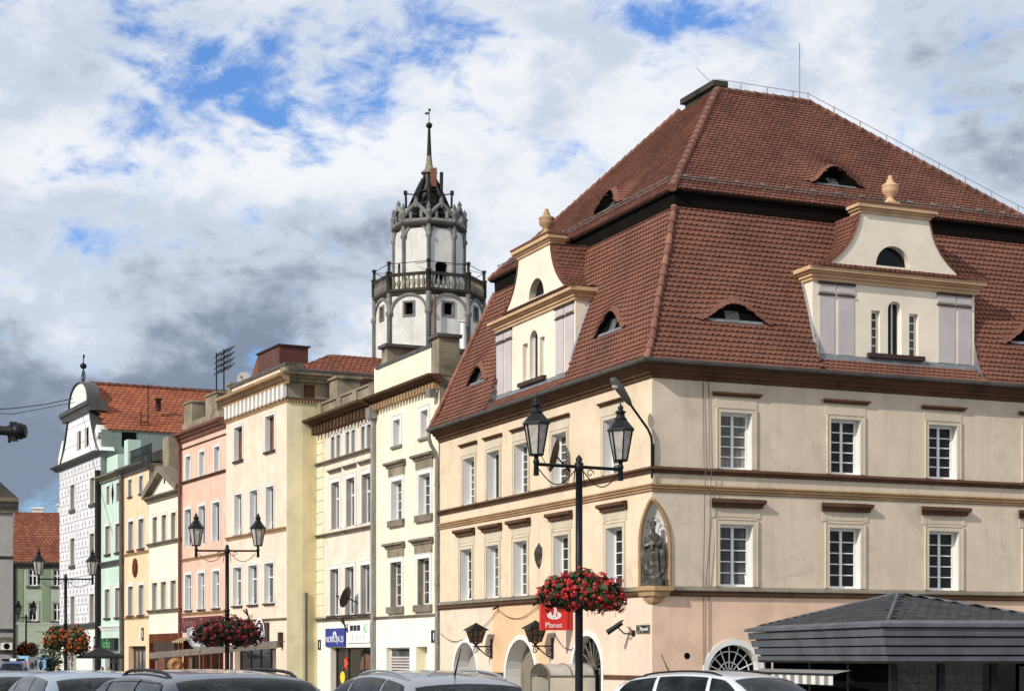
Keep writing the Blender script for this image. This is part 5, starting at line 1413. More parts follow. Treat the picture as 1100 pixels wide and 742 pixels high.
for r in GW_:
    w_ = F.mb(); w_.box(r[0], r[1], zz0, zz1, .0, .03); wo = w_.build('gable_window', 'grey_reveal', go); w_ = F.mb(); w_.box(r[0], r[0] + .35, zz0 + .05, zz1 - .05, .03, .05); w_.build('pane', 'dark', wo)
for sg_ in (-1, 1):
    ed = F.mb()
    pts = [(c9 + sg_ * (a + .12), z) for a, z in half]
    for p_, q_ in zip(pts, pts[1:]): ed.poly((*p_, -1.1), (*q_, -1.1), (*q_, .12), (*p_, .12)); ed.poly((p_[0] - sg_ * .22, p_[1], .12), (q_[0] - sg_ * .22, q_[1], .12), (*q_, .12), (*p_, .12))
    ed.build('gable_coping', 'gutter', go)
for sg_ in (-1, 1):
    v_ = F.mb(); cc = c9 + sg_ * 5.6; v_.prism([(cc - .9, zt), (cc + .9, zt), (cc + .8, zt + .7), (cc + .2 * sg_, zt + 1.3), (cc - .5 * sg_, zt + 1.9), (cc - .9 * sg_, zt + 1.5)] if True else [], -.9, .04); v_.build('scroll', 'white_reveal', go)
mould(F, 'gable_cornice', c9 - 4.2, c9 + 4.4, [(0, zc9 - .6), (.2, zc9 - .6), (.3, zc9 - .3), (.45, zc9 - .2), (.5, zc9 + .05), (-1.0, zc9 + .15), (-1.0, zc9 - .6)], 'gutter', go)
ztp = zp(F, (91, 410)); rad = 2.75; hgt9 = ztp - zc9
arc = [(c9 + rad * math.cos(math.pi * k / 18), zc9 + .1 + hgt9 * math.sin(math.pi * k / 18) ** .8) for k in range(19)]
tm = F.mb(); tm.prism(arc, -.7, 0.02); tm.build('gable_top', 'white_reveal', go)
tm = F.mb()
for p_, q_ in zip(arc, arc[1:]):
    f_ = 1.05; P_ = lambda e: (c9 + (e[0] - c9) * f_, zc9 + (e[1] - zc9) * 1.05); tm.poly((*P_(p_), -.8), (*P_(q_), -.8), (*P_(q_), .14), (*P_(p_), .14)); tm.poly((*p_, .14), (*q_, .14), (*P_(q_), .14), (*P_(p_), .14))
tm.build('gable_coping', 'gutter', go)
zr9 = zp(Face(B9, 'R', L9 / 2), (103, 413), (215, 420)); ze9 = zp(Face(B9, 'R', .2), (112, 462), (195, 465))
roofpl((.5, -.1, ze9), (D9, -.1, ze9), (D9, c9, zr9), (.5, c9, zr9), .42, 'tile_orange', par=B9.root)
rr_ = MB(); rr_.poly((.5, L9, ze9), (D9, L9, ze9), (D9, c9, zr9), (.5, c9, zr9)); rr_.build('roof_slope', 'tile_orange', B9.root)
rr_ = MB(); ridge_chain(rr_, (.8, c9, zr9 + .05), (D9, c9, zr9 + .05), .16, .6); rr_.build('ridge_tiles', 'ridge', B9.root)
sd = MB(); sd.poly((.05, 0, 0), (D9, 0, 0), (D9, 0, ze9), (.05, 0, ze9)); sd.poly((D9, 0, 0), (D9, L9, 0), (D9, L9, ze9), (D9, 0, ze9)); sd.poly((D9, 0, ze9), (D9, L9, ze9), (D9, c9, zr9)); sd.build('gable_wall', 'green_wall', B9.root)
x, z_ = Face(B9, 'R').px(138.5, 472); sw = MB(); sw.box(x - .5, x + .5, -.03, -.001, z_ - .5, z_ + .5); sw.build('attic_window', 'dark', B9.root)
for u, v0, v1 in ((157.5, 413, 480), (150, 442, 480)):
    x, z0_ = Face(B9, 'R', 1.0).px(u, v1); z1_ = zp(Face(B9, 'R', 1.0), (u, v0)); an = MB(); an.tube([(x, .6, z0_), (x, .6, z1_)], .04, 5)
    if u == 150:
        for k in range(4): an.tube([(x - .1, .6, z1_ - .3 - k * .45), (x + .5, .6, z1_ - .3 - k * .45)], .03, 4)
    tag(an.build('roof_aerial', 'black'), 'plain tall thin aerial rod before the orange roof' if u > 155 else 'short aerial with side rods before the orange roof', 'aerial').matrix_world = B9.root.matrix_basis.copy()
x, z_ = Face(B9, 'R', 2.0).px(170, 437); sn = MB(); sn.lathe([(.2, -.3), (.2, .5), (.3, .5), (.3, .6)], (x, 2.0, z_), 8); sn.build('roof_vent', 'dark_brown', B9.root)
# weather vane
vn = MB(); a9 = c9; z0 = ztp + .15
vn.tube([(.3, a9, z0 - .3), (.3, a9, z0 + 2.05)], .04, 6)
vn.lathe([(0, -.26), (.2, -.13), (.26, 0), (.2, .13), (0, .26)], (.3, a9, z0 + 1.22), 10)
for sg_ in (-1, 1):
    vn.tube([(.3, a9 + sg_ * (.1 + .42 * math.sin(k * .35)), z0 + .1 + k * .09) for k in range(10)], .035, 5); vn.tube([(.3, a9 + sg_ * (.32 - .24 * math.cos(k * .6)), z0 + .45 + .22 * math.sin(k * .6)) for k in range(10)], .03, 5)
vn.add([(.3, a9, z0 + 1.70), (.3, a9 - .5, z0 + 1.78), (.3, a9 - .45, z0 + 1.95), (.3, a9, z0 + 2.05)], [(0, 1, 2, 3)])
vo = tag(vn.build('weather_vane', 'black'), 'black iron weather vane with a ball on top of the white curved gable', 'weather vane'); vo.matrix_world = B9.root.matrix_basis.copy()

# ---- sage green house across the end of the square, and the grey house at the frame edge
def facing(name, D, u0, u1, label, yaw=0.0):
    """a house facing the viewer; local x to the right, y away, z up"""
    p = at(u0, HZ, D); b = Bld(name, (p.x, p.y), yaw, label, 'house'); f = Face(b, 'R'); return b, f, f.px(u1, HZ)[0]
B10, F, W10 = facing('sage_house', 168.0, 13.5, 84, 'sage green house with a plain brown tiled roof closing the end of the square', R(12))
for rr in ([(30.2, 40.2, 611, 629), (57, 66, 611, 629)], [(30.2, 40.2, 647, 666.5), (57, 66, 647, 666.5)]):
    for r in avg_row(F, rr): window(F, *r, .12, 1, True, .11, glass='glass', top_h=.62, sur=.16, sur_m='sage', sill=(.2, .2, .12, 'gutter'))
ze = zp(F, (40, 604)); dr = F.rect(21, 38, 692, 742); F.open.append(dict(a0=dr[0], a1=dr[1], z0=.02, z1=dr[3], rev=.5, arch=(dr[1] - dr[0]) / 2))
wall(F, 'front_wall', 0, W10, 0, ze, ['sage', 'sage'])
d = F.mb(); d.box(dr[0], dr[1], .02, dr[3], -.5, -.45); d.build('door', 'dark_brown', B10.root)
for u0, u1 in ((15.5, 25), (45, 54)):
    r = F.rect(u0, u1, 606, 669); q = F.mb(); q.box(r[0], r[1], r[2], r[3], 0, .04); q.build('pilaster', 'sage_dark', B10.root)
mould(F, 'string_course', 0, W10, corn(zp(F, (30, 671)), zp(F, (30, 668.5)), .12), 'white_reveal'); mould(F, 'eave_cornice', 0, W10, corn(ze - .5, ze + .05, .5), 'gutter')
zr = zp(Face(B10, 'R', 5.0), (40, 550)); roofpl((-.1, -.5, ze), (W10, -.5, ze), (W10, 5.0, zr), (-.1, 5.0, zr), .36, 'tile_dark', par=B10.root)
sd = MB(); sd.poly((0, 0, 0), (0, 10, 0), (0, 10, ze), (0, 5, zr - .1), (0, 0, ze)); sd.poly((W10, 0, 0), (W10, 10, 0), (W10, 10, ze), (W10, 5, zr - .1), (W10, 0, ze)); sd.poly((0, 10, ze), (W10, 10, ze), (W10, 5, zr), (0, 5, zr)); sd.build('gable_wall', 'sage', B10.root)
for u0, u1, v in ((34.5, 46, 546.5), (61.5, 66, 543)):
    fc = Face(B10, 'R', 5.2); a0, zc = fc.px(u0, v); a1, _ = fc.px(u1, v); q = MB(); q.box(a0, a1, 5.2, 6.2, zr - .8, zc); q.box(a0 - .1, a1 + .1, 5.1, 6.3, zc, zc + .2); q.build('chimney', 'white_reveal', B10.root)
fb_ = F.mb(); r = F.rect(13.5, 16, 602, 742); fb_.tube([(.15, ze, .1), (.15, 0, .1)], .12, 6); fb_.build('downpipe', 'black', B10.root)
B11, F, W11 = facing('grey_house', 140.0, -70, 14, 'plain dull grey house with a dark roof at the left edge of the photo', R(17))
ze = zp(F, (0, 538)); wall(F, 'front_wall', 0, W11, 0, ze, ['dull_grey', 'dull_grey'])
mould(F, 'eave_cornice', 0, W11 + .4, corn(ze - .9, ze + .3, .8), 'sill_grey')
for v, h_ in ((597.5, .2), (675.5, .25), (684.5, .5), (698, .3)): z_ = zp(F, (5, v)); mould(F, 'string_course', 0, W11 + .02, corn(z_ - h_, z_ + .05, .14), 'gutter' if v != 684.5 else 'sill_grey')
rf_ = MB(); zr = ze + 3.0; rf_.poly((0, -.6, ze + .2), (W11 + .4, -.6, ze + .2), (W11 - 3.0, 6, zr + 1), (0, 6, zr + 1)); rf_.poly((W11 + .4, -.6, ze + .2), (W11 + .4, 12, ze + .2), (W11 - 3.0, 6, zr + 1)); rf_.build('roof', 'dark_stone', B11.root)
sd = MB(); sd.poly((W11, 0, 0), (W11, 12, 0), (W11, 12, ze), (W11, 0, ze)); sd.poly((0, 12, 0), (W11, 12, 0), (W11, 12, ze), (0, 12, ze)); sd.build('gable_wall', 'dull_grey', B11.root)
r = F.rect(1, 13, 690, 697.5); ac = F.mb(); ac.box(r[0], r[1], r[2], r[3], 0, .5); ao = tag(ac.build('air_conditioner', 'shop_white'), 'white air conditioner box on the dull grey wall at the left edge', 'air conditioner'); ao.matrix_world = B11.root.matrix_basis.copy()
gr_ = F.mb(); c_ = ((r[0] + r[1]) / 2, (r[2] + r[3]) / 2); gr_.add([(c_[0] + .24 * math.cos(k * .393), c_[1] + .24 * math.sin(k * .393), .51) for k in range(16)], [tuple(range(16))]); gr_.build('fan_grille', 'dark', ao)

# ---- the tower
TD = 140.0; TP = at(461, HZ, TD)
TW = empty('tower', (TP.x, TP.y, GZ), 0, 'white octagonal tower with grey ribs, a balustraded gallery, a stone crown and a black spire', 'tower')
to_z = lambda v, D=TD: EYE - GZ + (HZ - v) * D / FPX
A0 = R(-90 + 2)
def octa(r, k, z): a = A0 + k * math.pi / 4; return (r * math.cos(a), r * math.sin(a), z)
RL, RU = 4.20, 2.70
ZB, ZBT = to_z(324), to_z(305)
class OFace:
    """one face of the octagon: coordinates (along, height, out)"""
    def __init__(s, r, k):
        s.p, s.q = Vector(octa(r, k, 0)), Vector(octa(r, k + 1, 0)); s.w = (s.q - s.p).length; s.u = (s.q - s.p) / s.w; s.nn = Vector((s.u.y, -s.u.x, 0)); s.open = []; s.b = None
    def M(s, a, z, d): return tuple(s.p + s.u * a + s.nn * d + Vector((0, 0, z)))
    def mb(s): return MB(s.M)
FC = [OFace(RL, k) for k in range(8)]; FU = [OFace(RU, k) for k in range(8)]
bdl = MB(); bdu = MB()
for k in range(8):
    f = FC[k]; f.open = []; a = f.w / 2 + (.25 if k in (6, 7) else 0) * 0
    zw = to_z(341)
    f.open.append(dict(a0=f.w / 2 - .34, a1=f.w / 2 + .34, z0=zw - .45, z1=zw + .45, rev=.4))
    f.b = type('o', (), {'root': TW})
    wall(f, 'tower_wall', 0, f.w, 0, ZB, ['tower_white', 'tower_stone'], parent=TW)
    w_ = f.mb(); w_.poly((f.w / 2 - .34, zw - .45, -.35), (f.w / 2 + .34, zw - .45, -.35), (f.w / 2 + .34, zw + .45, -.35), (f.w / 2 - .34, zw + .45, -.35)); wo = w_.build('window', 'dark', TW)
    s_ = f.mb(); 
    for p_ in ((-.50, -.35, -.6, .6), (.35, .50, -.6, .6), (-.35, .35, .46, .6), (-.35, .35, -.6, -.46)): s_.box(f.w / 2 + p_[0], f.w / 2 + p_[1], zw + p_[2], zw + p_[3], 0, .08)
    s_.build('window_surround', 'tower_stone', wo)
    # blind arch
    z1 = to_z(327.5); r_ = f.w / 2 - .22; zs_ = to_z(345); ar = arc_pts(.22, f.w - .22, zs_, z1, z1 - zs_, 16); ar2 = arc_pts(.04, f.w - .04, zs_, z1 + .2, z1 + .2 - zs_, 16)
    b_ = f.mb()
    for (p1, p2, q1, q2) in zip(ar, ar[1:], ar2, ar2[1:]):
        b_.poly((*p1, .12), (*p2, .12), (*q2, .12), (*q1, .12)); b_.poly((*p1, 0), (*p2, 0), (*p2, .12), (*p1, .12)); b_.poly((*q1, 0), (*q2, 0), (*q2, .12), (*q1, .12))
    b_.build('blind_arch', 'tower_stone', TW)
    c_ = MB(); p_ = octa(RL + .02, k, 0)
    c_.lathe([(.20, 0), (.20, zs_ - .25), (.30, zs_ - .12), (.30, zs_ + .12), (.20, zs_ + .2), (.20, ZB)], p_, 8, cap=False); c_.build('rib', 'tower_stone', TW)
    # upper drum
    f = FU[k]; f.open = []; f.b = type('o', (), {'root': TW}); zu0, zu1 = ZB, to_z(252, TD)
    if k == 0: f.open.append(dict(a0=f.w / 2 - .5, a1=f.w / 2 + .5, z0=to_z(312), z1=to_z(288), rev=.4, arch=.25, rm=1))
    if k == 6: f.open.append(dict(a0=f.w / 2 - .3, a1=f.w / 2 + .3, z0=to_z(300), z1=to_z(286), rev=.4, arch=.3, rm=1))
    wall(f, 'tower_wall', 0, f.w, ZB, zu1, ['tower_white', 'tower_stone'], parent=TW)
    for o in f.open: w_ = f.mb(); w_.poly((o['a0'], o['z0'], -.38), (o['a1'], o['z0'], -.38), (o['a1'], o['z1'], -.38), (o['a0'], o['z1'], -.38)); w_.build('gallery_door', 'dark', TW)
    z1 = to_z(249.5) ; zs_ = z1 - .85; ar = arc_pts(.2, f.w - .2, zs_, z1, .85, 12); ar2 = arc_pts(.04, f.w - .04, zs_, z1 + .16, 1.0, 12); b_ = f.mb()
    for (p1, p2, q1, q2) in zip(ar, ar[1:], ar2, ar2[1:]): b_.poly((*p1, .1), (*p2, .1), (*q2, .1), (*q1, .1)); b_.poly((*p1, 0), (*p2, 0), (*p2, .1), (*p1, .1))
    b_.build('blind_arch', 'tower_stone', TW)
    c_ = MB(); p_ = octa(RU + .02, k, 0); c_.lathe([(.15, ZB), (.15, zs_ - .2), (.25, zs_ - .05), (.25, zs_ + .15), (.16, zs_ + .25), (.19, to_z(249))], p_, 8, cap=False); c_.build('rib', 'tower_stone', TW)
def ringm(name, prf, m):
    b_ = MB(); b_.loft([[octa(r, k, z) for k in range(8)] for r, z in prf], closed=True, smooth=False); return b_.build(name, m, TW)
ringm('gallery_floor', [(RL, ZB - .25), (RL + .10, ZB), (RL + .20, ZB + .1), (RL + .20, ZB + .28), (RU - .1, ZB + .3)], 'dark_stone')
ringm('crown_cornice', [(RU, to_z(252.5)), (RU + .15, to_z(251)), (RU + .24, to_z(249)), (RU + .24, to_z(247)), (RU + .05, to_z(245)), (.5, to_z(245))], 'dark_stone')
RB = RL + .06
ringm('gallery_rail', [(RB - .16, ZBT - .1), (RB + .16, ZBT - .1), (RB + .16, ZBT + .1), (RB - .16, ZBT + .1), (RB - .16, ZBT - .1)], 'dark_stone')
BALP = [(.09, 0), (.10, .1), (.15, .28), (.16, .42), (.08, .62), (.07, .75), (.11, .9)]
for k in range(8):
    p_, q_ = Vector(octa(RB, k, ZB + .28)), Vector(octa(RB, k + 1, ZB + .28)); b_ = MB(); hh = ZBT - .1 - ZB - .28
    for j in range(7): o_ = p_ + (q_ - p_) * (j + 1) / 8; b_.lathe([(r, h * hh / .9) for r, h in BALP], o_, 8, cap=False)
    b_.build('balustrade', 'weathered' if k % 2 else 'tower_stone', TW)
    b_ = MB(); b_.lathe([(.20, 0), (.20, hh + .25), (.24, hh + .27), (.24, hh + .36), (.12, hh + .42), (.11, hh + .95), (.18, hh + 1.0), (.18, hh + 1.12), (0, hh + 1.2)], p_, 8, A0); b_.build('gallery_post', 'dark_stone', TW)
rd = MB(); rr_ = [octa(RB + .05, k, ZBT + .85) for k in range(9)]; rd.tube(rr_, .03, 5)
for k in range(8): rd.tube([octa(RU, k + .5, ZBT + 1.0), octa(RB, k + 1, ZBT + .8)], .02, 4)
rd.build('stay_wire', 'black', TW)
# openwork crown
for k in range(8):
    p_, q_ = Vector(octa(RU + .05, k, to_z(245))), Vector(octa(RU + .05, k + 1, to_z(245))); mid = (p_ + q_) / 2; b_ = MB()
    b_.lathe([(.22, 0), (.20, .5), (.30, .6), (.2, .72), (.13, .95), (.2, 1.05), (.0, 1.45)], p_, 8)
    for s_ in (p_, q_):
        pts = [s_ + (mid - s_) * t_ + Vector((0, 0, .35 + 1.0 * t_ ** 1.8 + .25 * math.sin(t_ * math.pi))) for t_ in [j / 8 for j in range(9)]]; b_.tube(pts, .17, 6)
    b_.lathe([(.16, 1.0), (.20, 1.3), (.12, 1.4), (.19, 1.55), (0, 1.9)], mid, 8); b_.lathe([(.16, 0), (.13, .5), (.16, .62), (0, .8)], p_ + (q_ - p_) * .3, 6)
    b_.tube([p_, q_], .2, 6); b_.lathe([(.14, .2), (.16, .7), (.1, .8), (.15, .95), (0, 1.25)], p_ + (q_ - p_) * .72, 6)
    b_.build('crown_arch', 'tower_stone', TW)
zc0 = to_z(245); sp_ = MB()
for k in range(8):
    a, c_ = octa(2.15, k, zc0), octa(.5, k, to_z(192)); sp_.tube([a, octa(1.5, k, zc0 + 1.6), octa(.85, k, zc0 + 3.1), c_], [.17, .15, .13, .1], 6)
    sp_.tube([octa(1.5, k, zc0 + 1.6), octa(1.5, k + 1, zc0 + 1.6)], .09, 5); sp_.tube([octa(1.0, k, zc0 + 2.7), octa(1.0, k + 1, zc0 + 2.7)], .08, 5); sp_.tube([octa(1.9, k, zc0 + .7), octa(1.9, k + 1, zc0 + .7)], .1, 5)
    sp_.tube([octa(2.1, k, zc0 + .2), octa(1.0, k + 1, zc0 + 2.7)], .07, 5)
    if k % 2: sp_.box(*[c for p in ((octa(1.35, k, 0)[0] - .16, octa(1.35, k, 0)[0] + .16), (octa(1.35, k, 0)[1] - .16, octa(1.35, k, 0)[1] + .16), (zc0 + 1.4, zc0 + 2.5)) for c in p])
sp_.lathe([(1.75, zc0), (1.2, zc0 + 1.7), (.55, zc0 + 3.4), (.45, to_z(185))], (0, 0, 0), 10); sp_.build('spire_frame', 'black', TW)
zs0 = to_z(187); sp_ = MB(); sp_.lathe([(.62, zs0), (.66, zs0 + .12), (.34, zs0 + .35), (.25, zs0 + .8), (.20, to_z(168))], (0, 0, 0), 10); sp_.build('spire_base', 'weathered', TW)
sp_ = MB(); sp_.lathe([(.19, to_z(168)), (.10, to_z(138))], (0, 0, 0), 8); sp_.lathe([(0, -.26), (.2, -.16), (.26, 0), (.2, .16), (0, .26)], (0, 0, to_z(135)), 10); sp_.tube([(0, 0, to_z(134)), (0, 0, to_z(117))], .035, 5)
sp_.box(-.32, 0, -.02, .02, to_z(123), to_z(121)); sp_.box(-.06, .12, -.02, .02, to_z(119.5), to_z(117)); sp_.build('spire', 'black', TW)
an = MB(); an.box(.12, .62, -.75, -.4, to_z(203), to_z(183)); an.build('antenna_panel', 'brown_metal', TW)
an = MB(); an.tube([(.95, -.5, to_z(212)), (.98, -.5, to_z(187))], .14, 8); an.build('antenna_panel', 'black', TW)
for sg_ in (-1, 1):
    an = MB(); an.tube([(sg_ * 1.75, -.6, to_z(226)), (sg_ * 1.78, -.6, to_z(208))], .1, 6); an.tube([(sg_ * 1.8, -.6, to_z(210.5)), (sg_ * .9, -.4, to_z(211))], .05, 5); an.box(sg_ * 1.8 - .14, sg_ * 1.8 + .14, -.75, -.45, to_z(211.5), to_z(207.5)); an.build('antenna_bracket', 'black', TW)
tpp = MB(); p_ = octa(RL + .05, .15, 0); tpp.tube([(p_[0], p_[1] - .1, 12), (p_[0], p_[1] - .1, ZB - .3)], .09, 6); tpp.build('downpipe', 'brown_metal', TW)
fl = MB(); p_ = octa(RL - .1, 1 - .12, 0); fl.tube([(p_[0], p_[1] - .55, 12), (p_[0], p_[1] - .55, to_z(356))], .2, 8); fl.lathe([(.34, 0), (.05, .14)], (p_[0], p_[1] - .55, to_z(355)), 8); fl.build('flue_pipe', 'white_paint', TW)
# ------------------------------------------------------------------ street lamps and flower baskets
def street_lamp(u, D, vball, half, yaw, label, sc=1.0):
    p = at(u, HZ, D); gz = ground_z(p.x, p.y); zt = EYE + (HZ - vball) * D / FPX - gz
    r = empty('street_lamp', (p.x, p.y, gz), yaw, label, 'street lamp', 'twin lantern street lamps along the square')
    za = zt - .20 * sc
    b = MB(); b.lathe([(.17, 0), (.17, .5), (.12, .62), (.105, 1.2), (.085, 1.3), (.082, zt * .62), (.10, zt * .62 + .02), (.10, zt * .62 + .1), (.075, zt * .62 + .12), (.072, zt - .3), (.095, zt - .28), (.095, zt - .12), (.06, zt - .1), (.075, zt - .03), (.0, zt + .06)], (0, 0, 0), 12); b.build('pole', 'black', r)
    b = MB(); b.tube([(-half, 0, za), (half, 0, za)], .036 * sc, 8); b.build('crossarm', 'black', r)
    for sg in (-1, 1):
        b = MB(); b.tube([(sg * (.12 + .55 * half * t * 1.5), 0, za - .10 - .30 * math.sin(min(1, t) * math.pi)) for t in [k / 10 for k in range(11)]], .013, 5)
        b.tube([(sg * (.28 + .10 * math.cos(k * .6) * (1 - k / 14)), 0, za - .13 + .10 * math.sin(k * .6) * (1 - k / 14)) for k in range(12)], .012, 5)
        b.tube([(sg * .1, 0, za - .05), (sg * .14, 0, za - .42)], .012, 5); b.build('scroll', 'black', r)
        L = MB(); x = sg * half
        L.lathe([(.055, -.24), (.06, -.22), (.05, 0), (.065, .02), (.065, .08), (.045, .1), (.05, .17), (.15, .19)], (x, 0, za), 10)
        z0, z1 = za + .19, za + .83; r0, r1 = .145, .262
        for k in range(6):
            a = k * math.pi / 3 + .2; a2 = a + math.pi / 3
            L.tube([(x + r0 * math.cos(a), r0 * math.sin(a), z0), (x + r1 * math.cos(a), r1 * math.sin(a), z1)], .017, 5)
            for rr, zz in ((r0, z0), (r1, z1)): L.tube([(x + rr * math.cos(a), rr * math.sin(a), zz), (x + rr * math.cos(a2), rr * math.sin(a2), zz)], .02, 5)
        L.lathe([(.302, z1 - .01), (.298, z1 + .03), (.13, z1 + .23)], (x, 0, 0), 6, .2, smooth=False)
        L.lathe([(.13, z1 + .23), (.14, z1 + .25), (.10, z1 + .28), (.085, z1 + .36), (.12, z1 + .38), (.11, z1 + .41), (.05, z1 + .44), (.065, z1 + .5), (.02, z1 + .54), (0, z1 + .64)], (x, 0, 0), 10)
        lo_ = L.build('lantern', 'black', r)
        g = MB(); g.lathe([(r0 - .01, z0 + .01), (r1 - .015, z1 - .01)], (x, 0, 0), 6, .2, smooth=False, cap=False); g.build('lantern_glass', 'lamp_glass', lo_)
        g = MB(); g.lathe([(.03, z0), (.035, z0 + .3), (.06, z0 + .34), (.0, z0 + .5)], (x, 0, 0), 8); g.build('bulb', 'grey_reveal', lo_)
    return r


street_lamp(622, 38.0, 491, 1.06, R(31), 'black twin lantern street lamp nearest the viewer, before the big corner house')
street_lamp(244, 67.0, 585.5, 1.14, R(4), 'black twin lantern street lamp before the pink and peach houses')
street_lamp(70.5, 84.0, 617, 1.24, R(3), 'black twin lantern street lamp before the white block patterned house')
street_lamp(28, 150.0, 660, .62, R(4), 'small distant twin lantern street lamp before the sage green house', .9)

M['leaf'] = mat('leaf', (.024, .05, .016), .6, .3, 6.0, tint=.7); M['leaf_dark'] = mat('leaf_dark', (.012, .020, .011), .6, .3, 6.0, tint=.7)
M['petal_red'] = mat('petal_red', (.44, .018, .02), .55, .15, 8.0, tint=.5); M['petal_orange'] = mat('petal_orange', (.50, .10, .03), .55, .2, 8.0, tint=.6); M['petal_dark'] = mat('petal_dark', (.19, .01, .014), .6, .2, 8.0, tint=.6)


def basket(u, v, D, lobes, leaf, petal, label, nl, nf, sz=1.0):
    c = at(u, v, D); r = empty('flower_basket', tuple(c), 0, label, 'flower basket', 'hanging geranium baskets')
    rd = random.Random(u * 7)
    def pt(surf=.55):
        ox, oz, rx, rz = rd.choice(lobes)
        while True:
            q = Vector((rd.uniform(-1, 1), rd.uniform(-1, 1), rd.uniform(-1, 1)))
            l = q.length
            if surf < l <= 1: break
        wob = 1 + .28 * math.sin(q.x * 7 + q.y * 5) * math.cos(q.z * 6 + q.y * 8)
        q *= wob
        droop = -.25 * (abs(q.x) ** 2)
        return Vector((ox + q.x * rx, q.y * rx * .8, oz + (q.z + droop) * rz)), q
    f = MB()
    for _ in range(nl):
        p, n = pt(.35); s = rd.uniform(.045, .085) * sz
        a = Vector((rd.gauss(0, 1), rd.gauss(0, 1), rd.gauss(0, 1))).normalized(); b_ = (n + Vector((rd.gauss(0, .5), rd.gauss(0, .5), rd.gauss(0, .5)))).cross(a)
        if b_.length < .01: continue
        b_.normalize(); c2 = b_.cross(n + a * .3); c2 = c2.normalized() if c2.length > .01 else a
        f.add([p - b_ * s, p - c2 * s * .8 - b_ * s * .3, p + b_ * s * .6 - c2 * s * .7, p + b_ * s, p + c2 * s * .9], [(0, 1, 2, 3, 4)], tint=rd.random())
    for _ in range(int(nl * .10)):      # trailing stems
        p, n = pt(.8); q = p + Vector((n.x * .12, n.y * .12, -.16 * rd.random() - .05)); f.tube([p, (p + q) / 2 + Vector((n.x * .05, 0, .02)), q], .006, 3)
    f.build('foliage', leaf, r)
    g = MB()
    for _ in range(nf):
        p, n = pt(.80)
        if n.z < -.5 and rd.random() < .6: continue
        p = p + n * .05; R_ = rd.uniform(.036, .07) * sz
        t = rd.random()
        for k in range(7):
            q = p + Vector((rd.gauss(0, 1), rd.gauss(0, 1), rd.gauss(0, 1))).normalized() * R_ * .7; s = R_ * .48
            nn = (q - p + n * R_ * .6).normalized(); a = nn.orthogonal().normalized(); b_ = nn.cross(a)
            g.add([q + (a * math.cos(j * 1.2566) + b_ * math.sin(j * 1.2566)) * s for j in range(5)], [(0, 1, 2, 3, 4)], tint=t)
    g.build('blossoms', petal, r)
    k = MB(); k.lathe([(.05, -.38), (.32, -.30), (.40, -.12), (.40, -.05), (.3, -.05)], (0, 0, 0), 12); k.build('bowl', 'black', r)
    return r


basket(624, 635, 37.9, [(-.44, .0, .46, .33), (.02, .05, .53, .38), (.46, -.03, .42, .32), (.2, -.08, .58, .31)], 'leaf', 'petal_red', 'round basket of bright red geraniums on the nearest lamp post', 3000, 780)
basket(243, 679, 66.9, [(-.55, 0, .70, .46), (.1, .05, .75, .52), (.65, -.02, .60, .46)], 'leaf_dark', 'petal_dark', 'basket of dark red flowers on the lamp post before the peach house', 2400, 600, 1.25)
basket(71, 686, 83.9, [(-.50, .02, .52, .52), (.46, .0, .55, .55), (.5, -.2, .5, .5)], 'leaf', 'petal_orange', 'two orange red flower clumps on the lamp post before the white patterned house', 2000, 420, 1.4)
basket(29, 697, 149.5, [(-.3, 0, .55, .55), (.35, 0, .55, .5)], 'leaf_dark', 'petal_orange', 'tiny far basket of rusty red flowers before the dark arched doorway', 700, 240, 1.7)

# ------------------------------------------------------------------ cars
def carpaint(name, c, metallic=.45, rough=.3):
    M[name] = mat(name, c, rough, .03, 2.0, metallic=metallic, spec=.5, coat=.7)
carpaint('paint_silver', (.27, .28, .30)); carpaint('paint_dark', (.008, .013, .028), .1); carpaint('paint_silver_blue', (.23, .28, .35)); carpaint('paint_white', (.62, .64, .66), .2)
carpaint('paint_blue', (.03, .07, .22), .2); carpaint('paint_grey', (.22, .24, .26)); carpaint('paint_black', (.014, .015, .018))
M['car_glass'] = mat('car_glass', (.022, .026, .030), .03, .9, 2.2, spec=.08, dirt=(.002, .002, .002), dirtamt=1.0, dscale=1.8); M['tyre'] = mat('tyre', (.018, .018, .019), .8, .1); M['chrome'] = mat('chrome', (.55, .55, .56), .22, 0, metallic=1.0)  # car_glass blotches put reflections and dim seats into the colour
M['head_lamp'] = mat('head_lamp', (.55, .57, .6), .12, 0, spec=.7); M['tail_lamp'] = mat('tail_lamp', (.35, .015, .015), .2, 0, spec=.6); M['plastic'] = mat('black_plastic', (.010, .010, .011), .5, .1, spec=.2); M['interior'] = mat('car_interior', (.03, .03, .033), .9, .1)


def interp(tab, x):
    if x <= tab[0][0]: return tab[0][1]
    for i in range(len(tab) - 1):
        if x <= tab[i + 1][0]:
            x0, y0 = tab[i]; x1, y1 = tab[i + 1]; h = x1 - x0; t = (x - x0) / h
            m0 = (y1 - tab[i - 1][1]) / (x1 - tab[i - 1][0]) if i > 0 else (y1 - y0) / h
            m1 = (tab[i + 2][1] - y0) / (tab[i + 2][0] - x0) if i + 2 < len(tab) else (y1 - y0) / h
            t2, t3 = t * t, t * t * t
            return (2 * t3 - 3 * t2 + 1) * y0 + (t3 - 2 * t2 + t) * h * m0 + (-2 * t3 + 3 * t2) * y1 + (t3 - t2) * h * m1
    return tab[-1][1]


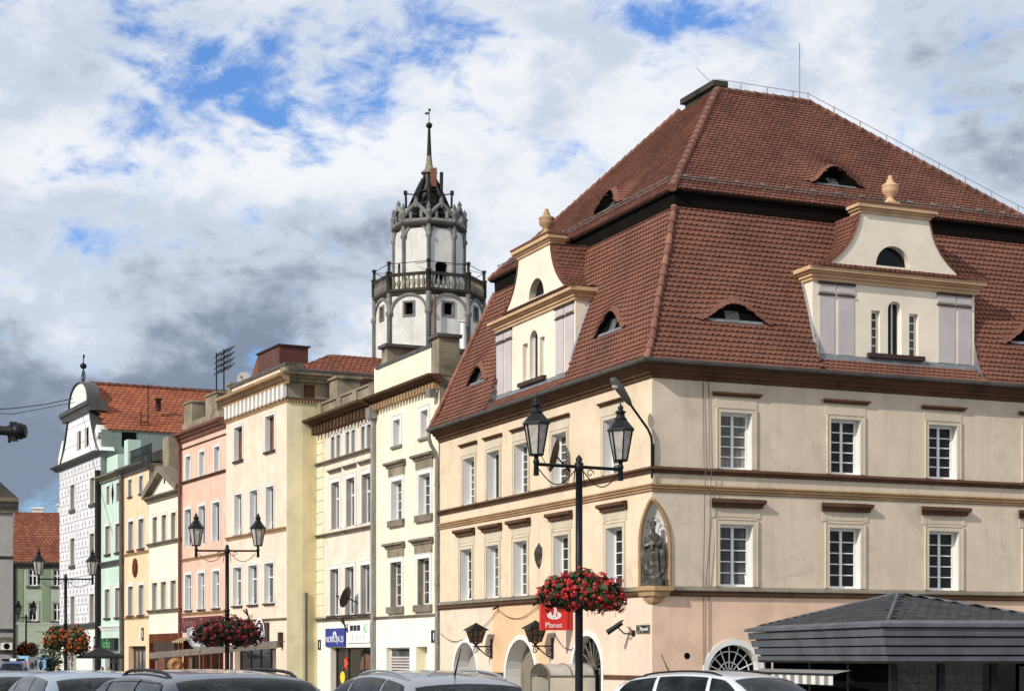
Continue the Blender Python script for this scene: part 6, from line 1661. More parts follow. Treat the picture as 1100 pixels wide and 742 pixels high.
CARTOP = {
    'hatch': [(-2.12, .62), (-2.06, .86), (-1.92, 1.02), (-1.72, 1.25), (-1.42, 1.44), (-1.0, 1.52), (-.4, 1.56), (.2, 1.54), (.62, 1.46), (1.0, 1.24), (1.32, 1.02), (1.75, .93), (2.05, .80), (2.16, .62)],
    'suv': [(-2.15, .70), (-2.10, .95), (-2.02, 1.15), (-1.86, 1.38), (-1.58, 1.545), (-1.1, 1.60), (-.4, 1.62), (.2, 1.60), (.6, 1.53), (.98, 1.30), (1.28, 1.10), (1.75, 1.00), (2.08, .86), (2.2, .66)],
    'van': [(-2.3, .9), (-2.26, 1.5), (-2.16, 1.90), (-1.9, 1.97), (0, 2.0), (.9, 1.94), (1.4, 1.5), (1.75, 1.15), (2.2, .95), (2.35, .7)],
    'estate': [(-2.22, .64), (-2.17, .90), (-2.05, 1.08), (-1.86, 1.30), (-1.55, 1.43), (-1.0, 1.485), (-.4, 1.50), (.15, 1.48), (.52, 1.40), (.95, 1.18), (1.28, .98), (1.75, .90), (2.08, .78), (2.2, .6)]}


def make_car(name, kind, paint, p, heading, label, rails=True, antenna=False, scale=1.0, group='cars parked in the square', bar=False, lift=0.0):
    top = CARTOP[kind]; gz = ground_z(p[0], p[1]) + lift
    root = empty(name, (p[0], p[1], gz), heading, label, 'car', group); root.scale = (scale,) * 3
    x0, x1 = top[0][0], top[-1][0]; HWd = .90 if kind != 'van' else .96
    zsh = {'hatch': .98, 'suv': 1.06, 'van': 1.2, 'estate': .95}[kind]
    wid = [(x0, HWd * .80), (x0 + .2, HWd * .93), (x0 + .7, HWd), (0, HWd), (x1 - .9, HWd), (x1 - .35, HWd * .93), (x1, HWd * .72)]

    def sec(x):
        zt = interp(top, x); w = interp(wid, x); zs = min(zsh + .02 * x, zt - .02); h = max(zt - zs, 0); wt = w * .965 - .36 * h
        return [(0, .24), (w * .80, .24), (w * .965, .36), (w, .58), (w * .995, zs - .12 if zs > .75 else .66), (w * .968, zs), (wt + .10 * h, zs + h * .72), (wt - .045 * min(1, h * 3), zs + h * .93), (wt * .72, zt), (wt * .36, zt + .018), (0, zt + .024)]

    def S_(x, t):
        pts = sec(x); n = len(pts) - 1; i = min(int(t), n - 1); f = t - i
        pm, p0, p1, p2 = pts[max(i - 1, 0)], pts[i], pts[i + 1], pts[min(i + 2, n)]
        o = []
        for a in (0, 1):
            m0, m1 = (p1[a] - pm[a]) / 2, (p2[a] - p0[a]) / 2
            if i == 0: m0 = p1[a] - p0[a]
            if i >= n - 1: m1 = p1[a] - p0[a] if a else p1[a] - p0[a]
            f2, f3 = f * f, f * f * f
            o.append((2 * f3 - 3 * f2 + 1) * p0[a] + (f3 - 2 * f2 + f) * m0 + (-2 * f3 + 3 * f2) * p1[a] + (f3 - f2) * m1)
        return o

    def P_(x, t, sg, off=0.0):
        y, z = S_(x, t)
        if off:
            ya, za = S_(x, max(t - .06, 0)); yb, zb = S_(x, min(t + .06, 10)); tx = Vector((0, yb - ya, zb - za))
            xa = S_(max(x - .03, x0), t); xb = S_(min(x + .03, x1), t); lx = Vector((.06, xb[0] - xa[0], xb[1] - xa[1]))
            n = lx.cross(tx); n = n.normalized() if n.length > 1e-9 else Vector((0, 1, 0))
            if n.y < 0 and t < 7: n = -n
            if t >= 7 and n.z < 0: n = -n
            return (x + n.x * off, sg * (y + n.y * off), z + n.z * off)
        return (x, sg * y, z)
    ts = [0, 1, 1.5, 2, 2.5, 3, 3.5, 4, 4.5, 5, 5.4, 5.8, 6.2, 6.6, 7, 7.4, 7.8, 8.3, 9, 10]
    nx = 44; xsn = [x0 + (x1 - x0) * (0.5 - 0.5 * math.cos(math.pi * k / nx)) for k in range(nx + 1)]
    b = MB(); rings = [[P_(x, t, 1) for t in ts] + [P_(x, t, -1) for t in reversed(ts[:-1])] for x in xsn]
    b.loft(rings, closed=False); b.add(rings[0], [tuple(range(len(rings[0])))]); b.add(rings[-1], [tuple(range(len(rings[-1])))])
    b.build('body', paint, root)

    def patch(nm, m, fx0, fx1, t0, t1, sg, off=.006, nx_=10, nt=7, par=None):
        q = MB()
        g = [[P_(fx0(j / nt) + (fx1(j / nt) - fx0(j / nt)) * i / nx_, t0 + (t1 - t0) * j / nt, sg, off) for i in range(nx_ + 1)] for j in range(nt + 1)]
        q.loft(g); return q.build(nm, m, par or root)
    lerp = lambda a, c: (lambda f: a + (c - a) * f)
    xf0, xf1, xr0, xr1 = {'hatch': (1.10, .50, -1.72, -1.42), 'suv': (1.05, .46, -1.86, -1.52), 'van': (1.45, .92, -2.0, -1.95), 'estate': (1.06, .42, -1.88, -1.56)}[kind]
    for sg in (-1, 1):
        bp = [(xf0, xf1, .30, .24), (.22, .18, -.72, -.74), (-.80, -.80, xr0 + .12, xr1 + .10)]
        for a0, a1, c0, c1 in bp: patch('side_window', 'car_glass', lerp(c0, c1), lerp(a0, a1), 5.25, 6.75, sg)
        q = MB(); mx, mz = xf0 - .22, zsh + .06; yy = HWd + .10
        q.lathe([(0, -.10), (.075, -.08), (.10, 0), (.08, .07), (.0, .09)], (mx, sg * yy, mz + .03), 10, axis='x', sy=1.0, sx=1.3); q.tube([(mx + .02, sg * (HWd - .06), mz - .03), (mx, sg * yy, mz)], .03, 6); q.build('mirror', paint, root)
        if rails:
            xa, xb = xr1 + .20, xf1 - .15; q = MB(); pr = []
            for k in range(13):
                f = k / 12; x = xa + (xb - xa) * f; y, z = S_(x, 7.55); pr.append((x, sg * y, z + .036 * min(1, math.sin(f * math.pi) * 3.2) - .008))
            q.tube(pr, .016, 6); q.build('roof_rail', 'plastic' if 'dark' in paint or 'white' in paint else 'chrome', root)
        patch('head_light', 'head_lamp', lerp(x1 - .42, x1 - .34), lerp(x1 - .06, x1 - .10), 3.4, 4.4, sg, .008, 5, 4); patch('tail_light', 'tail_lamp', lerp(x0 + .02, x0 + .04), lerp(x0 + .26, x0 + .20), 3.6, 4.9, sg, .008, 5, 4)
        for hx in (.0, -.95):
            q = MB(); y, z = S_(hx, 4.4); q.tube([(hx - .10, sg * (y + .02), z), (hx + .10, sg * (y + .02), z)], .016, 6); q.build('door_handle', paint, root)
    for sg in (1, -1):
        pass
    def wide(nm, m, xa, xb, ta, off=.007):
        q = MB(); g = []
        for i in range(9):
            x = xa + (xb - xa) * i / 8; g.append([P_(x, ta + (10 - ta) * j / 6, 1, off) for j in range(7)] + [P_(x, 10 - (10 - ta) * j / 6, -1, off) for j in range(1, 7)])
        q.loft(g); return q.build(nm, m, root)
    wide('windscreen', 'car_glass', xf1 + .12, {'van': 1.72}.get(kind, 1.22), 7.35)
    wide('rear_window', 'car_glass', {'van': -2.27}.get(kind, x0 + .24), xr1 - (.06 if kind != 'van' else .18), 7.35)
    wide('bonnet_seam', 'plastic', {'van': 1.76}.get(kind, 1.26), {'van': 1.80}.get(kind, 1.30), 7.5, .004)
    if antenna:
        y, z = S_(xr1 + .25, 10); q = MB(); q.tube([(xr1 + .30, 0, z), (xr1 + .12, 0, z + .30)], [.012, .005], 5); q.build('antenna', 'plastic', root)
    for wx in (x0 + .82, x1 - .86):
        for sg in (-1, 1):
            a = MB(); a.add([(wx + .39 * math.cos(k * math.pi / 10), sg * (HWd + .004), .33 + .39 * math.sin(k * math.pi / 10)) for k in range(20)], [tuple(range(20))]); a.build('wheel_arch', 'plastic', root)
            w_ = MB(); w_.lathe([(.20, -.10), (.31, -.10), (.33, -.06), (.33, .06), (.31, .10), (.20, .10)], (wx, sg * (HWd - .05), .33), 20, axis='y', cap=False); wo = w_.build('wheel', 'tyre', root)
            w_ = MB(); w_.lathe([(.21, .085 * sg), (.19, .07 * sg), (.05, .095 * sg), (0, .095 * sg)], (wx, sg * (HWd - .05), .33), 20, axis='y', cap=False); w_.build('rim', 'chrome', wo)
    for xx, nm in ((x0 - .004, 'number_plate'), (x1 + .004, 'number_plate')):
        q = MB(); q.box(min(xx, xx - .01), max(xx, xx + .01), -.26, .26, .50, .61); q.build(nm, 'white_paint', root)
    if bar:
        q = MB(); q.box(-.35, .35, -.75, .75, 2.03, 2.20); q.build('light_bar', 'black', root); q = MB(); q.box(-.36, .36, -.22, .22, 2.05, 2.22); q.build('light_bar_sign', 'white_paint', root)
    return root


HD = math.atan2(.92, -.39)        # the way the street runs, away from the viewer
def cp(u, D): q = at(u, HZ, D); return (q.x, q.y)
make_car('parked_car', 'hatch', 'paint_silver', cp(447, 20.2), HD + R(2), 'silver grey hatchback with chrome roof rails before the cream and yellow houses', antenna=True, scale=.975)
make_car('parked_car', 'suv', 'paint_dark', cp(206, 16.2), HD + R(3), 'large dark blue black car with roof rails, nearest to the viewer at left', scale=.965)
make_car('parked_car', 'estate', 'paint_silver_blue', cp(85, 23.0), HD + R(2), 'pale silver blue car left of the large dark car', rails=False)
make_car('parked_car', 'estate', 'paint_grey', cp(0, 27.0), HD, 'grey car cut off by the left edge of the photo', rails=False)
make_car('parked_car', 'estate', 'paint_dark', cp(152, 31.0), HD + R(30), 'dark car just showing its roof behind the large dark car', rails=True)
make_car('parked_car', 'hatch', 'paint_white', cp(782, 25.0), R(-46), 'silver white crossover with dark side windows before the right face of the corner house', rails=True, antenna=True, scale=.945)
make_car('police_van', 'van', 'paint_blue', cp(14.5, 125.0), R(-80), 'small far blue van with a light bar on its roof at left', rails=False, bar=True)
make_car('parked_car', 'estate', 'paint_grey', cp(39, 112.0), R(-75), 'far grey green car beside the blue van', rails=False)

# ------------------------------------------------------------------ kiosk
KD = 33.0
KA = at(948, HZ, KD); KR = math.atan(.20); kz = ground_z(KA.x, KA.y)
KW, KL = 4.0, 7.6
K = empty('kiosk', (KA.x, KA.y, kz), KR, 'dark grey market kiosk with a shingled hip roof and a deep stepped board fascia', 'kiosk')
M['board_grey'] = mat('board_grey', (.10, .106, .118), .6, .24, 1.2, .003, 25, dirt=(.08, .08, .085), dirtamt=.4, dscale=1.5, spec=.25)
M['shingle'] = mat('bitumen_shingle', (.038, .038, .041), .85, .25, 2.0, .004, 60, tint=.5)
kz0, kz1 = EYE - 8.5 * KD / FPX - kz, EYE + 35 * KD / FPX - kz
n_b = 4; bh = (kz1 - .06 - kz0) / n_b


def ring_box(mb, o0, o1, z0, z1, th=.03):
    """four mitred boards round the kiosk; o0 / o1 are how far they stand out at foot and head"""
    c = [(0, 0), (KW, 0), (KW, KL), (0, KL)]; sgn = [(-1, -1), (1, -1), (1, 1), (-1, 1)]
    def rg(o, z): return [(x + sx * o, y + sy * o, z) for (x, y), (sx, sy) in zip(c, sgn)]
    mb.loft([rg(o0, z0), rg(o1, z1), rg(o1 - th, z1), rg(o0 - th, z0), rg(o0, z0)], closed=True, smooth=False)


for k in range(n_b):
    b = MB(); z0 = kz0 + bh * k; o = -.17 + .055 * k
    ring_box(b, o - .015, o + .005, z0, z0 + bh - .028); b.build('fascia_board', 'board_grey', K)
b = MB(); ring_box(b, -.26, -.10, kz0 + .02, kz1 - .08, .05); b.build('fascia_backing', 'dark', K)
b = MB(); ring_box(b, .06, .06, kz1 - .065, kz1 - .0, .08); c = [(0, 0), (KW, 0), (KW, KL), (0, KL)]; sg4 = [(-1, -1), (1, -1), (1, 1), (-1, 1)]
b.loft([[(x + sx * o, y + sy * o, z) for (x, y), (sx, sy) in zip(c, sg4)] for o, z in ((.06, kz1), (-.20, kz1 + .07))], closed=True, smooth=False); b.build('roof_edge', 'board_grey', K)
ap = Vector((KW / 2 - .05, KL / 2, EYE + (HZ - 637.5) * (KD + 4.0) / FPX - kz)); zr_ = kz1 + .06; i_ = .18
cs = [Vector((i_, i_, zr_)), Vector((KW - i_, i_, zr_)), Vector((KW - i_, KL - i_, zr_)), Vector((i_, KL - i_, zr_))]
for k in range(4):
    p, q = cs[k], cs[(k + 1) % 4]; roofpl(p, q, ap + (q - p) * .02, ap - (q - p) * .02, .22, 'shingle', 'roof_slope', K, .011)
b = MB()
for k in range(4): b.tube([cs[k], ap + Vector((0, 0, .02))], .035, 6)
b.build('hip_trim', 'board_grey', K)
# body: posts, glazing, stone clad counter, ceiling
b = MB(); b.poly((-.15, -.15, kz0 + .05), (KW + .15, -.15, kz0 + .05), (KW + .15, KL + .15, kz0 + .05), (-.15, KL + .15, kz0 + .05)); b.build('ceiling', 'board_grey', K)
for x, y in ((.35, .35), (1.3, .35), (2.35, .35), (KW - .35, .35), (.35, 2.4), (.35, 4.5), (.35, KL - .35), (KW - .35, KL - .35)):
    b = MB(); b.box(x - .06, x + .06, y - .06, y + .06, 0, kz0 + .05); b.build('post', 'plastic', K)
b = MB(); b.box(KW - 1.1, KW - .4, .38, .42, .05, kz0 - .05); b.build('door', 'paint_black', K)
M['stone_clad'] = mat('stone_cladding', (.12, .11, .095), .9, .5, 4.0, .05, 7, dirt=(.02, .02, .018), dirtamt=.9, dscale=5)
for x in (.55, 1.5):
    b = MB()
    rd = random.Random(int(x * 10))
    for r_ in range(12):
        xx = x
        while xx < x + .75:
            w_ = rd.uniform(.10, .26); e = min(xx + w_, x + .78); b.box(xx, e - .012, .62 - rd.uniform(0, .05), .8, .05 + r_ * .185, .05 + r_ * .185 + .17, tint=rd.random()); xx += w_
    b.build('stone_panel', 'stone_clad', K)
b = MB(); b.poly((.3, .34, .1), (KW - 1.2, .34, .1), (KW - 1.2, .34, kz0), (.3, .34, kz0)); 
M['thin_glass'] = bpy.data.materials.new('shop_glass'); M['thin_glass'].use_nodes = True; t = NT(M['thin_glass'].node_tree)
ms_ = t.n('ShaderNodeMixShader', ins={0: .05, 1: t.n('ShaderNodeBsdfTransparent', ins={'Color': (.8, .82, .82, 1)}).outputs[0], 2: t.n('ShaderNodeBsdfGlossy', ins={'Roughness': .03, 'Color': (.9, .9, .9, 1)}).outputs[0]}); t.n('ShaderNodeOutputMaterial', ins={0: ms_.outputs[0]})
b.build('pane', 'thin_glass', K)
b = MB(); b.box(.40, KW - .4, 1.2, 1.28, 0, kz0); b.box(.42, .48, .5, KL - .5, 0, kz0); b.build('inner_wall', 'dark', K)
M['stripe_white'] = mat('stripe_white', (.66, .64, .60), .8, .05); M['stripe_grey'] = mat('stripe_grey', (.23, .22, .21), .8, .05)
aw = MB(); y0, y1 = 1.3, 6.4; na = 22; xo = -.45; za0, za1 = kz0 - .13, kz0 - .21
for k in range(na):
    a, c_ = y0 + (y1 - y0) * k / na, y0 + (y1 - y0) * (k + 1) / na
    aw.poly((xo, a, za1), (xo, c_, za1), (xo, c_, za1 - .20), (xo, a, za1 - .20), mi=k % 2)
    aw.poly((-.08, a, za0), (-.08, c_, za0), (xo, c_, za1 + .005), (xo, a, za1 + .005), mi=1)
aw.build('awning', ['stripe_white', 'stripe_grey'], K)
ab = MB(); ab.tube([(xo, y0 - .05, za1), (xo, y1 + .05, za1)], .025, 6); ab.build('awning_bar', 'plastic', K)

# ------------------------------------------------------------------ things on the corner house
def on_house(o, B): o.matrix_world = B.root.matrix_basis.copy(); return o


# the stone saint in the corner niche
st = MB(); n = 24; prof_ = [(.30, 0), (.33, .05), (.31, .25), (.29, .5), (.27, .75), (.25, .95), (.27, 1.1), (.27, 1.22), (.22, 1.33), (.12, 1.40), (.08, 1.44), (.075, 1.48)]
rings = []
for r, z in prof_:
    ring = []
    for k in range(n):
        a = 2 * math.pi * k / n; f = 1 + (.17 * math.sin(a * 7 + z * 2) * max(0, 1 - z / 1.25)) + (.07 * math.sin(a * 4 + z * 6)); ring.append((r * f * math.cos(a) * 1.0, r * f * math.sin(a) * .78, z))
    rings.append(ring)
st.loft(rings, closed=True); st.add(rings[0], [tuple(range(n))])
st.lathe([(.0, -.14), (.07, -.12), (.098, -.04), (.10, .03), (.085, .1), (.04, .14), (0, .145)], (0, -.03, 1.58), 14, sy=1.08)
st.tube([(-.24, 0, 1.26), (-.33, -.06, 1.05), (-.27, -.2, .93), (-.08, -.28, 1.0)], [.085, .08, .07, .05], 8); st.tube([(.24, 0, 1.26), (.34, -.05, 1.06), (.24, -.22, .98), (.06, -.28, 1.05)], [.085, .08, .07, .05], 8)
st.tube([(.02, -.30, .85), (.0, -.30, 1.15), (-.12, -.26, 1.32)], [.05, .07, .04], 8); st.box(-.09, .12, -.34, -.27, .98, 1.12)
st.tube([(-.30, -.03, 1.2), (-.36, .05, .8), (-.34, .08, .3), (-.30, .08, .02)], [.10, .13, .14, .12], 8); st.tube([(.30, -.03, 1.2), (.37, .05, .8), (.36, .08, .3), (.31, .08, .02)], [.10, .13, .14, .12], 8)
so_ = st.build('statue', 'statue_stone')
rm = so_.modifiers.new('remesh', 'REMESH'); rm.mode = 'VOXEL'; rm.voxel_size = .014; rm.use_smooth_shade = True
tag(so_, 'weathered stone statue of a robed, crowned saint in the corner niche', 'statue')
ex = MB(); 
ex.lathe([(.115, 0), (.14, .06), (.11, .13), (.05, .16), (0, .20)], (0, -.03, 1.66), 12)
for k in range(6): ex.lathe([(0, -.03), (.03, 0), (0, .05)], (.125 * math.cos(k * 1.047), -.03 + .125 * math.sin(k * 1.047), 1.77), 6)
ex.build('crown', 'statue_stone', so_)
ex = MB(); ex.tube([(.26 * math.cos(a), .06, 1.66 + .26 * math.sin(a)) for a in [R(-30 + 240 * k / 16) for k in range(17)]], .008, 5)
for k in range(5):
    a = R(-15 + 210 * k / 4); ex.lathe([(0, -.035), (.035, 0), (0, .035)], (.26 * math.cos(a), .06, 1.66 + .26 * math.sin(a)), 8)
ex.build('halo', 'black', so_)
pd = MB(); pd.box(-.40, .40, -.34, .30, -.46, -.20); pd.box(-.29, .29, -.26, .25, -.20, -.04); pd.box(-.34, .34, -.31, .28, -.04, .01); pd.build('pedestal', 'statue_stone', so_)
so_.matrix_world = H.root.matrix_basis @ Matrix.Translation((.13, .18, 5.06)) @ Matrix.Rotation(R(-40), 4, 'Z') @ Matrix.Diagonal((.86, .82, .93, 1))

# coat of arms between the first floor windows
a, z = FL.px(579.5, 597); r_ = MB(FL.M)
for sc, d in ((.56, .05), (.46, .10), (.30, .15)):
    sh = [(-.42, .55), (-.2, .66), (0, .84), (.2, .66), (.42, .55), (.48, .2), (.40, -.3), (.2, -.62), (0, -.80), (-.2, -.62), (-.40, -.3), (-.48, .2)]
    r_.prism([(a + x * sc, z + y * sc) for x, y in sh], 0, d)
r_.tube([(a + .11 * math.cos(k * .7) * (1 - k / 16), z + .05 + .13 * math.sin(k * .7) * (1 - k / 16), .15) for k in range(14)], .025, 5)
on_house(tag(r_.build('coat_of_arms', 'statue_stone'), 'dark stone coat of arms between the lower windows of the corner house', 'plaque'), H)

# bank sign
M['sign_red'] = mat('sign_red', (.62, .022, .018), .4, .04, 1.0, spec=.4); M['sign_red_dark'] = mat('sign_red_dark', (.40, .02, .02), .4, .04); M['sign_white'] = mat('sign_white', (.80, .79, .77), .5, 0); M['sign_blue'] = mat('sign_blue', (.012, .03, .24), .4, .03); M['sign_black'] = mat('sign_black', (.012, .012, .013), .45, .05); M['letter_green'] = mat('letter_green', (.08, .42, .10), .5, 0); M['sign_brown'] = mat('sign_brown', (.04, .024, .022), .5, .05); M['sign_maroon'] = mat('sign_maroon', (.10, .018, .020), .55, .12, 1.5); M['letter_rose'] = mat('letter_rose', (.26, .11, .11), .6, 0)
ys, _ = FL.px(616, 662); sy = Face(H, 'R', ys - .001)
z0, z1 = H.on(600, 676.5, 1, ys).z, H.on(600, 648.5, 1, ys).z; xl, xr = H.on(581, 660, 1, ys).x, H.on(609.5, 660, 1, ys).x
b = MB(); b.box(xl, xr, ys, ys + .14, z0, z1); bs_ = tag(b.build('bank_sign', 'sign_red'), 'square red bank sign with a white flame emblem projecting beside the flower basket', 'sign'); on_house(bs_, H)
b = MB(); b.box(xr, xr + .22, ys + .03, ys + .12, z0 + .02, z1 - .02); b.build('sign_end', 'sign_red_dark', bs_)
b = MB(); b.tube([(xr + .1, ys + .07, z0 + .2), (-.0, ys + .07, z0 + .2)], .03, 6); b.tube([(xr + .1, ys + .07, z1 - .2), (.0, ys + .07, z1 - .2)], .03, 6); b.build('bracket', 'black', bs_)
cx_, cz_ = (xl + xr) / 2, z0 + (z1 - z0) * .57; b = MB(); rw = (xr - xl) * .27
el = [(cx_ + rw * math.cos(2 * math.pi * k / 28), cz_ + rw * .52 * math.sin(2 * math.pi * k / 28)) for k in range(28)]
b.add([(x, ys - .006, z) for x, z in el], [tuple(range(28))])
fl = [(-.10, -.06), (.02, .10), (.0, .22), (-.04, .30), (.03, .42), (.06, .28), (.14, .14), (.12, .02), (.04, -.06)]
b.add([(cx_ + x * .9, ys - .010, cz_ + z * .95) for x, z in fl], [tuple(range(9))]); b.build('emblem', 'sign_white', bs_)
b = MB(); b.add([(cx_ + x, ys - .009, cz_ + z) for x, z in [(-.13, .10), (-.06, .2), (.03, -.06), (-.02, -.09)]], [(0, 1, 2, 3)]); b.add([(cx_ + x, ys - .013, cz_ + z) for x, z in [(.05, .14), (.09, .10), (.12, -.02), (.08, -.05)]], [(0, 1, 2, 3)]); b.build('emblem_flame', 'sign_red_dark', bs_)
tm_ = sy.textmat(cx_ - .02, z0 + (z1 - z0) * .19, .008)
text_mesh('Planet', .27, 'lettering', 'sign_white', bs_, tm_)

# wall lanterns
def wall_lantern(ub, vb, ul, vtop, vbot, label):
    y, zb = FL.px(ub, vb); dpx = (ub - ul) * (H.world(FL.M(y, zb, 0)).y) / FPX / .92; p = FL.M(y, zb, 0)
    r = empty('wall_lantern', tuple(H.world(p)), TH, label, 'lantern', 'iron wall lanterns on the corner house')
    b = MB(); b.box(-.05, -.0, -.07, .07, -.45, .30); b.tube([(0, 0, .0), (-dpx - .12, 0, .0)], .03, 6); b.tube([(-.05, 0, -.4), (-.2, 0, -.36), (-.4, 0, -.22), (-dpx * .9, 0, -.02)], .025, 6)
    for c_ in ((-.18, -.2), (-dpx, -.16)): b.tube([(c_[0] + .13 * math.cos(k * .6) * (1 - k / 18), 0, c_[1] + .13 * math.sin(k * .6) * (1 - k / 18)) for k in range(15)], .02, 5)
    b.build('bracket', 'black', r)
    L = MB(); o = (-dpx, 0, 0); L.lathe([(.05, .0), (.07, .08), (.20, .14)], o, 6)
    for k in range(4):
        a = math.pi / 4 + k * math.pi / 2
        for f in (0, .5):
            a2 = a + math.pi / 2; q0 = Vector((.22 * math.cos(a), .22 * math.sin(a), .14)) * (1 - f) + Vector((.22 * math.cos(a2), .22 * math.sin(a2), .14)) * f; q1 = Vector((.40 * math.cos(a), .40 * math.sin(a), .62)) * (1 - f) + Vector((.40 * math.cos(a2), .40 * math.sin(a2), .62)) * f
            L.tube([Vector(o) + q0, Vector(o) + q1], .018 if f else .03, 5)
        for f in (.5,):
            q = .31; L.tube([(o[0] + q * math.cos(a), q * math.sin(a), .38), (o[0] + q * math.cos(a + math.pi / 2), q * math.sin(a + math.pi / 2), .38)], .014, 4)
    L.lathe([(.54, .62), (.53, .66), (.09, .88), (.0, .94)], o, 4, math.pi / 4, smooth=False); lo_ = L.build('lantern', 'black', r)
    g = MB(); g.lathe([(.205, .15), (.385, .61)], o, 4, math.pi / 4, smooth=False, cap=False); g.build('lantern_glass', 'amber_glass', lo_)
    return r


wall_lantern(528.5, 694, 511.5, 671, 692, 'square iron wall lantern above and right of the leftmost arch')
wall_lantern(594, 693.5, 575, 667, 691, 'square iron wall lantern beside the red bank sign')

# security camera, street name plate, corner street light
y, z = FL.px(681, 680); p = H.world(FL.M(y, z, 0)); cc = empty('security_camera', tuple(p), TH, 'dark security camera on a bracket beside the street name plate', 'camera')
b = MB(); b.box(-.05, 0, -.1, .1, -.08, .10); b.tube([(0, 0, -.02), (-.3, .12, .0), (-.48, .22, .2)], .028, 6); b.tube([(0, 0, .06), (-.2, .1, .22)], .018, 5); b.build('bracket', 'black', cc)
b = MB(); b.tube([(-.38, .12, .36), (-.80, .36, .02)], .085, 8); b.tube([(-.34, .10, .44), (-.82, .38, .09)], .03, 6); b.build('housing', 'black', cc)
a0, a1, z0, z1 = FL.rect(684, 698.5, 670.5, 680); b = FL.mb(); b.box(a0, a1, z0, z1, .0, .03); np_ = on_house(tag(b.build('street_name_plate', 'sill_grey'), 'small street name plate with a black panel and crest at the house corner', 'sign'), H)
am = a0 + (a1 - a0) * .68; b = FL.mb(); b.box(a0 + .05, am, z0 + .035, z1 - .035, .03, .04); b.build('panel', 'sign_black', np_)
text_mesh('Rynek', .19, 'lettering', 'sign_white', np_, FL.textmat((a0 + am) / 2 + .02, (z0 + z1) / 2, .045), sx=1.2)
cr = FL.mb(); c_ = (am + a1) / 2; cr.prism([(c_ - .07, z1 - .07), (c_ + .07, z1 - .07), (c_ + .06, z0 + .12), (c_, z0 + .06), (c_ - .06, z0 + .12)], .03, .04); cr.build('crest', 'dark_stone', np_)
r = empty('corner_light', tuple(H.world((0, 0, 0))), TH, 'curved street light bracket fixed to the corner of the big house', 'street light')
b = MB(); b.tube([(-.06, -.10, 8.1), (-.06, -.10, 9.25), (-.10, -.11, 9.45), (-.22, -.14, 9.65), (-.96, -.3, 10.42)], .042, 8); b.tube([(.0, -.06, 8.3), (.0, -.06, 9.2)], .05, 6)
for z_ in (8.35, 8.75, 9.15): b.tube([(.02, -.02, z_), (-.08, -.12, z_)], .02, 5)
b.build('arm', 'black', r)
b = MB(); b.tube([(-.92, -.29, 10.38), (-1.05, -.32, 10.52), (-1.35, -.39, 10.85), (-1.62, -.45, 11.10), (-1.70, -.47, 11.14)], [.06, .11, .15, .13, .03], 10); b.build('lamp_head', 'gutter', r)
b = MB(); b.lathe([(0, -.12), (.08, -.08), (.11, 0), (.0, .02)], (-1.5, -.44, 10.92), 10, sx=1.5); b.build('lamp_glass', 'lamp_glass', r)

# satellite dishes
def dish(world_p, nrm, rad, label, wall_p):
    n = Vector(nrm).normalized(); rot = n.to_track_quat('Z', 'Y').to_matrix().to_4x4(); r = empty('satellite_dish', tuple(world_p), 0, label, 'satellite dish')
    b = MB(); b.lathe([(0, -.14 * rad), (.4 * rad, -.115 * rad), (.75 * rad, -.05 * rad), (rad, .03 * rad), (rad * 1.02, .02 * rad), (.75 * rad, -.09 * rad), (0, -.18 * rad)], (0, 0, 0), 24, cap=False)
    o = b.build('reflector', 'dark_brown' if rad > .4 else 'grey_reveal', r); o.matrix_local = rot
    b = MB(); q = rot.inverted() @ Vector((0, 0, -1)); b.tube([Vector((0, 0, -.1 * rad)) , rot.inverted() @ (Vector(wall_p) - Vector(world_p))], .03, 6); b.tube([(0, -rad, 0), (0, -.2 * rad, .75 * rad)], .015, 5); b.lathe([(.05, 0), (.05, .12)], (0, -.15 * rad, .72 * rad), 8); o = b.build('arm', 'black', r); o.matrix_local = rot
    return r


y, z = FL.px(612, 500); wp = H.world(FL.M(y, z - .2, 0)); dp_ = H.world(FL.M(y + .1, z + .35, .55)); dish(dp_, (-.95, .16, .25), .60, 'dark satellite dish on the upper floor of the corner house', wp)
F3 = Face(B3, 'L'); y, z = F3.px(386, 648); wp = B3.world(F3.M(y, z, 0)); dp_ = B3.world(F3.M(y + .1, z + .3, .65)); dish(dp_, (-.88, .34, .30), .50, 'dark satellite dish low on the front of the cream house', wp)
wp = B5.world((1.2, .6, zp(Face(B5, 'L', 1.2), (232, 427)))); dp_ = wp + Vector((0, -.1, .4)); dish(dp_, (-.2, -.95, .25), .38, 'small pale satellite dish on the roof of the pink house', wp)

# barrel vaulted entrance canopy
M['canopy_sheet'] = mat('canopy_sheet', (.60, .56, .46), .45, .1, 2.0, spec=.4); M['canopy_roof'] = mat('canopy_roof', (.44, .42, .38), .5, .15, 2.0)
yc = FL.px(636, 715)[0] + .5; p = H.world((0, yc, 0)); cn = empty('entrance_canopy', tuple(p), TH, 'small barrel vaulted entrance canopy with cream side panels under the bank sign', 'canopy')
b = MB(); N_ = 14
for x0_, x1_ in ((-1.75, 0),):
    b.loft([[(x, .78 * math.cos(math.pi * k / N_), 1.72 + .40 * math.sin(math.pi * k / N_)) for k in range(N_ + 1)] for x in (x0_, x1_)]); b.loft([[(x, .75 * math.cos(math.pi * k / N_), 1.70 + .385 * math.sin(math.pi * k / N_)) for k in range(N_ + 1)] for x in (x0_, x1_)])
b.build('vault', 'canopy_roof', cn)
b = MB()
for x in (-1.75, -.9, -.05): b.tube([(x, .79 * math.cos(math.pi * k / N_), 1.72 + .41 * math.sin(math.pi * k / N_)) for k in range(N_ + 1)], .03, 5)
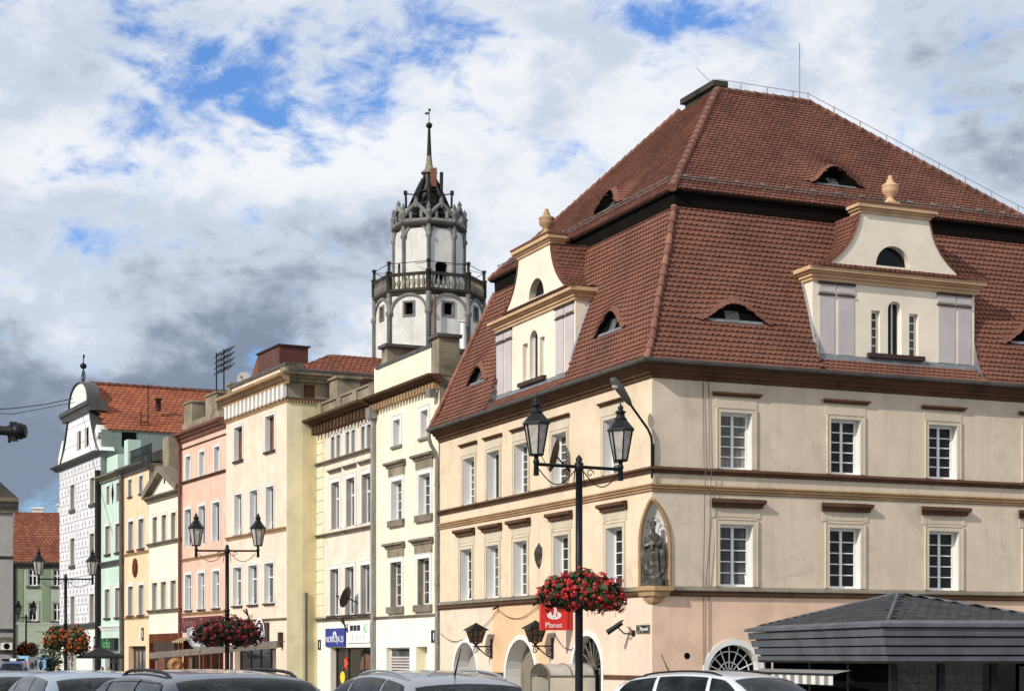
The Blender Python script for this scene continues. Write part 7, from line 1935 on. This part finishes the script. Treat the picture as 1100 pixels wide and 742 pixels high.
for s in (-1, 1): b.tube([(-1.78, s * .78, 1.71), (0, s * .78, 1.71)], .035, 6); b.tube([(-1.75, s * .78, 0), (-1.75, s * .78, 1.7)], .03, 6)
b.build('frame', 'sill_grey', cn)
for s in (-1, 1): b = MB(); b.box(-1.72, -.02, s * .78 - .015, s * .78 + .015, .05, 1.66); b.build('side_panel', 'canopy_sheet', cn)
# house number plates and little boxes
for B_, F_, u, v, w_, h_, lb in ((B2, Face(B2, 'L'), 466, 683, .45, .52, 'black house number plate on the white base of the yellow house'), (B3, F3, 343.5, 692, .42, .5, 'black house number plate at the left end of the cream house'), (B7, Face(B7, 'L'), 153.5, 680.5, .45, .8, 'dark letter box shaped plate on the orange house'), (B9, Face(B9, 'L'), 102, 689, .5, .75, 'dark plate on the white base of the patterned gable house')):
    a, z = F_.px(u, v); b = F_.mb(); b.box(a - w_ / 2, a + w_ / 2, z - h_ / 2, z + h_ / 2, 0, .04); o = on_house(tag(b.build('number_plate', 'sign_black'), lb, 'plate'), B_)
    b = F_.mb(); b.box(a - w_ * .3, a - w_ * .1, z - h_ * .3, z + h_ * .3, .04, .045); b.build('digit', 'sign_white', o)
# cable swags and the hook on the street front
sw = MB(FL.M)
def swag(p0, p1, sag): sw.tube([(p0[0] + (p1[0] - p0[0]) * k / 12, p0[1] + (p1[1] - p0[1]) * k / 12 - sag * 4 * (k / 12) * (1 - k / 12), .06) for k in range(13)], .014, 4)
h0, h1 = FL.px(536, 654), FL.px(579, 650); swag(h0, h1, .42); swag(h0, FL.px(521, 672), .06); swag(FL.px(475, 680), FL.px(499, 686), .2); swag(FL.px(596, 678), FL.px(618, 696), .25)
sw.tube([(h0[0], h0[1] + .1, .02), (h0[0], h0[1], .25)], .04, 5); sw.tube([(h1[0], h1[1] + .1, .02), (h1[0], h1[1], .25)], .04, 5)
on_house(tag(sw.build('wall_cable', 'black'), 'thin black cables sagging along the ground floor of the corner house', 'cable'), H)

# ------------------------------------------------------------------ shop signs of the row
a0, a1, z0, z1 = F3.rect(351.5, 372, 674.5, 694); b = F3.mb(); b.box(a0, a1, z0, z1, .02, .10); sg_ = on_house(tag(b.build('shop_sign', 'sign_blue'), 'square deep blue shop sign with white lettering on the cream house', 'sign'), B3)
c_ = (a0 + a1) / 2; text_mesh('NORKOJA.25', .40, 'lettering', 'sign_white', sg_, F3.textmat(c_, z0 + (z1 - z0) * .38, .105), .004, 1.15)
b = F3.mb(); b.prism([(c_ + .33, z0 + .52 * (z1 - z0)), (c_ + .16, z0 + .80 * (z1 - z0)), (c_ - .0, z0 + .84 * (z1 - z0)), (c_ - .16, z0 + .80 * (z1 - z0)), (c_ - .33, z0 + .52 * (z1 - z0)), (c_ - .17, z0 + .52 * (z1 - z0)), (c_ - .05, z0 + .72 * (z1 - z0)), (c_ + .05, z0 + .72 * (z1 - z0)), (c_ + .17, z0 + .52 * (z1 - z0))], .10, .108); b.build('emblem', 'sign_white', sg_)
a0, a1, z0, z1 = F3.rect(374, 398, 669, 690); b = F3.mb(); b.box(a0, a1, z0, z1, .02, .06); sg_ = on_house(tag(b.build('shop_sign', 'sign_white'), 'white shop sign with dark and green marks right of the blue sign', 'sign'), B3)

for k in range(3): b = F3.mb(); a = a0 + (a1 - a0) * (.40 + .16 * k); zz_ = z0 + (z1 - z0) * .62; b.box(a, a + (a1 - a0) * .14, zz_, zz_ + .26, .06, .066); b.build('faded_word', 'sign_black', sg_)
text_mesh('AS', .62, 'lettering', 'letter_green', sg_, F3.textmat(a0 + (a1 - a0) * .18, z0 + (z1 - z0) * .70, .065), .003, .8)
for k in range(4): b = F3.mb(); a = a0 + (a1 - a0) * (.22 + .17 * k); b.box(a, a + .09, z0 + .12, z0 + .40, .06, .065); b.build('mark', 'grey_reveal', sg_)
F4 = Face(B4, 'L'); a0, a1, z0, z1 = F4.rect(250, 289.5, 669, 690.5); b = F4.mb(); b.box(a0, a1, z0, z1, .02, .12); sg_ = on_house(tag(b.build('shop_sign', 'sign_brown'), 'long dark brown shop sign with a round white emblem on the peach house', 'sign'), B4)
ea, ez = F4.px(281, 680); em = MB(F4.M); rr = .78
for r0, r1 in ((.70, .80), ): 
    for k in range(28):
        t0, t1 = 2 * math.pi * k / 28, 2 * math.pi * (k + 1) / 28; em.poly((ea + r0 * math.cos(t0), ez + r0 * math.sin(t0), .125), (ea + r1 * math.cos(t0), ez + r1 * math.sin(t0), .125), (ea + r1 * math.cos(t1), ez + r1 * math.sin(t1), .125), (ea + r0 * math.cos(t1), ez + r0 * math.sin(t1), .125))
em.prism([(ea + .5, ez + .28), (ea + .1, ez + .52), (ea - .15, ez + .45), (ea - .05, ez + .2), (ea + .15, ez - .1), (ea + .45, ez - .3)], .12, .128); em.prism([(ea - .1, ez + .12), (ea - .52, ez + .1), (ea - .5, ez - .12), (ea - .3, ez - .5), (ea - .2, ez - .05), (ea + .02, ez - .06)], .12, .128); em.tube([(ea + .3, ez - .35, .13), (ea - .1, ez - .5, .13)], .05, 4); em.build('emblem', 'sign_white', sg_)
F5 = Face(B5, 'L'); a0, a1, z0, z1 = F5.rect(196.5, 239, 662, 676); z0 -= .05; b = F5.mb(); b.box(a0, a1, z0, z1, .02, .14); sg_ = on_house(tag(b.build('shop_sign', 'sign_maroon'), 'wide maroon shop sign with faded lettering across the pink house', 'sign'), B5)
text_mesh('2', .85, 'lettering', 'letter_rose', sg_, F5.textmat(a0 + (a1 - a0) * .46, (z0 + z1) / 2, .145), .003, 1.8)
b = MB(F5.M); b.tube([(a0 + (a1 - a0) * (.93 - .34 * k / 24), (z0 + z1) / 2 + .2 * math.sin(k * 1.3) * (1 if k > 4 else 1.5), .15) for k in range(25)], .035, 4); b.build('faded_script', 'letter_rose', sg_)
F8 = Face(B8, 'L'); a0, a1, z0, z1 = F8.rect(112, 127.6, 685, 697.5); b = F8.mb(); b.box(a0, a1, z0, z1, .05, .3); sg_ = on_house(tag(b.build('shop_sign', 'sign_black'), 'black shop sign with green lettering on the mint green house', 'sign'), B8)
text_mesh('lofja', .85, 'lettering', 'letter_green', sg_, F8.textmat(a0 + (a1 - a0) * .55, (z0 + z1) / 2, .306), .004, 1.5)
# small wall spotlights
for B_, F_, u, v, lb in ((B4, F4, 271, 662, 'forked floodlight bracket above the brown shop sign'), (B3, F3, 375, 672, 'small lamp between the blue and white shop signs')):
    a, z = F_.px(u, v); b = MB(F_.M); b.tube([(a, z - .3, .05), (a, z + .1, .25), (a + .25, z + .35, .4)], .05, 5); b.tube([(a, z + .1, .25), (a - .2, z + .4, .4)], .05, 5); on_house(tag(b.build('floodlight', 'dark_brown'), lb, 'lamp'), B_)
a, z = F4.px(303.5, 683)
b = F4.mb(); b.box(a - .12, a + .12, z - .55, z + .2, .02, .22); b.lathe([(.1, 0), (.16, .2), (0, .3)], (0, 0, 0), 6) if False else None
on_house(tag(b.build('wall_lamp', 'dark_brown'), 'narrow dark wall lamp at the right end of the peach house', 'lamp'), B4)
a0, a1, z0, z1 = F5.rect(196.5, 209, 684, 690); b = F5.mb()
M['stripe_tan'] = mat('stripe_tan', (.55, .40, .2), .8, .05)
for k in range(12):
    p, q = a0 + (a1 - a0) * k / 12, a0 + (a1 - a0) * (k + 1) / 12; b.poly((p, z1, .1), (q, z1, .1), (q, z1 - .25, .7), (p, z1 - .25, .7), mi=k % 2); b.poly((p, z1 - .25, .7), (q, z1 - .25, .7), (q, z0, .7), (p, z0, .7), mi=k % 2)
on_house(tag(b.build('striped_awning', ['stripe_tan', 'dark_brown']), 'small tan and brown striped awning at the left end of the pink house', 'awning'), B5)

# terrace roof in front of the shops, with posts
A_, Z_ = at(160, 703.0, 100.5), at(297, 690.5, 83.5); A_ = Vector(A_); Z_ = Vector(Z_)
tr = empty('terrace_roof', (A_.x, A_.y, GZ), 0, 'long sloping grey brown terrace roof on posts before the pink and peach shops', 'terrace roof')
d_ = Z_ - A_; nrm = Vector((d_.y, -d_.x, 0)).normalized(); nrm = -nrm if nrm.x < 0 else nrm
M['terrace_wood'] = mat('terrace_wood', (.17, .14, .115), .8, .2, 2.0)
b = MB(); q = [Vector((0, 0, A_.z - GZ)), d_ + Vector((0, 0, A_.z - GZ))]; w3 = nrm * 2.4
def brd(mb, p0, p1, wd, h0, h1): mb.add([p0 + Vector((0, 0, h0)), p1 + Vector((0, 0, h0)), p1 + wd + Vector((0, 0, h0)), p0 + wd + Vector((0, 0, h0)), p0 + Vector((0, 0, h1)), p1 + Vector((0, 0, h1)), p1 + wd + Vector((0, 0, h1)), p0 + wd + Vector((0, 0, h1))], [(0, 1, 2, 3), (4, 5, 6, 7), (0, 1, 5, 4), (1, 2, 6, 5), (2, 3, 7, 6), (3, 0, 4, 7)])
brd(b, q[0], q[1], nrm * .12, -.22, .12); b.build('fascia', 'terrace_wood', tr)
b = MB(); brd(b, q[0] + nrm * .13, q[1] + nrm * .13, nrm * .3, .08, .12); b.build('roof_sheet', 'terrace_wood', tr)
for f in (.04, .34, .66, .96):
    p = q[0] + (q[1] - q[0]) * f + nrm * .2; b = MB(); b.box(p.x - .07, p.x + .07, p.y - .07, p.y + .07, 0, p.z - .2); b.build('post', 'terrace_wood', tr)
# wooden cable drum, folded parasol
p = at(188.5, 714, 90); r = empty('cable_drum', (p.x, p.y, GZ), R(14), 'round orange brown wooden cable drum standing on edge before the pink shop', 'cable drum')
M['drum_wood'] = mat('drum_wood', (.34, .16, .06), .75, .25, 3.0)
for y in (-.28, .28): b = MB(); b.lathe([(.0, -.03), (.18, -.03), (.18, -.04), (.21, -.04), (.21, -.03), (.38, -.03), (.38, .03), (0, .03)], (0, y, .38), 28, axis='y', cap=False); b.build('flange', 'drum_wood', r)
b = MB(); b.lathe([(.2, -.27), (.2, .27)], (0, 0, .38), 20, axis='y'); b.build('core', 'drum_wood', r)
r.location.z = p.z - .38
b = MB(); b.box(-.3, .3, -.3, .3, GZ - (p.z - .38), 0.0); b.build('stand', 'terrace_wood', r)
p = at(211, 684, 88); r = empty('folded_parasol', (p.x, p.y, GZ), 0, 'crumpled white folded parasol top above the terrace roof', 'parasol')
M['parasol_white'] = mat('parasol_white', (.74, .74, .73), .8, .08, 4.0); zz = p.z - GZ
b = MB(); rd = random.Random(4); rings = []
for z, rr_ in ((-.65, .10), (-.45, .34), (-.1, .55), (.2, .50), (.42, .36), (.5, .1)): rings.append([(rr_ * (1 + rd.uniform(-.25, .25)) * math.cos(k * .628) + z * -.25, rr_ * (1 + rd.uniform(-.25, .25)) * math.sin(k * .628), zz + z) for k in range(10)])
b.loft(rings, closed=True, smooth=False); b.add(rings[-1], [tuple(range(10))]); b.build('cloth', 'parasol_white', r)
b = MB(); b.tube([(.16, 0, 0), (.16, 0, zz - .5)], .04, 6); b.build('pole', 'terrace_wood', r)

# ------------------------------------------------------------------ far end of the square
p = at(108, 705, 108); r = empty('parasol', (p.x, p.y, GZ), R(10), 'open black square parasol before the mint green house', 'parasol')
M['parasol_black'] = mat('parasol_black', (.012, .012, .014), .8, .1); zt = EYE + (HZ - 694.5) * 108 / FPX - GZ; ze_ = EYE + (HZ - 704) * 108 / FPX - GZ
b = MB(); n = 4; rg0 = [(1.5 * math.cos(R(45 + 90 * k)) * 1.25, 1.5 * math.sin(R(45 + 90 * k)) * 1.25, ze_) for k in range(4)]
def edge(rg, sag): 
    o = []
    for k in range(4):
        a, c_ = Vector(rg[k]), Vector(rg[(k + 1) % 4])
        for j in range(4): o.append(a + (c_ - a) * j / 4)
    return o
o = edge(rg0, 0); b.loft([[q - Vector((0, 0, .16)) for q in o], o, [Vector((q.x * .5, q.y * .5, ze_ + (zt - ze_) * .42)) for q in o], [Vector((q.x * .02, q.y * .02, zt)) for q in o]], closed=True, smooth=False); b.build('canopy', 'parasol_black', r)
b = MB(); b.tube([(0, 0, 0), (0, 0, zt)], .04, 6); b.build('pole', 'black', r)


def poster(u0, u1, v0, v1, D, label, bg, shapes):
    a, c_ = at(u0, v0, D), at(u1, v1, D); r = empty('poster_board', ((a.x + c_.x) / 2, D, GZ), 0, label, 'poster board', 'picture boards at the far end of the square'); w_ = (c_.x - a.x) / 2; z0, z1 = c_.z - GZ, a.z - GZ
    b = MB(); b.box(-w_, w_, -.03, .03, z0, z1); b.build('panel', bg, r)
    b = MB(); b.box(-w_ - .05, -w_, -.05, .05, 0, z1 + .03); b.box(w_, w_ + .05, -.05, .05, 0, z1 + .03); b.build('frame', 'grey_reveal', r)
    for cx, cz, rx, rz, m in shapes:
        b = MB(); b.add([(cx * w_ + rx * w_ * math.cos(k * .449), -.036, z0 + (z1 - z0) * (cz + rz * math.sin(k * .449))) for k in range(14)], [tuple(range(14))]); b.build('picture', m, r)


for nm, c in (('print_sky', (.25, .48, .75)), ('print_dark', (.02, .022, .03)), ('print_red', (.55, .05, .05)), ('print_grey', (.16, .17, .19)), ('print_cream', (.65, .55, .36)), ('print_navy', (.015, .02, .10))): M[nm] = mat(nm, c, .5, .12, 1.5)
poster(20, 30.5, 704, 724, 133, 'pale blue picture board with a red figure beside the blue van', 'print_sky', [(.45, .42, .38, .34, 'print_red')])
poster(31.5, 41, 705, 724, 133, 'grey picture board with dark shapes, between two blue ones', 'print_grey', [(-.3, .5, .5, .2, 'print_dark'), (.5, .62, .3, .2, 'print_dark')])
poster(41.5, 56, 704.5, 726, 132, 'pale blue picture board showing two dark portraits', 'print_sky', [(-.65, .55, .3, .24, 'print_dark'), (-.65, .25, .22, .2, 'print_cream'), (.45, .68, .34, .24, 'print_navy'), (.5, .30, .36, .32, 'print_dark')])


def person(u, vtop, D, yaw, label, shirt, trousers, hair, h=1.72, sit=False):
    p = at(u, vtop, D); z0 = p.z - h; r = empty('person', (p.x, p.y, z0), yaw, label, 'person', 'people at the far end of the square'); r.scale = (h / 1.75,) * 3
    me = bpy.data.meshes.new('body'); V = [(0, 0, .95), (0, 0, 1.2), (0, 0, 1.42), (0, -.01, 1.52), (0, -.02, 1.62), (0, -.02, 1.72), (-.19, 0, 1.40), (-.25, .02, 1.12), (-.23, -.10, .88), (.19, 0, 1.40), (.25, .02, 1.12), (.22, -.12, .90), (-.10, 0, .90), (-.11, -.02, .48), (-.11, .02, .06), (-.11, -.14, .03), (.10, 0, .90), (.12, .02, .48), (.12, .06, .06), (.12, -.10, .03)]
    E_ = [(0, 1), (1, 2), (2, 3), (3, 4), (4, 5), (2, 6), (6, 7), (7, 8), (2, 9), (9, 10), (10, 11), (0, 12), (12, 13), (13, 14), (14, 15), (0, 16), (16, 17), (17, 18), (18, 19)]
    RR = [.15, .15, .16, .06, .09, .08, .06, .045, .035, .06, .045, .035, .09, .065, .045, .04, .09, .065, .045, .04]
    me.from_pydata(V, E_, []); o = bpy.data.objects.new('body', me); COL.objects.link(o); o.parent = r; md = o.modifiers.new('skin', 'SKIN'); md.use_smooth_shade = True
    for i, rr_ in enumerate(RR): me.skin_vertices[0].data[i].radius = (rr_, rr_ * .8)
    me.skin_vertices[0].data[0].use_root = True; o.modifiers.new('sub', 'SUBSURF').levels = 1; o.modifiers['sub'].render_levels = 1
    me.materials.append(M[shirt])
    b = MB(); b.lathe([(.0, -.12), (.07, -.11), (.095, -.02), (.09, .05), (.05, .1), (0, .11)], (0, -.045, 1.64), 12); b.build('face', 'skin', r)
    b = MB(); b.lathe([(.098, -.06), (.112, .0), (.105, .07), (.06, .13), (0, .145)], (0, -.005, 1.65), 12); b.build('hair', hair, r)
    b = MB()
    for s in (-1, 1): b.tube([(s * .095, 0, .95), (s * .11, -.01, .5), (s * .115, .03, .08)], [.125, .09, .07], 8)
    b.build('trousers', trousers, r)


M['skin'] = mat('skin', (.42, .24, .17), .6, .05); M['cloth_white'] = mat('cloth_white', (.62, .60, .56), .9, .1); M['cloth_grey'] = mat('cloth_grey', (.30, .30, .32), .9, .1); M['cloth_dark'] = mat('cloth_dark', (.03, .03, .04), .9, .1); M['hair_dark'] = mat('hair_dark', (.015, .012, .01), .7, .1); M['hair_fair'] = mat('hair_fair', (.28, .20, .11), .7, .1)
person(61, 715.5, 122, R(20), 'person in a pale top walking past the far picture boards', 'cloth_white', 'cloth_dark', 'hair_fair')
person(109.8, 716.5, 100, R(-30), 'dark haired person in grey sitting height beside the black parasol', 'cloth_grey', 'cloth_dark', 'hair_dark', 1.5)
person(117.5, 717.5, 100, R(40), 'person in a white top close by the black parasol', 'cloth_white', 'cloth_dark', 'hair_dark', 1.5)

# dark shrub at the foot of the sage house, between it and the gable house
rd = random.Random(3); p = at(57, 695, 131); r = empty('dark_shrub', (p.x, p.y, GZ), 0, 'dark leafy shrub beside the white gable house under the flower clumps', 'shrub')
b = MB()
for _ in range(1400):
    q = Vector((rd.gauss(0, .5), rd.gauss(0, .4), rd.uniform(.6, 4.2))); q.x *= 1 + .5 * math.sin(q.z * 3); s = rd.uniform(.06, .13); a = Vector((rd.gauss(0, 1), rd.gauss(0, 1), rd.gauss(0, 1))).normalized(); c_ = a.orthogonal().normalized(); b.add([q - a * s, q + c_ * s * .6, q + a * s, q - c_ * s * .6], [(0, 1, 2, 3)], tint=rd.random())
b.build('foliage', 'leaf_dark', r); b = MB(); b.tube([(0, 0, 0), (.05, 0, 1.5), (-.05, .05, 3.4)], [.08, .06, .02], 6); b.build('stem', 'terrace_wood', r)

# ------------------------------------------------------------------ aerials, overhead wires, mast arm
def yagi(u, vtop, vbot, B_, xloc, label, bars):
    F_ = Face(B_, 'L', xloc); y, zb = F_.px(u, vbot); _, zt = F_.px(u, vtop); r = empty('tv_antenna', tuple(B_.world((xloc, y, zb))), B_.th, label, 'antenna', 'television antennas on the peach house roof')
    b = MB(); b.tube([(0, 0, -2.0), (0, 0, zt - zb)], .045, 6); b.build('mast', 'black', r)
    for k in range(bars):
        z = zt - zb - .15 - k * .33; b = MB(); b.tube([(0, 0, z), (.1, -1.3, z)], .025, 5)
        for j in range(4): b.tube([(.1 * j / 3 - .2, -1.3 * (j + .5) / 4, z - .22), (.1 * j / 3 + .2, -1.3 * (j + .5) / 4, z + .22)], .022, 4)
        b.build('boom', 'black', r)


yagi(232.5, 379, 428, B4, 2.0, 'leftmost tall television antenna over the pink house roof', 4); yagi(240.5, 375, 416, B4, 2.0, 'television antenna next to the peach house parapet', 4)
b = MB(); p0, p1 = at(-60, 438.5, 112), at(78, 428, 128); c_ = (p0 + p1) / 2 - Vector((0, 0, .35)); b.tube([p0, (p0 + c_) / 2 - Vector((0, 0, .09)), c_, (c_ + p1) / 2 - Vector((0, 0, .09)), p1], .035, 5); tag(b.build('overhead_wire', 'black'), 'upper overhead wire running from the left edge to the white gable', 'wire')
b = MB(); p0, p1 = at(-60, 441.5, 112), at(80, 432, 128); c_ = (p0 + p1) / 2 - Vector((0, 0, .5)); b.tube([p0, c_, p1], .025, 5); tag(b.build('overhead_wire', 'black'), 'lower and thinner overhead wire running from the left edge to the white gable', 'wire')
b = MB(); p0, p1 = at(196, 416.5, 135), at(300, 405, 110); b.tube([p0, (p0 + p1) / 2 - Vector((0, 0, .5)), p1], .03, 5); tag(b.build('overhead_wire', 'black'), 'overhead wire from the orange roof ridge towards the peach house', 'wire')
p = at(-60, HZ, 22.0); zA = EYE + (HZ - 463) * 22 / FPX; r = empty('mast_arm', (p.x, p.y, ground_z(p.x, p.y)), 0, 'black horizontal mast arm with a clamped end poking in at the left edge', 'mast'); zz = zA - ground_z(p.x, p.y)
e0 = at(14, 463, 22).x - p.x; b = MB(); b.lathe([(.14, 0), (.11, zz + .3)], (0, 0, 0), 12); b.build('pole', 'black', r)
b = MB(); b.tube([(0, 0, zz + .05), (e0, 0, zz + .0)], .058, 10); b.build('arm', 'black', r)
b = MB(); b.lathe([(.09, 0), (.10, .02), (.10, .09), (.085, .10), (.085, .13), (.07, .14)], (e0 + .02, 0, zz), 14, axis='x'); b.lathe([(.075, 0), (.075, .07)], (e0 - .06, 0, zz), 14, axis='x'); b.box(e0 - .03, e0 + .05, -.05, .05, zz + .06, zz + .11); b.box(e0 - .02, e0 + .05, -.05, .05, zz - .12, zz - .06); b.lathe([(.02, -.14), (.02, -.06)], (e0 - .045, 0, zz), 6); b.build('clamp', 'black', r)
